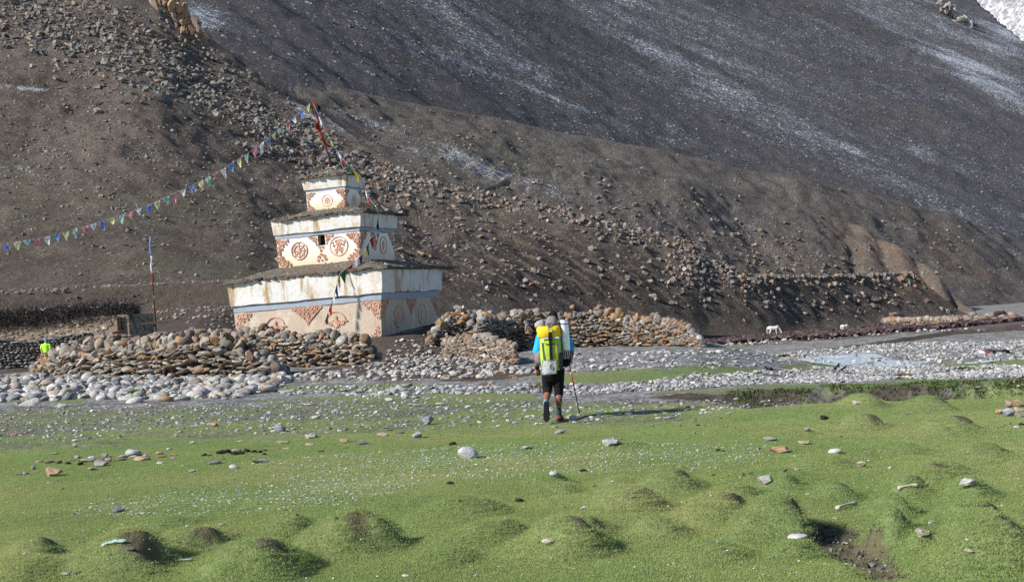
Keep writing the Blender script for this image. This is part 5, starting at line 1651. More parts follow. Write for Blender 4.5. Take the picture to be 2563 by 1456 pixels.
# ---------------------------------------------------------------- the hut, its yard wall
def hut():
    D = 66.0
    A = Vector(pix(-70, 800, D)); B = Vector(pix(322, 800, D - 1.0)); Cc = Vector(pix(388, 800, D + 3.4))
    zb = float(gz(B.x, B.y)) - .3
    def top(p, py, d): return Vector(pix(p, py, d)).z
    zA, zB, zC = top(-70, 812, D), top(322, 786, D - 1), top(388, 783, D + 3.4)
    root = empty('stone_hut', (B.x, B.y, zb + .3))
    tag(root, 'low stone hut roofed with dark brushwood behind the front wall', 'hut')
    off = Vector(root.location)
    bm = bmesh.new()
    back = Vector((0, 4.0, 0))
    pts = [A, B, Cc, Cc + Vector((-1, 3, 0)), A + back]
    tops = [zA, zB, zC, zC, zA]
    lo = [bm.verts.new(Vector((p.x, p.y, zb)) - off) for p in pts]
    hi = [bm.verts.new(Vector((p.x, p.y, t)) - off) for p, t in zip(pts, tops)]
    for i in range(5):
        j = (i + 1) % 5
        bm.faces.new((lo[i], lo[j], hi[j], hi[i]))
    bm.faces.new(hi)
    new_obj('wall', bm_mesh('wall', bm), M['mud_wall'], root)
    # stones showing in the wall faces
    P, S, E, C = [], [], [], []
    for (a, b, ta, tb, n, pal, nrm) in ((A, B, zA, zB, 330, [((.34, .27, .19), 5), ((.28, .22, .16), 4), ((.40, .33, .25), 3), ((.45, .44, .42), 1), ((.30, .17, .09), 1)], Vector((0, -1, 0))), (B, Cc, zB, zC, 110, [((.18, .17, .16), 3), ((.22, .21, .19), 2), ((.13, .125, .12), 2)], Vector((1, -.5, 0)))):
        for _ in range(n):
            t = random.random()
            p = a + (b - a) * t
            z = zb + .3 + random.random() * (ta + (tb - ta) * t - zb - .35)
            s = random.uniform(.06, .15)
            P.append(Vector((p.x, p.y, z)) - off + nrm * .0); S.append((s, .06, s * .6)); C.append(pick(pal, 1)[0])
            E.append((0, random.gauss(0, .15), math.atan2(b.y - a.y, b.x - a.x)))
    scatter('wall_stones', P, S, E, C, SH_ANG1 + SH_ROUND1, None, root)
    # timber lintel
    l0, l1 = Vector(pix(245, 836, D - 1.3)), Vector(pix(308, 829, D - 1.3))
    new_obj('lintel', tube_mesh('lintel', [l0 - off, l1 - off], .09, 4), M['red_wood'], root)
    # near-black box painting a doorway's shade beside the corner
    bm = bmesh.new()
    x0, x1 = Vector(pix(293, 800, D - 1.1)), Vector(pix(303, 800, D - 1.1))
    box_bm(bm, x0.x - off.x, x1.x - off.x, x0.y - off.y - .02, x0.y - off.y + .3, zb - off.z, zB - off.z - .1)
    new_obj('doorway_shade', bm_mesh('doorway_shade', bm), M['painted_shade'], root)
    # brushwood roof: thousands of dark twigs
    nT = 5200
    V, Fc = [], []
    for i in range(nT):
        t = random.random()
        edge = random.random()
        p = A + (B + (Cc - B) * .9 - A) * t
        p = A + (Vector((Cc.x, B.y + .4, 0)) - A) * t
        z = zA + (zC - zA) * t
        dep = random.uniform(-.35, 2.2) if edge < .55 else random.uniform(-.42, -.1)
        zz = z + random.uniform(-.02, .58) if edge < .55 else z + random.uniform(-.22, .5)
        c = Vector((p.x, p.y + dep, zz)) - off
        d = Vector((random.gauss(0, .5), random.gauss(-.3, .6), random.gauss(0 if edge < .55 else -.55, .35))).normalized() * random.uniform(.15, .45)
        n = d.cross(Vector((random.random(), random.random(), random.random()))).normalized() * random.uniform(.008, .018)
        k = len(V)
        m = d.cross(n).normalized() * n.length
        V += [c - d + n, c - d - n * .5 + m, c - d - n * .5 - m, c + d]
        Fc += [(k, k + 1, k + 3), (k + 1, k + 2, k + 3), (k + 2, k, k + 3)]
    cc = np.repeat(pick([((.045, .030, .028), 5), ((.07, .045, .04), 3), ((.13, .11, .10), 2), ((.028, .02, .02), 4)], nT), 4, 0)
    me = np_mesh('brushwood', np.array([tuple(v) for v in V]), Fc, False, cc)
    o = new_obj('brushwood', me, M['twig'], root)
    o['kind'] = 'stuff'
    bm = bmesh.new()
    q = [Vector((p.x, p.y - .2, 0)) for p in (A, Vector((Cc.x - .3, B.y + .4, 0)))]
    lo_, hi_ = [], []
    for p, z in zip(q, (zA, zC)):
        for dy in (-.05, 2.5):
            lo_.append(bm.verts.new(Vector((p.x, p.y + dy, z - .02)) - off)); hi_.append(bm.verts.new(Vector((p.x, p.y + dy, z + .40)) - off))
    for f in ((0, 1, 3, 2),):
        bm.faces.new([lo_[i] for i in f]); bm.faces.new([hi_[i] for i in f[::-1]])
    for a_, b_ in ((0, 1), (1, 3), (3, 2), (2, 0)):
        bm.faces.new((lo_[a_], lo_[b_], hi_[b_], hi_[a_]))
    new_obj('roof_bed', bm_mesh('roof_bed', bm), M['twig_dark'], root)
    # snow caught in the brush
    P, S = [], []
    for _ in range(26):
        t = random.random()
        p = A + (Vector((Cc.x, B.y + .4, 0)) - A) * t
        P.append(Vector((p.x, p.y - .15, zA + (zC - zA) * t + random.uniform(.40, .56))) - off); S.append((random.uniform(.06, .2), .08, .03))
    scatter('roof_snow', P, S, np.zeros((26, 3)), np.full((26, 3), .72), SH_ROUND1, None, root)
M['mud_wall'] = simple('mud_mortar', (.24, .18, .125), .95, .3, 3, .7, .04)
M['red_wood'] = simple('red_brown_timber', (.24, .085, .035), .8, .3, 10, .3, .01)
M['twig'] = rock_material('twig', 'tint')
M['twig_dark'] = simple('packed_twigs', (.030, .022, .020), .95, .4, 6, .8, .08)
hut()

def yard_wall():
    D = 57.0
    L, Rr = Vector(pix(-70, 900, D)), Vector(pix(405, 900, D - 1.2))
    x = [-70, 0, 60, 110, 150, 175, 230, 300, 330, 370, 405]
    y = [852, 852, 857, 852, 845, 838, 836, 839, 846, 856, 862]
    root = empty('yard_wall', (L.x, L.y, float(gz(L.x, L.y))))
    tag(root, 'dark dry stone yard wall with a low timber door behind the front wall', 'stone wall', None, 'thing')
    off = Vector(root.location)
    P, S, E, C = [], [], [], []
    core_lo, core_hi = [], []
    for px in np.linspace(-70, 405, 40):
        d = D - 1.2 * (px + 70) / 475
        p = Vector(pix(px, 900, d)); t = Vector(pix(px, float(np.interp(px, x, y)), d)).z
        core_lo.append(Vector((p.x, p.y + .12, -.2)) - off); core_hi.append(Vector((p.x, p.y + .12, t - .04)) - off)
    bm = bmesh.new()
    fr = [(bm.verts.new(a), bm.verts.new(b)) for a, b in zip(core_lo, core_hi)]
    bk = [(bm.verts.new(a + Vector((0, .5, 0))), bm.verts.new(b + Vector((0, .5, 0)))) for a, b in zip(core_lo, core_hi)]
    for i in range(39):
        bm.faces.new((fr[i][0], fr[i + 1][0], fr[i + 1][1], fr[i][1])); bm.faces.new((bk[i + 1][0], bk[i][0], bk[i][1], bk[i + 1][1])); bm.faces.new((fr[i][1], fr[i + 1][1], bk[i + 1][1], bk[i][1]))
    bm.faces.new((fr[39][0], bk[39][0], bk[39][1], fr[39][1]))
    new_obj('core', bm_mesh('core', bm), M['core'], root)
    z = .1
    pal = [((.15, .14, .125), 4), ((.11, .105, .10), 4), ((.20, .18, .16), 2), ((.24, .19, .14), 1)]
    while z < 3.2:
        px = -70.0
        h = random.uniform(.07, .13)
        while px < 405:
            d = D - 1.2 * (px + 70) / 475
            w = random.uniform(.10, .26)
            p = Vector(pix(px, 900, d)); t = Vector(pix(px, float(np.interp(px, x, y)), d)).z
            if z < t and not (236 < px < 282 and z < Vector(pix(260, 848, d)).z):
                P.append(Vector((p.x + w / 2, p.y + random.uniform(.03, .1), z)) - off); S.append((w * .54, .14, h * .58)); E.append((random.gauss(0, .1), random.gauss(0, .1), random.gauss(0, .15))); C.append(pick(pal, 1)[0])
            px += w / d * F
        z += h
    # coping slabs
    cop = []
    for px in np.arange(-70, 405, 9):
        d = D - 1.2 * (px + 70) / 475
        p = Vector(pix(px, float(np.interp(px, x, y)) - 1, d))
        s = random.uniform(.16, .34)
        o = new_obj('coping_slab', slate_mesh[random.randrange(7)], None, root, p - off + Vector((0, .25, 0)), (random.gauss(0, .08), random.gauss(0, .1), random.uniform(0, 6)), (s, s * 1.2, .025))
        o.color = (*random.choice([(.20, .19, .17), (.13, .125, .12), (.28, .26, .23), (.09, .088, .085)]), 1)
    order = sorted(range(len(P)), key=lambda i: -S[i][0] * S[i][2])
    for i in order[:120]:
        stone_obj('stone', P[i], S[i], E[i], C[i], 'angular', 2, root)
    j = order[120:]
    scatter('small_stones', [P[i] for i in j], [S[i] for i in j], [E[i] for i in j], [C[i] for i in j], SH_ANG1 + SH_ROUND1, None, root)
    # door of three planks
    d = D - .8
    a, b = Vector(pix(240, 880, d - .05)), Vector(pix(279, 880, d - .05))
    zt = Vector(pix(260, 851, d)).z
    for i in range(3):
        bm = bmesh.new()
        w = (b.x - a.x) / 3
        box_bm(bm, a.x - off.x + i * w + .006, a.x - off.x + (i + 1) * w - .006, a.y - off.y, a.y - off.y + .05, -.1 - off.z, zt - off.z - .01 * i)
        new_obj('door_plank', bm_mesh('door_plank', bm), M['red_wood'], root)
    bm = bmesh.new()
    box_bm(bm, a.x - off.x - .2, b.x - off.x + .2, a.y - off.y - .06, a.y - off.y + .2, zt - off.z + .02, zt - off.z + .14)
    new_obj('door_lintel', bm_mesh('door_lintel', bm), M['wood'], root)
yard_wall()

# ---------------------------------------------------------------- bodies
def tube_into(bm, pts, rad, n=10, flat=None):
    """closed tube with rounded ends; rad may hold (rx, ry) pairs: across, and in the depth direction"""
    pts = [Vector(p) for p in pts]
    P, Q = [], []
    d0 = (pts[0] - pts[1]).normalized(); d1 = (pts[-1] - pts[-2]).normalized()
    rr = [r if isinstance(r, tuple) else (r, r) for r in rad]
    seq = [(pts[0] + d0 * min(rr[0]) * .75, tuple(v * .45 for v in rr[0]))] + list(zip(pts, rr)) + [(pts[-1] + d1 * min(rr[-1]) * .75, tuple(v * .45 for v in rr[-1]))]
    rings = []
    m = len(seq)
    for i, (p, r) in enumerate(seq):
        d = (seq[min(i + 1, m - 1)][0] - seq[max(i - 1, 0)][0]).normalized()
        s = Vector((1, 0, 0)) - d * d.x
        if s.length < .3: s = Vector((0, 0, 1)) - d * d.z
        s.normalize()
        u = d.cross(s)
        rings.append([bm.verts.new(p + s * math.cos(2 * math.pi * k / n) * r[0] + u * math.sin(2 * math.pi * k / n) * r[1]) for k in range(n)])
    for a, b in zip(rings, rings[1:]):
        for k in range(n):
            bm.faces.new((a[k], a[(k + 1) % n], b[(k + 1) % n], b[k]))
    bm.faces.new(rings[0][::-1]); bm.faces.new(rings[-1])

def ball_into(bm, c, r, seg=12):
    r = r if isinstance(r, tuple) else (r, r, r)
    mt = Matrix.Translation(Vector(c)) @ Matrix.Diagonal((*r, 1))
    bmesh.ops.create_uvsphere(bm, u_segments=seg, v_segments=seg * 2 // 3, radius=1, matrix=mt)

def fuse(name, bm, voxel, smooth=4):
    """melt overlapping tubes into one continuous surface"""
    bmesh.ops.recalc_face_normals(bm, faces=bm.faces[:])
    me = bm_mesh(name, bm)
    o = bpy.data.objects.new('tmp', me)
    col.objects.link(o)
    r = o.modifiers.new('r', 'REMESH'); r.mode = 'VOXEL'; r.voxel_size = voxel
    if smooth:
        s = o.modifiers.new('s', 'SMOOTH'); s.factor = .5; s.iterations = smooth
    dg = bpy.context.evaluated_depsgraph_get()
    out = bpy.data.meshes.new_from_object(o.evaluated_get(dg))
    out.name = name
    bpy.data.objects.remove(o)
    bpy.data.meshes.remove(me)
    out.polygons.foreach_set('use_smooth', np.ones(len(out.polygons), bool))
    return out

M['skin'] = simple('tanned_skin', (.20, .085, .045), .6, .15, 6)
M['skin_pale'] = simple('weathered_skin', (.36, .19, .13), .6, .15, 6)
M['shirt_blue'] = simple('blue_shirt', (.02, .30, .58), .85, .12, 6, .3, .01, bscale=14)
M['black_cloth'] = simple('black_cloth', (.004, .004, .005), .9, .3, 8, .4, .01, bscale=18)
M['lime'] = simple('lime_fabric', (.36, .50, .05), .6, .12, 5, .5, .02, bscale=9)
M['yellow'] = simple('yellow_drybag', (.70, .46, .015), .45, .1, 5, .6, .02, bscale=8)
M['greyfab'] = simple('grey_fabric', (.17, .15, .15), .75, .2, 6, .6, .02, bscale=10)
M['lightgrey'] = simple('pale_grey_fabric', (.30, .28, .27), .7, .2, 6, .6, .02, bscale=10)
M['strap'] = simple('black_strap', (.004, .004, .005), .6, .2, 20)
M['paper'] = simple('bib_paper', (.78, .78, .80), .6, .05, 5, .3, .01, bscale=7)
M['ink'] = simple('bib_ink', (.012, .012, .014), .7, .1, 5)
M['grey_ink'] = simple('grey_ink', (.45, .46, .48), .7, .1, 5)
M['foil'] = simple('foil_mat', (.62, .64, .66), .45, .08, 10, .35, .008, .7, 22)
M['shoe'] = simple('shoe_fabric', (.055, .05, .055), .8, .2, 12)
M['shoe_red'] = simple('shoe_red', (.28, .03, .04), .7, .2, 12)
M['sole'] = simple('rubber_sole', (.012, .012, .012), .8, .3, 30, .8, .01)
M['sock'] = simple('sock', (.02, .045, .055), .9, .2, 12)
M['sock_teal'] = simple('sock_teal', (.05, .25, .30), .9, .2, 12)
M['silver'] = simple('silver_webbing', (.45, .46, .48), .5, .3, 25)
M['pole_red'] = simple('red_pole', (.38, .015, .012), .35, .1, 6)
M['pole_black'] = simple('black_pole', (.012, .012, .013), .4, .1, 6)
M['pole_white'] = simple('white_pole', (.6, .6, .6), .4, .1, 6)
M['neon'] = simple('neon_shirt', (.36, .80, .05), .8, .1, 6)
M['cap_blue'] = simple('cap_blue', (.06, .28, .42), .8, .1, 6)
M['beard'] = simple('grey_beard', (.22, .19, .17), .9, .2, 20)
M['trousers'] = simple('dark_trousers', (.04, .042, .05), .9, .2, 8)

# ---------------------------------------------------------------- the hiker
HP = place(1395, 1055)
def hx(cx, cy): return (cx + .05 * (1360 - cy) - 500) * .00143
def hz(cy): return (1360 - cy) * .00143
def hiker():
    X = lambda cx, cy, y=0.0: Vector((hx(cx, cy), y, hz(cy)))
    bm = bmesh.new()
    # torso, neck, head
    tube_into(bm, [(-.035, .0, .82), (-.03, .0, .95), (-.02, .03, 1.10), (-.01, .07, 1.25), (0, .11, 1.38), (.005, .14, 1.45)], [(.15, .11), (.15, .105), (.15, .10), (.175, .115), (.18, .105), (.09, .08)], 14)
    tube_into(bm, [(.005, .14, 1.45), (.015, .18, 1.58)], [.062, .058])
    ball_into(bm, (.02, .21, 1.655), (.078, .10, .115))
    ball_into(bm, (.02, .305, 1.64), (.016, .022, .02), 6)                      # nose
    for sg in (-1, 1): ball_into(bm, (.02 + sg * .08, .21, 1.645), (.014, .025, .032), 6)   # ears
    # left arm
    Ls, Le, Lw = Vector((-.20, .10, 1.37)), X(262, 610, -.02), X(275, 748, .04)
    tube_into(bm, [Ls, (Ls + Le) / 2, Le, (Le + Lw) / 2, Lw], [.062, .052, .044, .040, .028])
    Lh = X(284, 800, .06)
    tube_into(bm, [Lw, (Lw + Lh) / 2, Lh], [(.030, .026), (.040, .024), (.038, .024)], 10)
    for k, (dx, L) in enumerate(((-.028, .052), (-.009, .060), (.010, .056), (.028, .046))):
        b = Lh + Vector((dx, .0, -.008))
        tube_into(bm, [b, b + Vector((dx * .05, .012, -L * .5)), b + Vector((dx * .02 + .006, .040, -L * .75)), b + Vector((.010, .052, -L * .55))], [.0105, .010, .0095, .0085], 7)
    b = Lw + Vector((.028, .012, -.035))
    tube_into(bm, [b, b + Vector((.018, .022, -.03)), b + Vector((.014, .038, -.055))], [.012, .011, .0095], 7)
    # right arm reaching forward to the pole grip
    Rs, Re, Rw = Vector((.20, .11, 1.37)), Vector((.285, .02, 1.10)), Vector((.262, .22, .955))
    tube_into(bm, [Rs, (Rs + Re) / 2, Re, (Re + Rw) / 2, Rw], [.062, .052, .044, .040, .028])
    G = Vector((.245, .305, .945))
    tube_into(bm, [Rw, (Rw + G) / 2, G], [(.027, .03), (.026, .040), (.026, .038)], 10)
    for k, z in enumerate((.030, .010, -.010, -.029)):
        b = G + Vector((.012, .01, z))
        tube_into(bm, [b, b + Vector((.012, .030, 0)), b + Vector((-.014, .048, -.002)), b + Vector((-.034, .032, -.003)), b + Vector((-.034, .010, -.003))], [.0105, .010, .0095, .009, .008], 7)
    b = G + Vector((-.012, -.01, .03))
    tube_into(bm, [b, b + Vector((-.018, .02, .018)), b + Vector((-.012, .045, .022))], [.012, .011, .0095], 7)
    # right (standing) leg
    Rh, Rk, Ra = Vector((.065, .0, .84)), X(517, 1010, .06), X(518, 1255, .0)
    tube_into(bm, [Rh, (Rh + Rk) / 2, Rk, Rk.lerp(Ra, .35) + Vector((0, -.025, 0)), Rk.lerp(Ra, .7), Ra], [.088, .075, .056, .058, .042, .034], 12)
    tube_into(bm, [Ra, Ra + Vector((0, .0, -.09)), Ra + Vector((.012, .10, -.115))], [.034, .036, .032], 8)
    # left leg, lower leg swung back
    Lhp, Lk, La = Vector((-.12, .0, .84)), X(392, 1005, .07), X(366, 1128, -.24)
    tube_into(bm, [Lhp, (Lhp + Lk) / 2, Lk, Lk.lerp(La, .4) + Vector((0, -.01, -.02)), Lk.lerp(La, .75), La], [.088, .075, .056, .058, .042, .034], 12)
    T = X(384, 1320, -.28)
    tube_into(bm, [La, La.lerp(T, .3), T], [.034, .036, .030], 8)
    body = new_obj('person', fuse('person', bm, .0085, 3), M['skin'], None, HP)
    tag(body, 'hiker in blue shirt and black shorts walking away with one heel raised', 'person')
    # shirt
    bm = bmesh.new()
    tube_into(bm, [(-.035, .0, .85), (-.03, .0, .95), (-.02, .03, 1.10), (-.01, .07, 1.25), (0, .11, 1.39), (.004, .135, 1.44)], [(.175, .135), (.172, .13), (.17, .122), (.195, .135), (.195, .12), (.10, .09)], 18)
    for s_, e_ in ((Ls, Le), (Rs, Re)):
        tube_into(bm, [s_ + Vector((-.03 * np.sign(s_.x), 0, .0)), s_, s_.lerp(e_, .45), s_.lerp(e_, .82)], [.07, .078, .073, .076], 12)
    new_obj('shirt', fuse('shirt', bm, .012, 3), M['shirt_blue'], body)
    # shorts
    bm = bmesh.new()
    tube_into(bm, [(-.035, 0, .90), (-.032, 0, .82), (-.030, .0, .74)], [(.165, .125), (.178, .135), (.165, .13)], 16)
    tube_into(bm, [Rh, Rh.lerp(Rk, .5), Rk.lerp(Rh, .1), Rk.lerp(Ra, .26)], [.098, .090, .078, .070], 14)
    tube_into(bm, [Lhp, Lhp.lerp(Lk, .5), Lk.lerp(Lhp, .1), Lk.lerp(La, .22)], [.098, .090, .078, .072], 14)
    new_obj('shorts', fuse('shorts', bm, .010, 3), M['black_cloth'], body)
    # head wear
    bm = bmesh.new()
    ball_into(bm, (.02, .205, 1.68), (.082, .104, .098), 16)
    tube_into(bm, [(.02, .14, 1.66), (.02, .125, 1.56)], [(.06, .05), (.062, .045)], 12)
    new_obj('hat', fuse('hat', bm, .009, 2), M['black_cloth'], body)
    # watch
    bm = bmesh.new()
    w = Lw + Vector((0, -.004, .012))
    tube_into(bm, [w + Vector((0, 0, .018)), w + Vector((0, 0, -.018))], [.037, .036], 12)
    ball_into(bm, w + Vector((-.018, -.03, 0)), (.018, .012, .02), 8)
    new_obj('watch', bm_mesh('watch', bm, True), M['strap'], body)
    # socks and shoes
    bm = bmesh.new(); tube_into(bm, [Ra + Vector((0, 0, .055)), Ra + Vector((0, 0, -.04))], [.041, .043], 12)
    new_obj('sock', bm_mesh('sock', bm, True), M['sock'], body)
    bm = bmesh.new(); dl = (Lk - La).normalized()
    tube_into(bm, [La + dl * .05, La - dl * .03], [.040, .042], 12)
    new_obj('sock', bm_mesh('sock', bm, True), M['sock_teal'], body)
    def shoe(M4):
        bm = bmesh.new()   # built flat: toes to +y, heel at origin, sole at z=0
        tube_into(bm, [(0, -.02, .06), (0, .06, .062), (.004, .15, .050), (.008, .215, .040)], [(.044, .050), (.047, .05), (.052, .04), (.042, .03)], 14)
        tube_into(bm, [(0, .0, .06), (0, .005, .105)], [.044, .046], 12)
        up = fuse('shoe', bm, .009, 2)
        up.transform(M4)
        o = new_obj('shoe', up, M['shoe'], body)
        bm = bmesh.new()
        outline = [(-.040, -.055), (-.046, .0), (-.042, .07), (-.052, .15), (-.044, .22), (-.010, .262), (.030, .255), (.056, .21), (.058, .14), (.042, .06), (.046, -.01), (.034, -.06), (0, -.075)]
        lo = [bm.verts.new((x, y, .0)) for x, y in outline]; hi = [bm.verts.new((x, y, .028)) for x, y in outline]
        n = len(outline)
        bm.faces.new(lo); bm.faces.new(hi[::-1])
        for i in range(n): bm.faces.new((lo[i], hi[i], hi[(i + 1) % n], lo[(i + 1) % n]))
        for i in range(8):          # tread bars
            y = -.05 + i * .038
            wd = .030 if 2 <= i <= 3 else .036
            box_bm(bm, -wd, wd, y, y + .022, -.008, .004)
        bmesh.ops.recalc_face_normals(bm, faces=bm.faces[:])
        me = bm_mesh('sole', bm); me.transform(M4)
        new_obj('sole', me, M['sole'], o)
        bm = bmesh.new()
        tube_into(bm, [(-.034, -.048, .058), (0, -.066, .058), (.034, -.048, .058)], [.014, .016, .014], 8)
        me = bm_mesh('heel_patch', bm, True); me.transform(M4)
        new_obj('heel_patch', me, M['shoe_red'], o)
    shoe(Matrix.Translation((Ra.x, -.0, .008)) @ Matrix.Rotation(R(-8), 4, 'Z'))
    # raised foot: the sole faces the camera, toes down
    ang = math.atan2(1, 0)
    shoe(Matrix.Translation(Vector((La.x + .012, -.335, La.z - .015))) @ Matrix.Rotation(R(5), 4, 'Y') @ Matrix.Rotation(R(-95), 4, 'X') @ Matrix.Translation((0, .02, 0)))
    return body, G
person, GRIP = hiker()

def sweep(name, rings, mat, parent, n=22, power=2.6, smooth=True, wr=.0, seed=0):
    """stack of superellipse rings: (cx, cy, z, rx, ry)"""
    V, Fc = [], []
    for i, (cx, cy, z, rx, ry) in enumerate(rings):
        for k in range(n):
            t = 2 * math.pi * k / n
            c, s = math.cos(t), math.sin(t)
            w = 1 + wr * math.sin(k * 2.3 + i * 1.9 + seed) * math.cos(i * 1.3 + k)
            V.append((cx + rx * w * abs(c) ** (2 / power) * np.sign(c), cy + ry * w * abs(s) ** (2 / power) * np.sign(s), z))
    m = len(rings)
    for i in range(m - 1):
        for k in range(n):
            Fc.append((i * n + k, i * n + (k + 1) % n, (i + 1) * n + (k + 1) % n, (i + 1) * n + k))
    bm = bmesh.new()
    vs = [bm.verts.new(v) for v in V]
    for f in Fc: bm.faces.new([vs[i] for i in f])
    bm.faces.new(vs[:n][::-1]); bm.faces.new(vs[-n:])
    return new_obj(name, bm_mesh(name, bm, smooth), mat, parent)

pack = empty('backpack', HP + Vector((0, -.2, .8)))
tag(pack, 'tall lime green and yellow trekking backpack worn by the hiker', 'backpack')
PO = Vector((0, -.2, .8))
def pk(rings): return [(a, b + .2, c - .8, d, e) for (a, b, c, d, e) in rings]
sweep('main_bag', pk([(-.06, -.20, .84, .13, .10), (-.06, -.215, .88, .155, .125), (-.06, -.22, 1.0, .162, .135), (-.058, -.22, 1.15, .168, .140), (-.055, -.22, 1.28, .165, .135), (-.055, -.21, 1.37, .155, .12)]), M['lime'], pack, 28, 3.2, True, .02)
sweep('yellow_top_bag', pk([(-.062, -.20, 1.355, .165, .13), (-.065, -.21, 1.38, .185, .148), (-.072, -.21, 1.45, .188, .150), (-.078, -.205, 1.51, .186, .145), (-.078, -.20, 1.545, .165, .125)]), M['yellow'], pack, 28, 3.0, True, .02, 2)
sweep('grey_lid', pk([(-.03, -.20, 1.535, .09, .10), (-.028, -.195, 1.58, .10, .10), (-.02, -.185, 1.63, .088, .085), (-.012, -.175, 1.68, .068, .06), (-.01, -.17, 1.70, .04, .04)]), M['greyfab'], pack, 20, 2.2, True, .03, 4)
bm = bmesh.new()
q = [(-.095, 1.60), (-.012, 1.60), (-.02, 1.44), (-.045, 1.38), (-.07, 1.44)]
vs = [bm.verts.new((a - 0, -.375 + .2 + (.06 if z > 1.55 else 0), z - .8)) for a, z in q]
bm.faces.new(vs)
bmesh.ops.solidify(bm, geom=bm.faces[:], thickness=.012)
lid = new_obj('lid_flap', bm_mesh('lid_flap', bm), M['greyfab'], pack)
bm = bmesh.new(); box_bm(bm, -.068, -.022, -.392 + .2, -.378 + .2, 1.45 - .8, 1.515 - .8)
new_obj('lime_patch', bm_mesh('lime_patch', bm), M['lime'], lid)
sweep('stuff_sack', pk([(-.20, -.19, 1.52, .075, .07), (-.205, -.19, 1.55, .088, .085), (-.205, -.19, 1.59, .085, .08), (-.19, -.19, 1.625, .06, .055), (-.17, -.19, 1.645, .03, .03)]), M['lightgrey'], pack, 18, 2.2, True, .05, 6)
def slab(name, x0, x1, y, z0, z1, mat, parent=None, th=.012):
    bm = bmesh.new(); box_bm(bm, x0, x1, y + .2 - th, y + .2, z0 - .8, z1 - .8)
    return new_obj(name, bm_mesh(name, bm), mat, parent or pack)
slab('centre_strap', -.080, -.032, -.366, .96, 1.46, M['strap'], th=.014)
slab('buckle', -.086, -.026, -.376, 1.34, 1.40, M['strap'], th=.014)
slab('silver_hem', -.205, .085, -.352, 1.345, 1.368, M['silver'], th=.014)
for (x0, x1, z0, z1, lean) in ((-.178, -.150, 1.0, 1.29, -.02), (.055, .09, 1.08, 1.28, -.02)):
    bm = bmesh.new()
    vs = [bm.verts.new(p) for p in ((x0, -.356 + .2, z0 - .8), (x1, -.36 + .2, z0 - .8), (x1 + lean, -.352 + .2, z1 - .8), (x0 + lean, -.348 + .2, z1 - .8))]
    bm.faces.new(vs); bmesh.ops.solidify(bm, geom=bm.faces[:], thickness=.01)
    new_obj('side_panel', bm_mesh('side_panel', bm), M['greyfab'], pack)
new_obj('pocket_seam', tube_mesh('pocket_seam', [(-.15, -.162, .49), (-.13, -.164, .46), (.0, -.164, .46), (.02, -.162, .49)], .006, 5), M['strap'], pack)
slab('pack_sling', -.185, -.165, -.30, .86, 1.10, M['silver'], th=.05)
slab('hip_belt', .07, .125, -.30, .86, 1.12, M['strap'], th=.10)
sweep('left_pouch', pk([(-.225, -.15, .93, .035, .04), (-.235, -.16, .97, .062, .065), (-.245, -.165, 1.03, .074, .075), (-.235, -.165, 1.10, .068, .07), (-.21, -.16, 1.155, .045, .045)]), M['greyfab'], pack, 18, 2.2, True, .04, 8)
rp = sweep('right_pouch', pk([(.15, -.13, .88, .06, .05), (.165, -.14, .92, .085, .07), (.175, -.145, .99, .088, .075), (.18, -.145, 1.06, .075, .07), (.18, -.14, 1.13, .06, .05)]), M['black_cloth'], pack, 18, 2.4, True, .05, 9)
for k in range(5):
    new_obj('lace', tube_mesh('lace', [(.125 + .028 * k, -.015 - .02, .345), (.12 + .028 * k, -.035, .28), (.13 + .024 * k, -.03, .21)], .008, 5), M['silver'], rp)
sweep('brown_glove', pk([(.245, -.10, .93, .03, .03), (.25, -.10, .99, .04, .04), (.25, -.10, 1.06, .035, .035), (.25, -.1, 1.11, .02, .02)]), M['greyfab'], pack, 12, 2, True, .08, 3)

# rolled foil mat strapped to the right side
mat_roll = empty('foam_mat', HP + Vector((.185, -.19, 1.13)))
tag(mat_roll, 'silver foil sleeping mat rolled upright on the right of the backpack', 'sleeping mat')
bm = bmesh.new()
n = 26
rings = []
for i in range(15):
    z = .495 * i / 14
    rings.append([bm.verts.new(((.066 + .0025 * math.sin(k * 3.1 + i * 2.2)) * math.cos(2 * math.pi * k / n) - .012 * (z / .5 - .5), (.066 + .0025 * math.cos(k * 2.3 + i * 1.7)) * math.sin(2 * math.pi * k / n), z)) for k in range(n)])
for a, b in zip(rings, rings[1:]):
    for k in range(n): bm.faces.new((a[k], a[(k + 1) % n], b[(k + 1) % n], b[k]))
bm.faces.new(rings[0][::-1]); bm.faces.new(rings[-1])
new_obj('roll', bm_mesh('roll', bm, True), M['foil'], mat_roll)
bm = bmesh.new()
for i in range(40):
    pass
pts = [((.012 + .052 * t) * math.cos(t * 17) - .006, (.012 + .052 * t) * math.sin(t * 17), .497) for t in np.linspace(0, 1, 60)]
new_obj('roll_end', tube_mesh('roll_end', pts, .004, 4), M['lightgrey'], mat_roll)
bm.free()
new_obj('tie', tube_mesh('tie', [((.069) * math.cos(t) - .005, .069 * math.sin(t), .435 + .004 * math.sin(2 * t)) for t in np.linspace(0, 2 * math.pi, 24)], .007, 6), M['strap'], mat_roll)

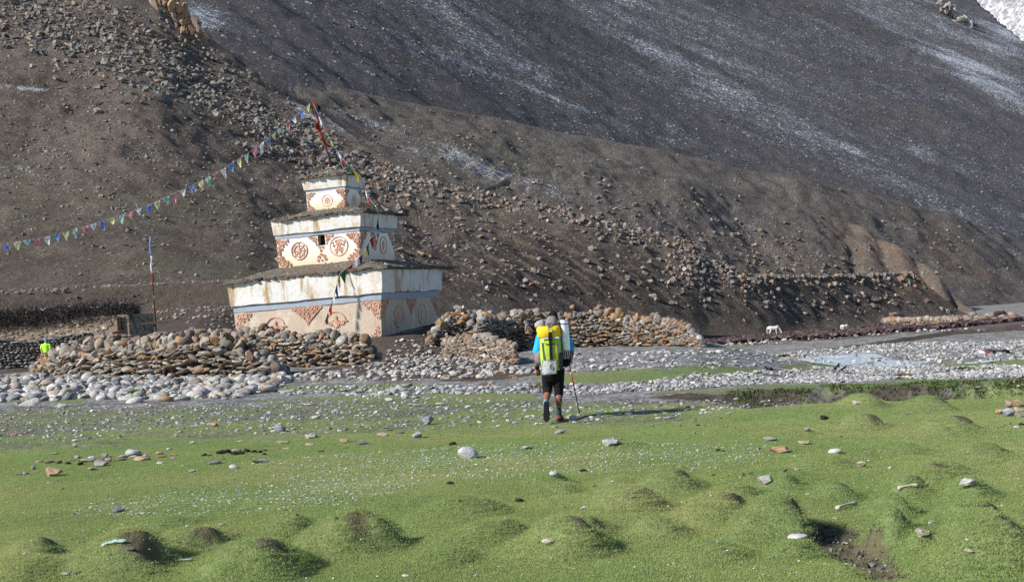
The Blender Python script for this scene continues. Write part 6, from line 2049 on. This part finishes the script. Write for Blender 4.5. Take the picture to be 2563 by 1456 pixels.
# race bib with printing
bib = empty('race_bib', HP + Vector((-.06, -.375, .80)))
tag(bib, 'white paper race bib with a black curly number pinned to the backpack', 'race bib')
C4 = [(hx(325, 648), hz(648)), (hx(498, 655), hz(655)), (hx(485, 808), hz(808)), (hx(315, 815), hz(815))]
def bibp(u, v, t=0.0):
    """u to the right, v down, both 0..1"""
    a = [C4[0][i] * (1 - u) + C4[1][i] * u for i in (0, 1)]
    b = [C4[3][i] * (1 - u) + C4[2][i] * u for i in (0, 1)]
    x, z = a[0] * (1 - v) + b[0] * v, a[1] * (1 - v) + b[1] * v
    bend = .010 * math.sin(u * 5) * v + .012 * (v - .4) ** 2 + .012 * math.sin(u * math.pi)
    return Vector((x + .06, -bend - t, z - .80))
bm = bmesh.new()
g = [[bm.verts.new(bibp(i / 10, j / 10)) for i in range(11)] for j in range(11)]
for j in range(10):
    for i in range(10): bm.faces.new((g[j][i], g[j + 1][i], g[j + 1][i + 1], g[j][i + 1]))
bmesh.ops.solidify(bm, geom=bm.faces[:], thickness=-.002)
new_obj('sheet', bm_mesh('sheet', bm, True), M['paper'], bib)
def stroke(name, pts, w, t=.004):
    bm = bmesh.new()
    prev = None
    n = len(pts)
    for i, (u, v) in enumerate(pts):
        p0, p1 = pts[max(i - 1, 0)], pts[min(i + 1, n - 1)]
        dx, dz = p1[0] - p0[0], p1[1] - p0[1]
        l = math.hypot(dx, dz) or 1
        nx, nz = -dz / l * w / 2, dx / l * w / 2
        a, b = bm.verts.new(bibp(u + nx, v + nz, t)), bm.verts.new(bibp(u - nx, v - nz, t))
        if prev: bm.faces.new((prev[0], a, b, prev[1]))
        prev = (a, b)
    return new_obj(name, bm_mesh(name, bm), M['ink'], bib)
def arc(cu, cv, ru, rv, a0, a1, n=12): return [(cu + ru * math.cos(R(a0 + (a1 - a0) * i / (n - 1))), cv + rv * math.sin(R(a0 + (a1 - a0) * i / (n - 1)))) for i in range(n)]
num = [(.745, .295), (.66, .285)] + arc(.64, .375, .10, .09, 265, 95, 10) + [(.70, .463), (.745, .462)]
stroke('number_stroke', num, .046)
num2 = [(.70, .463)] + arc(.645, .555, .10, .09, 265, 60, 10) + arc(.735, .575, .05, .05, 100, -120, 8)
stroke('number_stroke', num2, .046)
stroke('number_stroke', [(.735, .615), (.765, .66), (.79, .73)], .045)
stroke('name_line', [(.50, .805), (.96, .79)], .018)
for (cu, cv) in ((.93, .12), (.91, .27), (.085, .90)):
    stroke('emblem', arc(cu, cv, .052, .052, 0, 360, 18), .012)
stroke('emblem', [(.905, .25), (.915, .29)], .03)
def lettering(text, u, v, h, slant=.25):
    cu = bpy.data.curves.new('lettering', 'FONT')
    cu.body = text; cu.size = 1.0; cu.shear = slant; cu.align_x = 'CENTER'
    o = bpy.data.objects.new('tmp', cu); col.objects.link(o)
    me = bpy.data.meshes.new_from_object(o.evaluated_get(bpy.context.evaluated_depsgraph_get()))
    bpy.data.objects.remove(o)
    for vv in me.vertices:
        vv.co = bibp(u + vv.co.x * h * .95, v - vv.co.y * h, .004)
    me.name = 'lettering'
    return new_obj('lettering', me, M['ink'], bib)
lettering('RaidLight', .55, .135, .105)
lettering('RaidLight', .50, .945, .105)
lettering('AC', .20, .38, .13, .1).data.materials[0] = M['grey_ink']
for (v, w0, w1) in ((.21, .06, .34), (.45, .10, .30), (.49, .10, .30), (.60, .06, .40), (.63, .06, .40), (.80, .12, .32)):
    stroke('small_print', [(w0, v), (w1, v)], .010).data.materials[0] = M['grey_ink']

# trekking pole
tip = place(1451.4, 1037.5)
tp = empty('trekking_pole', tip)
tag(tp, 'red and black trekking pole planted to the right of the hiker', 'trekking pole')
top_ = HP + GRIP + Vector((-.015, .022, .06)) - tip
def seg(name, a, b, r0, r1, mat): return new_obj(name, tube_mesh(name, [top_ * a, top_ * ((a + b) / 2), top_ * b], [r0, (r0 + r1) / 2, r1], 8), M[mat], tp)
seg('tip', 0, .06, .004, .007, 'pole_black')
seg('basket', .055, .07, .022, .018, 'pole_black')
seg('lower_shaft', .06, .44, .0085, .0095, 'pole_black')
seg('clamp', .43, .47, .014, .014, 'pole_black')
seg('middle_shaft', .46, .72, .010, .011, 'pole_red')
seg('label_sleeve', .70, .75, .0118, .0118, 'pole_white')
seg('upper_shaft', .74, .88, .011, .012, 'pole_red')
seg('grip', .87, 1.0, .016, .018, 'pole_black')
new_obj('wrist_loop', tube_mesh('wrist_loop', [top_ + Vector((0, 0, -.02)), top_ + Vector((.05, -.02, -.05)), top_ + Vector((.045, -.03, -.12)), top_ + Vector((.005, 0, -.10))], .007, 5), M['strap'], tp)

# ---------------------------------------------------------------- the man in the neon shirt behind the front wall
def onlooker():
    D = 54.0
    head = Vector(pix(114, 853, D))
    gzv = float(gz(head.x, D))
    Ht = head.z + .12 - gzv
    k = Ht / 1.75
    o_ = Vector((head.x, D, gzv))
    bm = bmesh.new()
    def v(x, y, z): return Vector((x * k, y * k, z * k))
    tube_into(bm, [v(0, 0, .92), v(0, 0, 1.15), v(0, -.01, 1.38), v(0, 0, 1.46)], [(.15 * k, .10 * k), (.15 * k, .10 * k), (.17 * k, .10 * k), (.08 * k, .07 * k)], 12)
    tube_into(bm, [v(0, 0, 1.46), v(.01, -.01, 1.56)], [.06 * k, .055 * k])
    ball_into(bm, v(.02, -.01, 1.63), (.08 * k, .10 * k, .115 * k))
    ball_into(bm, v(.09, -.06, 1.62), (.018 * k, .018 * k, .02 * k), 6)
    for s in (-1, 1):
        tube_into(bm, [v(.19 * s, 0, 1.38), v(.24 * s, -.02, 1.12), v(.16 * s, -.2, .98)], [.055 * k, .045 * k, .03 * k])
        ball_into(bm, v(.14 * s, -.25, .98), (.035 * k, .05 * k, .03 * k), 8)
        for f in range(4):
            tube_into(bm, [v(.12 * s + .018 * (f - 1.5), -.28, .98), v(.12 * s + .018 * (f - 1.5), -.33, .965), v(.12 * s + .016 * (f - 1.5), -.345, .945)], [.010 * k] * 3, 6)
        tube_into(bm, [v(.15 * s, -.24, 1.0), v(.11 * s, -.27, 1.02)], [.012 * k] * 2, 6)
        tube_into(bm, [v(.09 * s, 0, .92), v(.10 * s, -.01, .5), v(.10 * s, .02, .08)], [.085 * k, .058 * k, .038 * k])
        tube_into(bm, [v(.10 * s, .03, .04), v(.10 * s, -.15, .035)], [.04 * k, .035 * k])
    body = new_obj('person', fuse('person', bm, .014, 2), M['skin_pale'], None, o_)
    tag(body, 'man in neon green shirt and light blue cap standing behind the front wall', 'person')
    bm = bmesh.new()
    tube_into(bm, [v(0, 0, .88), v(0, 0, 1.15), v(0, -.01, 1.38), v(0, 0, 1.45)], [(.18 * k, .125 * k), (.175 * k, .125 * k), (.195 * k, .12 * k), (.095 * k, .085 * k)], 14)
    for s in (-1, 1): tube_into(bm, [v(.16 * s, 0, 1.39), v(.20 * s, 0, 1.36), v(.235 * s, -.02, 1.18)], [.07 * k, .072 * k, .066 * k])
    new_obj('shirt', fuse('shirt', bm, .018, 2), M['neon'], body)
    bm = bmesh.new()
    tube_into(bm, [v(0, 0, .95), v(0, 0, .85)], [(.165 * k, .12 * k), (.17 * k, .125 * k)], 14)
    for s in (-1, 1): tube_into(bm, [v(.09 * s, 0, .88), v(.10 * s, -.01, .5), v(.10 * s, .02, .12)], [.095 * k, .075 * k, .06 * k])
    new_obj('trousers', fuse('trousers', bm, .018, 2), M['trousers'], body)
    bm = bmesh.new()
    ball_into(bm, v(.015, 0, 1.68), (.092 * k, .112 * k, .085 * k), 12)
    cap = new_obj('cap', bm_mesh('cap', bm, True), M['cap_blue'], body)
    bm = bmesh.new(); ball_into(bm, v(.09, -.08, 1.675), (.075 * k, .07 * k, .012 * k), 10)
    new_obj('peak', bm_mesh('peak', bm, True), M['cap_blue'], cap)
    bm = bmesh.new(); ball_into(bm, v(.045, -.05, 1.565), (.062 * k, .065 * k, .055 * k), 10)
    new_obj('beard', bm_mesh('beard', bm, True), M['beard'], body)
onlooker()

# ---------------------------------------------------------------- grazing ponies and the choughs
def pony(px, py, hpx, c, mane, label, rz, group=None, graze=True):
    p = place(px, py)
    k = hpx / ppm(p.y) / 1.30          # back height 1.30 in model units
    bm = bmesh.new()
    v = lambda x, y, z: Vector((x * k, y * k, z * k))
    # barrel, rump, chest along +x (head to +x)
    tube_into(bm, [v(-.62, 0, 1.02), v(-.45, 0, 1.03), v(-.1, 0, .97), (v(.25, 0, .98)), v(.48, 0, 1.02), v(.60, 0, 1.0)], [(.20 * k, .20 * k), (.27 * k, .27 * k), (.29 * k, .28 * k), (.27 * k, .27 * k), (.25 * k, .24 * k), (.17 * k, .16 * k)], 14)
    # neck and head down to the grass
    tube_into(bm, [v(.48, 0, 1.12), v(.74, 0, .92), v(.95, 0, .62), v(1.03, 0, .45)], [(.20 * k, .15 * k), (.16 * k, .11 * k), (.12 * k, .085 * k), (.10 * k, .075 * k)], 12)
    tube_into(bm, [v(1.02, 0, .50), v(1.08, 0, .30), v(1.10, 0, .12)], [(.10 * k, .085 * k), (.085 * k, .07 * k), (.06 * k, .055 * k)], 10)
    for s in (-1, 1):
        tube_into(bm, [v(.98, .055 * s, .56), v(.94, .075 * s, .66)], [.028 * k, .014 * k], 6)
        # fore leg: elbow, wrist, fetlock, hoof
        fx = .44 + .08 * s
        tube_into(bm, [v(fx - .02, .15 * s, .86), v(fx, .15 * s, .62), v(fx + .015, .15 * s, .40), v(fx, .15 * s, .16), v(fx + .03, .15 * s, .05)], [.11 * k, .075 * k, .055 * k, .038 * k, .05 * k], 10)
        # hind leg: stifle forward, hock backward, upright shank
        hx_ = -.46 - .07 * s
        tube_into(bm, [v(hx_ + .02, .16 * s, .95), v(hx_ + .10, .16 * s, .70), v(hx_ - .10, .16 * s, .44), v(hx_ - .07, .16 * s, .17), v(hx_ - .03, .16 * s, .05)], [.17 * k, .115 * k, .058 * k, .042 * k, .052 * k], 10)
    key = 'pony_coat_%d' % int(c[0] * 1000)
    if key not in M: M[key] = simple(key, c, .8, .18, 3)
    if 'mane' + key not in M: M['mane' + key] = simple('mane_' + key, mane, .9, .2, 6)
    o = new_obj('pony', fuse('pony', bm, .028 * k, 3), M[key], None, p, (0, 0, rz))
    tag(o, label, 'pony', group)
    bm = bmesh.new()
    tube_into(bm, [v(-.66, 0, 1.12), v(-.76, 0, .95), v(-.78, 0, .6), v(-.76, 0, .35)], [.05 * k, .06 * k, .055 * k, .02 * k], 8)
    new_obj('tail', bm_mesh('tail', bm, True), M['mane' + key], o)
    bm = bmesh.new()
    tube_into(bm, [v(.50, .02, 1.28), v(.74, .02, 1.06), v(.98, .02, .70)], [(.07 * k, .05 * k), (.07 * k, .045 * k), (.04 * k, .03 * k)], 8)
    new_obj('mane', bm_mesh('mane', bm, True), M['mane' + key], o)
    return o
W_ = (.66, .61, .52)
pony(1786, 850, 26, W_, (.6, .55, .46), 'cream pony seen from behind at the end of the orange wall', R(65), 'white ponies')
pony(1936, 841, 26, (.56, .52, .47), (.5, .46, .42), 'pale grey pony grazing side on in the purple heath', R(0), 'white ponies')
pony(2114, 830, 18, (.68, .63, .55), (.6, .56, .5), 'small white pony grazing by the ruined field wall', R(15), 'white ponies')
pony(2503, 801, 24, (.075, .028, .016), (.02, .012, .01), 'dark brown pony grazing on the far side of the heath', R(0))

M['feather'] = simple('black_feather', (.008, .008, .010), .4, .2, 12)
M['beak'] = simple('dark_beak', (.03, .022, .012), .5, .2, 12)
def chough(px, py, lpx, rz, pitch, label):
    p = place(px, py)
    p.z += .04
    k = lpx / ppm(p.y) / .34
    bm = bmesh.new()
    v = lambda x, y, z: Vector((x * k, y * k, z * k))
    tube_into(bm, [v(-.10, 0, .11), v(-.03, 0, .13), v(.06, 0, .155), v(.10, 0, .19)], [(.035 * k, .035 * k), (.06 * k, .058 * k), (.055 * k, .055 * k), (.036 * k, .036 * k)], 10)
    ball_into(bm, v(.125, 0, .215), (.036 * k, .032 * k, .033 * k), 10)
    o = new_obj('bird', fuse('bird', bm, .008 * k, 2), M['feather'], None, p, (0, pitch, rz))
    tag(o, label, 'bird', 'black birds on the gravel')
    bm = bmesh.new()
    vs = [bm.verts.new(v(*q)) for q in ((-.08, -.03, .115), (-.08, .03, .115), (-.25, .028, .065), (-.25, -.028, .065))]
    bm.faces.new(vs); bmesh.ops.solidify(bm, geom=bm.faces[:], thickness=.014 * k)
    new_obj('tail', bm_mesh('tail', bm), M['feather'], o)
    for s in (-1, 1):
        bm = bmesh.new()
        tube_into(bm, [v(.06, .05 * s, .16), v(-.06, .055 * s, .13), v(-.19, .03 * s, .085)], [(.014 * k, .04 * k), (.014 * k, .042 * k), (.008 * k, .012 * k)], 8)
        new_obj('wing', bm_mesh('wing', bm, True), M['feather'], o)
        new_obj('leg', tube_mesh('leg', [v(.0, .025 * s, .09), v(.015, .025 * s, .045), v(.01, .025 * s, 0)], .006 * k, 5), M['beak'], o)
    new_obj('beak', tube_mesh('beak', [v(.15, 0, .215), v(.18, 0, .208), v(.197, 0, .196)], [.011 * k, .007 * k, .002 * k], 6), M['beak'], o)
chough(1928, 937, 26, R(172), R(6), 'black bird facing left, apart from the other two on the gravel')
chough(2098, 931, 24, R(-12), R(-22), 'upright black bird of the pair facing right on the gravel')
chough(2112, 935, 22, R(8), R(-10), 'lower black bird of the pair standing close by on the gravel')

# ---------------------------------------------------------------- plants
def clump(name, label, px, py, wpx, hpx, c, n=130, cat='plant', broad=.02, spread=.6):
    p = place(px, py)
    w, h = wpx / ppm(p.y) / 2, hpx / ppm(p.y)
    V, Fc = [], []
    for i in range(n):
        a, r = random.uniform(0, 6.28), math.sqrt(random.random())
        bx, by = math.cos(a) * r * w, math.sin(a) * r * w * .7
        L = h * random.uniform(.6, 1.1) * (1 - .35 * r)
        d = Vector((math.cos(a) * r * spread + random.gauss(0, .25), math.sin(a) * r * spread + random.gauss(0, .25), 1)).normalized()
        s = Vector((random.gauss(0, 1), random.gauss(0, 1), 0)).normalized() * broad * random.uniform(.6, 1.3)
        b = Vector((bx, by, float(gz(p.x + bx, p.y + by)) - p.z - .01))
        k = len(V)
        m_ = b + d * L * .55
        V += [b - s * .5, b + s * .5, m_ + s, m_ - s, b + d * L + Vector((d.x, d.y, -.25)) * L * .25]
        Fc += [(k, k + 1, k + 2), (k, k + 2, k + 3), (k + 3, k + 2, k + 4)]
    cc = np.repeat(pick([(c, 3), (tuple(x * .6 for x in c), 2), (tuple(x * 1.35 for x in c), 2)], n), 5, 0)
    root = empty(name, p)
    tag(root, label, cat)
    o = new_obj('leaves', np_mesh('leaves', np.array([tuple(v) for v in V]), Fc, False, cc), M['leaf'], root)
    return root
def leaf_mat():
    m, nt, bs = mat_base('leaf')
    nt.links.new(attr(nt, 'tint', 'Color'), bs.inputs['Base Color'])
    bs.inputs['Roughness'].default_value = .7
    bs.inputs['Specular IOR Level'].default_value = .2
    return m
M['leaf'] = leaf_mat()
clump('dock_plant', 'bright green leafy plant growing among the pale scree cobbles', 338, 989, 66, 20, (.12, .20, .03), 160, broad=.035)
clump('dry_tussock', 'dry straw coloured tussock behind the hiker', 1372, 972, 80, 28, (.16, .15, .07), 260, 'grass tussock', .012)
clump('cushion_shrub', 'wide olive brown cushion shrub alone on the river gravel', 2262, 944, 54, 16, (.13, .11, .04), 260, 'shrub', .03, .9)
clump('cushion_shrub', 'low green brown shrub on the grass strip beside the river', 2413, 924, 46, 11, (.12, .12, .045), 180, 'shrub', .03, .9)
clump('cushion_shrub', 'small tuft of grey green scrub on the gravel near the meadow bank', 2538, 957, 34, 12, (.12, .13, .06), 120, 'shrub', .02)
clump('cushion_shrub', 'small dark shrub on the gravel slope right of the orange wall', 1962, 893, 26, 12, (.09, .085, .04), 100, 'shrub', .03)
clump('dry_tussock', 'thin reddish dry weed standing on the stony ground left of the hiker', 1215, 968, 30, 26, (.22, .11, .07), 30, 'weed', .008, .3)
clump('dry_tussock', 'sparse straw coloured weed standing beside the hiker', 1285, 950, 24, 20, (.26, .19, .11), 24, 'weed', .008, .3)

# purple heath across the valley
nH = 9000
u = rng.uniform(.08, .42, nH * 3); y = rng.uniform(86, 215, nH * 3); x = u * y
z = gz(x, y, False)
px, py = proj(x, y, z)
k = inside([(1755, 866), (1880, 864), (2200, 838), (2420, 824), (2700, 818), (2700, 796), (2400, 800), (2200, 806), (1990, 812), (1800, 834), (1755, 842)], px, py) & (fbm(x * .09, y * .09, 301, 3) > -.22) & (y > np.interp(x, LIPX, LIPY) + 4)
x, y, z = x[k][:nH], y[k][:nH], z[k][:nH]
V, Fc, Cc = [], [], []
pal = pick([((.105, .068, .068), 4), ((.075, .052, .052), 4), ((.14, .092, .09), 2), ((.085, .075, .055), 2)], len(x))
for i in range(len(x)):
    for t in range(5):
        a = random.uniform(0, 6.28)
        r = random.uniform(.10, .30); h = random.uniform(.08, .32)
        q = len(V)
        c, s = math.cos(a), math.sin(a)
        V += [(x[i] - s * .10, y[i] + c * .10, z[i]), (x[i] + s * .10, y[i] - c * .10, z[i]), (x[i] + c * r + s * .13, y[i] + s * r - c * .13, z[i] + h), (x[i] + c * r - s * .13, y[i] + s * r + c * .13, z[i] + h * .85)]
        Fc.append((q, q + 1, q + 2, q + 3)); Cc += [pal[i] * .7, pal[i] * .7, pal[i], pal[i]]
o = new_obj('heath', np_mesh('heath', np.array(V), Fc, False, np.array(Cc)), M['leaf'])
tag(o, 'band of low purple brown heath across the valley floor', 'heath', kind='stuff')

# clothes left on the river gravel
p = place(2468, 884)
lp = empty('clothes_heap', p)
tag(lp, 'small heap of red and dark blue clothes left on the river gravel', 'clothes')
for (dx, w, h, mk, nm) in ((-.2, .14, .08, 'flag white', 'white_cloth'), (0, .18, .10, 'flag deep red', 'red_cloth'), (.12, .22, .13, 'trousers', 'blue_cloth'), (.5, .26, .09, 'trousers', 'blue_cloth'), (.85, .16, .08, 'black_cloth', 'black_cloth')):
    V_, F_ = SH_ROUND3[random.randrange(5)]
    V_ = V_ + .12 * np.stack([fbm(V_[:, 0] * 3 + k * 7, V_[:, 1] * 3 + V_[:, 2] * 2, 77, 3) for k in range(3)], -1)
    new_obj(nm, np_mesh(nm, V_ * np.array([w, .25, h]), F_, True), M[mk], lp, (dx, random.uniform(-.1, .1), h * .6))

# ---------------------------------------------------------------- turf: short blades standing on the near meadow
def turf():
    def tuft(seed, nb, hgt):
        rs = np.random.default_rng(seed)
        V, Fc = [], []
        for i in range(nb):
            a, r = rs.uniform(0, 6.28), .085 * math.sqrt(rs.uniform(0, 1))
            b = np.array([r * math.cos(a), r * math.sin(a), -.004])
            L = hgt * rs.uniform(.5, 1.15)
            t = rs.uniform(0, 6.28); le = rs.uniform(.15, .8)
            d = np.array([math.cos(t) * le, math.sin(t) * le, 1.0]); d /= np.linalg.norm(d)
            w = rs.uniform(.0016, .0030)
            s = np.array([-math.sin(t + .7), math.cos(t + .7), 0]) * w
            k = len(V)
            V += [b - s, b + s, b + d * L]
            Fc.append((k, k + 1, k + 2))
        return np_mesh('turf_tuft', np.array(V), Fc, False)
    m, nt, bs = mat_base('turf_blade')
    v = N(nt, 'ShaderNodeNewGeometry')
    n1 = noise_node(nt, .55, 4, .6, v.outputs['Position'])
    n2 = noise_node(nt, 6.0, 4, .7, v.outputs['Position'])
    n0 = noise_node(nt, .22, 3, .5, v.outputs['Position'])
    oi = N(nt, 'ShaderNodeObjectInfo')
    a = ramp(nt, n1.outputs[0], [(.35, (.225, .315, .100)), (.65, (.305, .380, .128))])
    a = mixc(nt, ramp(nt, n2.outputs[0], [(.40, 0.0), (.72, .8)]), a, (.35, .405, .155))
    a = mixc(nt, ramp(nt, n0.outputs[0], [(.46, 0.0), (.62, .85)]), a, (.40, .41, .165))
    a = mixc(nt, ramp(nt, oi.outputs['Random'], [(.70, 0.0), (1.0, .35)]), a, (.38, .40, .18))
    nt.links.new(a, bs.inputs['Base Color'])
    bs.inputs['Roughness'].default_value = .8
    bs.inputs['Specular IOR Level'].default_value = .1
    tl = N(nt, 'ShaderNodeBsdfTranslucent')
    nt.links.new(a, tl.inputs[0])
    ms = N(nt, 'ShaderNodeMixShader')
    ms.inputs[0].default_value = .45
    nt.links.new(bs.outputs[0], ms.inputs[1]); nt.links.new(tl.outputs[0], ms.inputs[2])
    nt.links.new(ms.outputs[0], nt.nodes['Material Output'].inputs[0])
    tufts = []
    for i in range(3):
        me = tuft(400 + i, 40, .013)
        me.materials.append(m)
        tufts.append(bpy.data.objects.new('turf_tuft', me))
    n = 230000
    u = rng.uniform(-.40, .40, n)
    yy = 8.6 + (25 - 8.6) * rng.uniform(0, 1, n) ** 1.15
    x = u * yy
    z = gz(x, yy)
    at = region_masks(x, yy, z)
    keep = (at['grass'] - .9 * np.clip(at['scuff_shade'], 0, 1.2) + .5 * fbm(x * 4, yy * 4, 401, 4) > .40) & (rng.uniform(0, 1, n) < np.clip(at['grass'] * 1.1 - .1, .05, 1))
    P = np.stack([x, yy, z], -1)[keep]
    for i, t in enumerate(tufts):
        me = bpy.data.meshes.new('turf')
        Q = P[i::3]
        me.vertices.add(len(Q)); me.vertices.foreach_set('co', Q.astype(np.float32).ravel())
        o = new_obj('turf', me)
        tag(o, 'short green turf covering the hummocky meadow', 'grass', kind='stuff')
        ng = bpy.data.node_groups.new('turf_nodes', 'GeometryNodeTree')
        ng.interface.new_socket('Geometry', in_out='INPUT', socket_type='NodeSocketGeometry')
        ng.interface.new_socket('Geometry', in_out='OUTPUT', socket_type='NodeSocketGeometry')
        gi, go = ng.nodes.new('NodeGroupInput'), ng.nodes.new('NodeGroupOutput')
        io = ng.nodes.new('GeometryNodeObjectInfo'); io.inputs['Object'].default_value = t; io.inputs['As Instance'].default_value = True
        ip = ng.nodes.new('GeometryNodeInstanceOnPoints')
        rv = ng.nodes.new('FunctionNodeRandomValue'); rv.data_type = 'FLOAT_VECTOR'
        rv.inputs[0].default_value = (-.15, -.15, 0); rv.inputs[1].default_value = (.15, .15, 6.28)
        rs_ = ng.nodes.new('FunctionNodeRandomValue'); rs_.data_type = 'FLOAT'
        rs_.inputs[2].default_value = .55; rs_.inputs[3].default_value = 1.25
        ng.links.new(gi.outputs[0], ip.inputs['Points']); ng.links.new(io.outputs['Geometry'], ip.inputs['Instance'])
        ng.links.new(rv.outputs[0], ip.inputs['Rotation']); ng.links.new(rs_.outputs[1], ip.inputs['Scale'])
        ng.links.new(ip.outputs[0], go.inputs[0])
        md = o.modifiers.new('turf', 'NODES'); md.node_group = ng
turf()


# longer grass hanging over the far bank of the gully, and clods on the dirt path
def bank_grass():
    n = 2600
    x = rng.uniform(3.2, 11.5, n)
    y = rng.uniform(26.2, 27.9, n)
    z = gz(x, y)
    slope = np.abs(gz(x, y + .12) - gz(x, y - .12))
    k = (z > -.42) & ((slope > .03) | (rng.random(n) < .25)) & (fbm(x * 1.1, y * .5, 501, 3) + .35 * sstep(5, 9, x) > .0)
    x, y, z = x[k], y[k], z[k]
    V, Fc, Cc = [], [], []
    pal = pick([((.10, .15, .045), 4), ((.15, .20, .06), 3), ((.13, .11, .055), 2), ((.07, .10, .035), 3)], len(x))
    for i in range(len(x)):
        for t in range(7):
            a = random.uniform(0, 6.28)
            h = random.uniform(.02, .065)
            q = len(V)
            dx, dy = math.cos(a) * .05, math.sin(a) * .05 - .02
            ox, oy = random.gauss(0, .04), random.gauss(0, .04)
            V += [(x[i] + ox - .010, y[i] + oy, z[i] - .01), (x[i] + ox + .010, y[i] + oy, z[i] - .01), (x[i] + ox + dx, y[i] + oy + dy, z[i] + h)]
            Fc.append((q, q + 1, q + 2)); Cc += [pal[i] * .7, pal[i] * .7, pal[i]]
    o = new_obj('bank_grass', np_mesh('bank_grass', np.array(V), Fc, False, np.array(Cc)), M['leaf'])
    tag(o, 'longer dark grass hanging over the far bank of the gully', 'grass', kind='stuff')
    n = 2600
    y = rng.uniform(9.2, 13.6, n); x = rng.uniform(.16, .30, n) * y
    k = path_mask(x, y) > .35
    x, y = x[k], y[k]
    s = .006 + .022 * rng.uniform(0, 1, len(x)) ** 3
    P = np.stack([x, y, gz(x, y) + s * .3], -1)
    o = scatter('soil_clods', P, np.stack([s, s * .9, s * .6], -1), rng.uniform(0, 3, (len(x), 3)), pick([((.10, .08, .065), 4), ((.06, .05, .04), 4), ((.2, .185, .17), 1)], len(x)), SH_BLOCK)
    tag(o, 'clods and pebbles on the bare dirt path', 'soil', kind='stuff')
bank_grass()
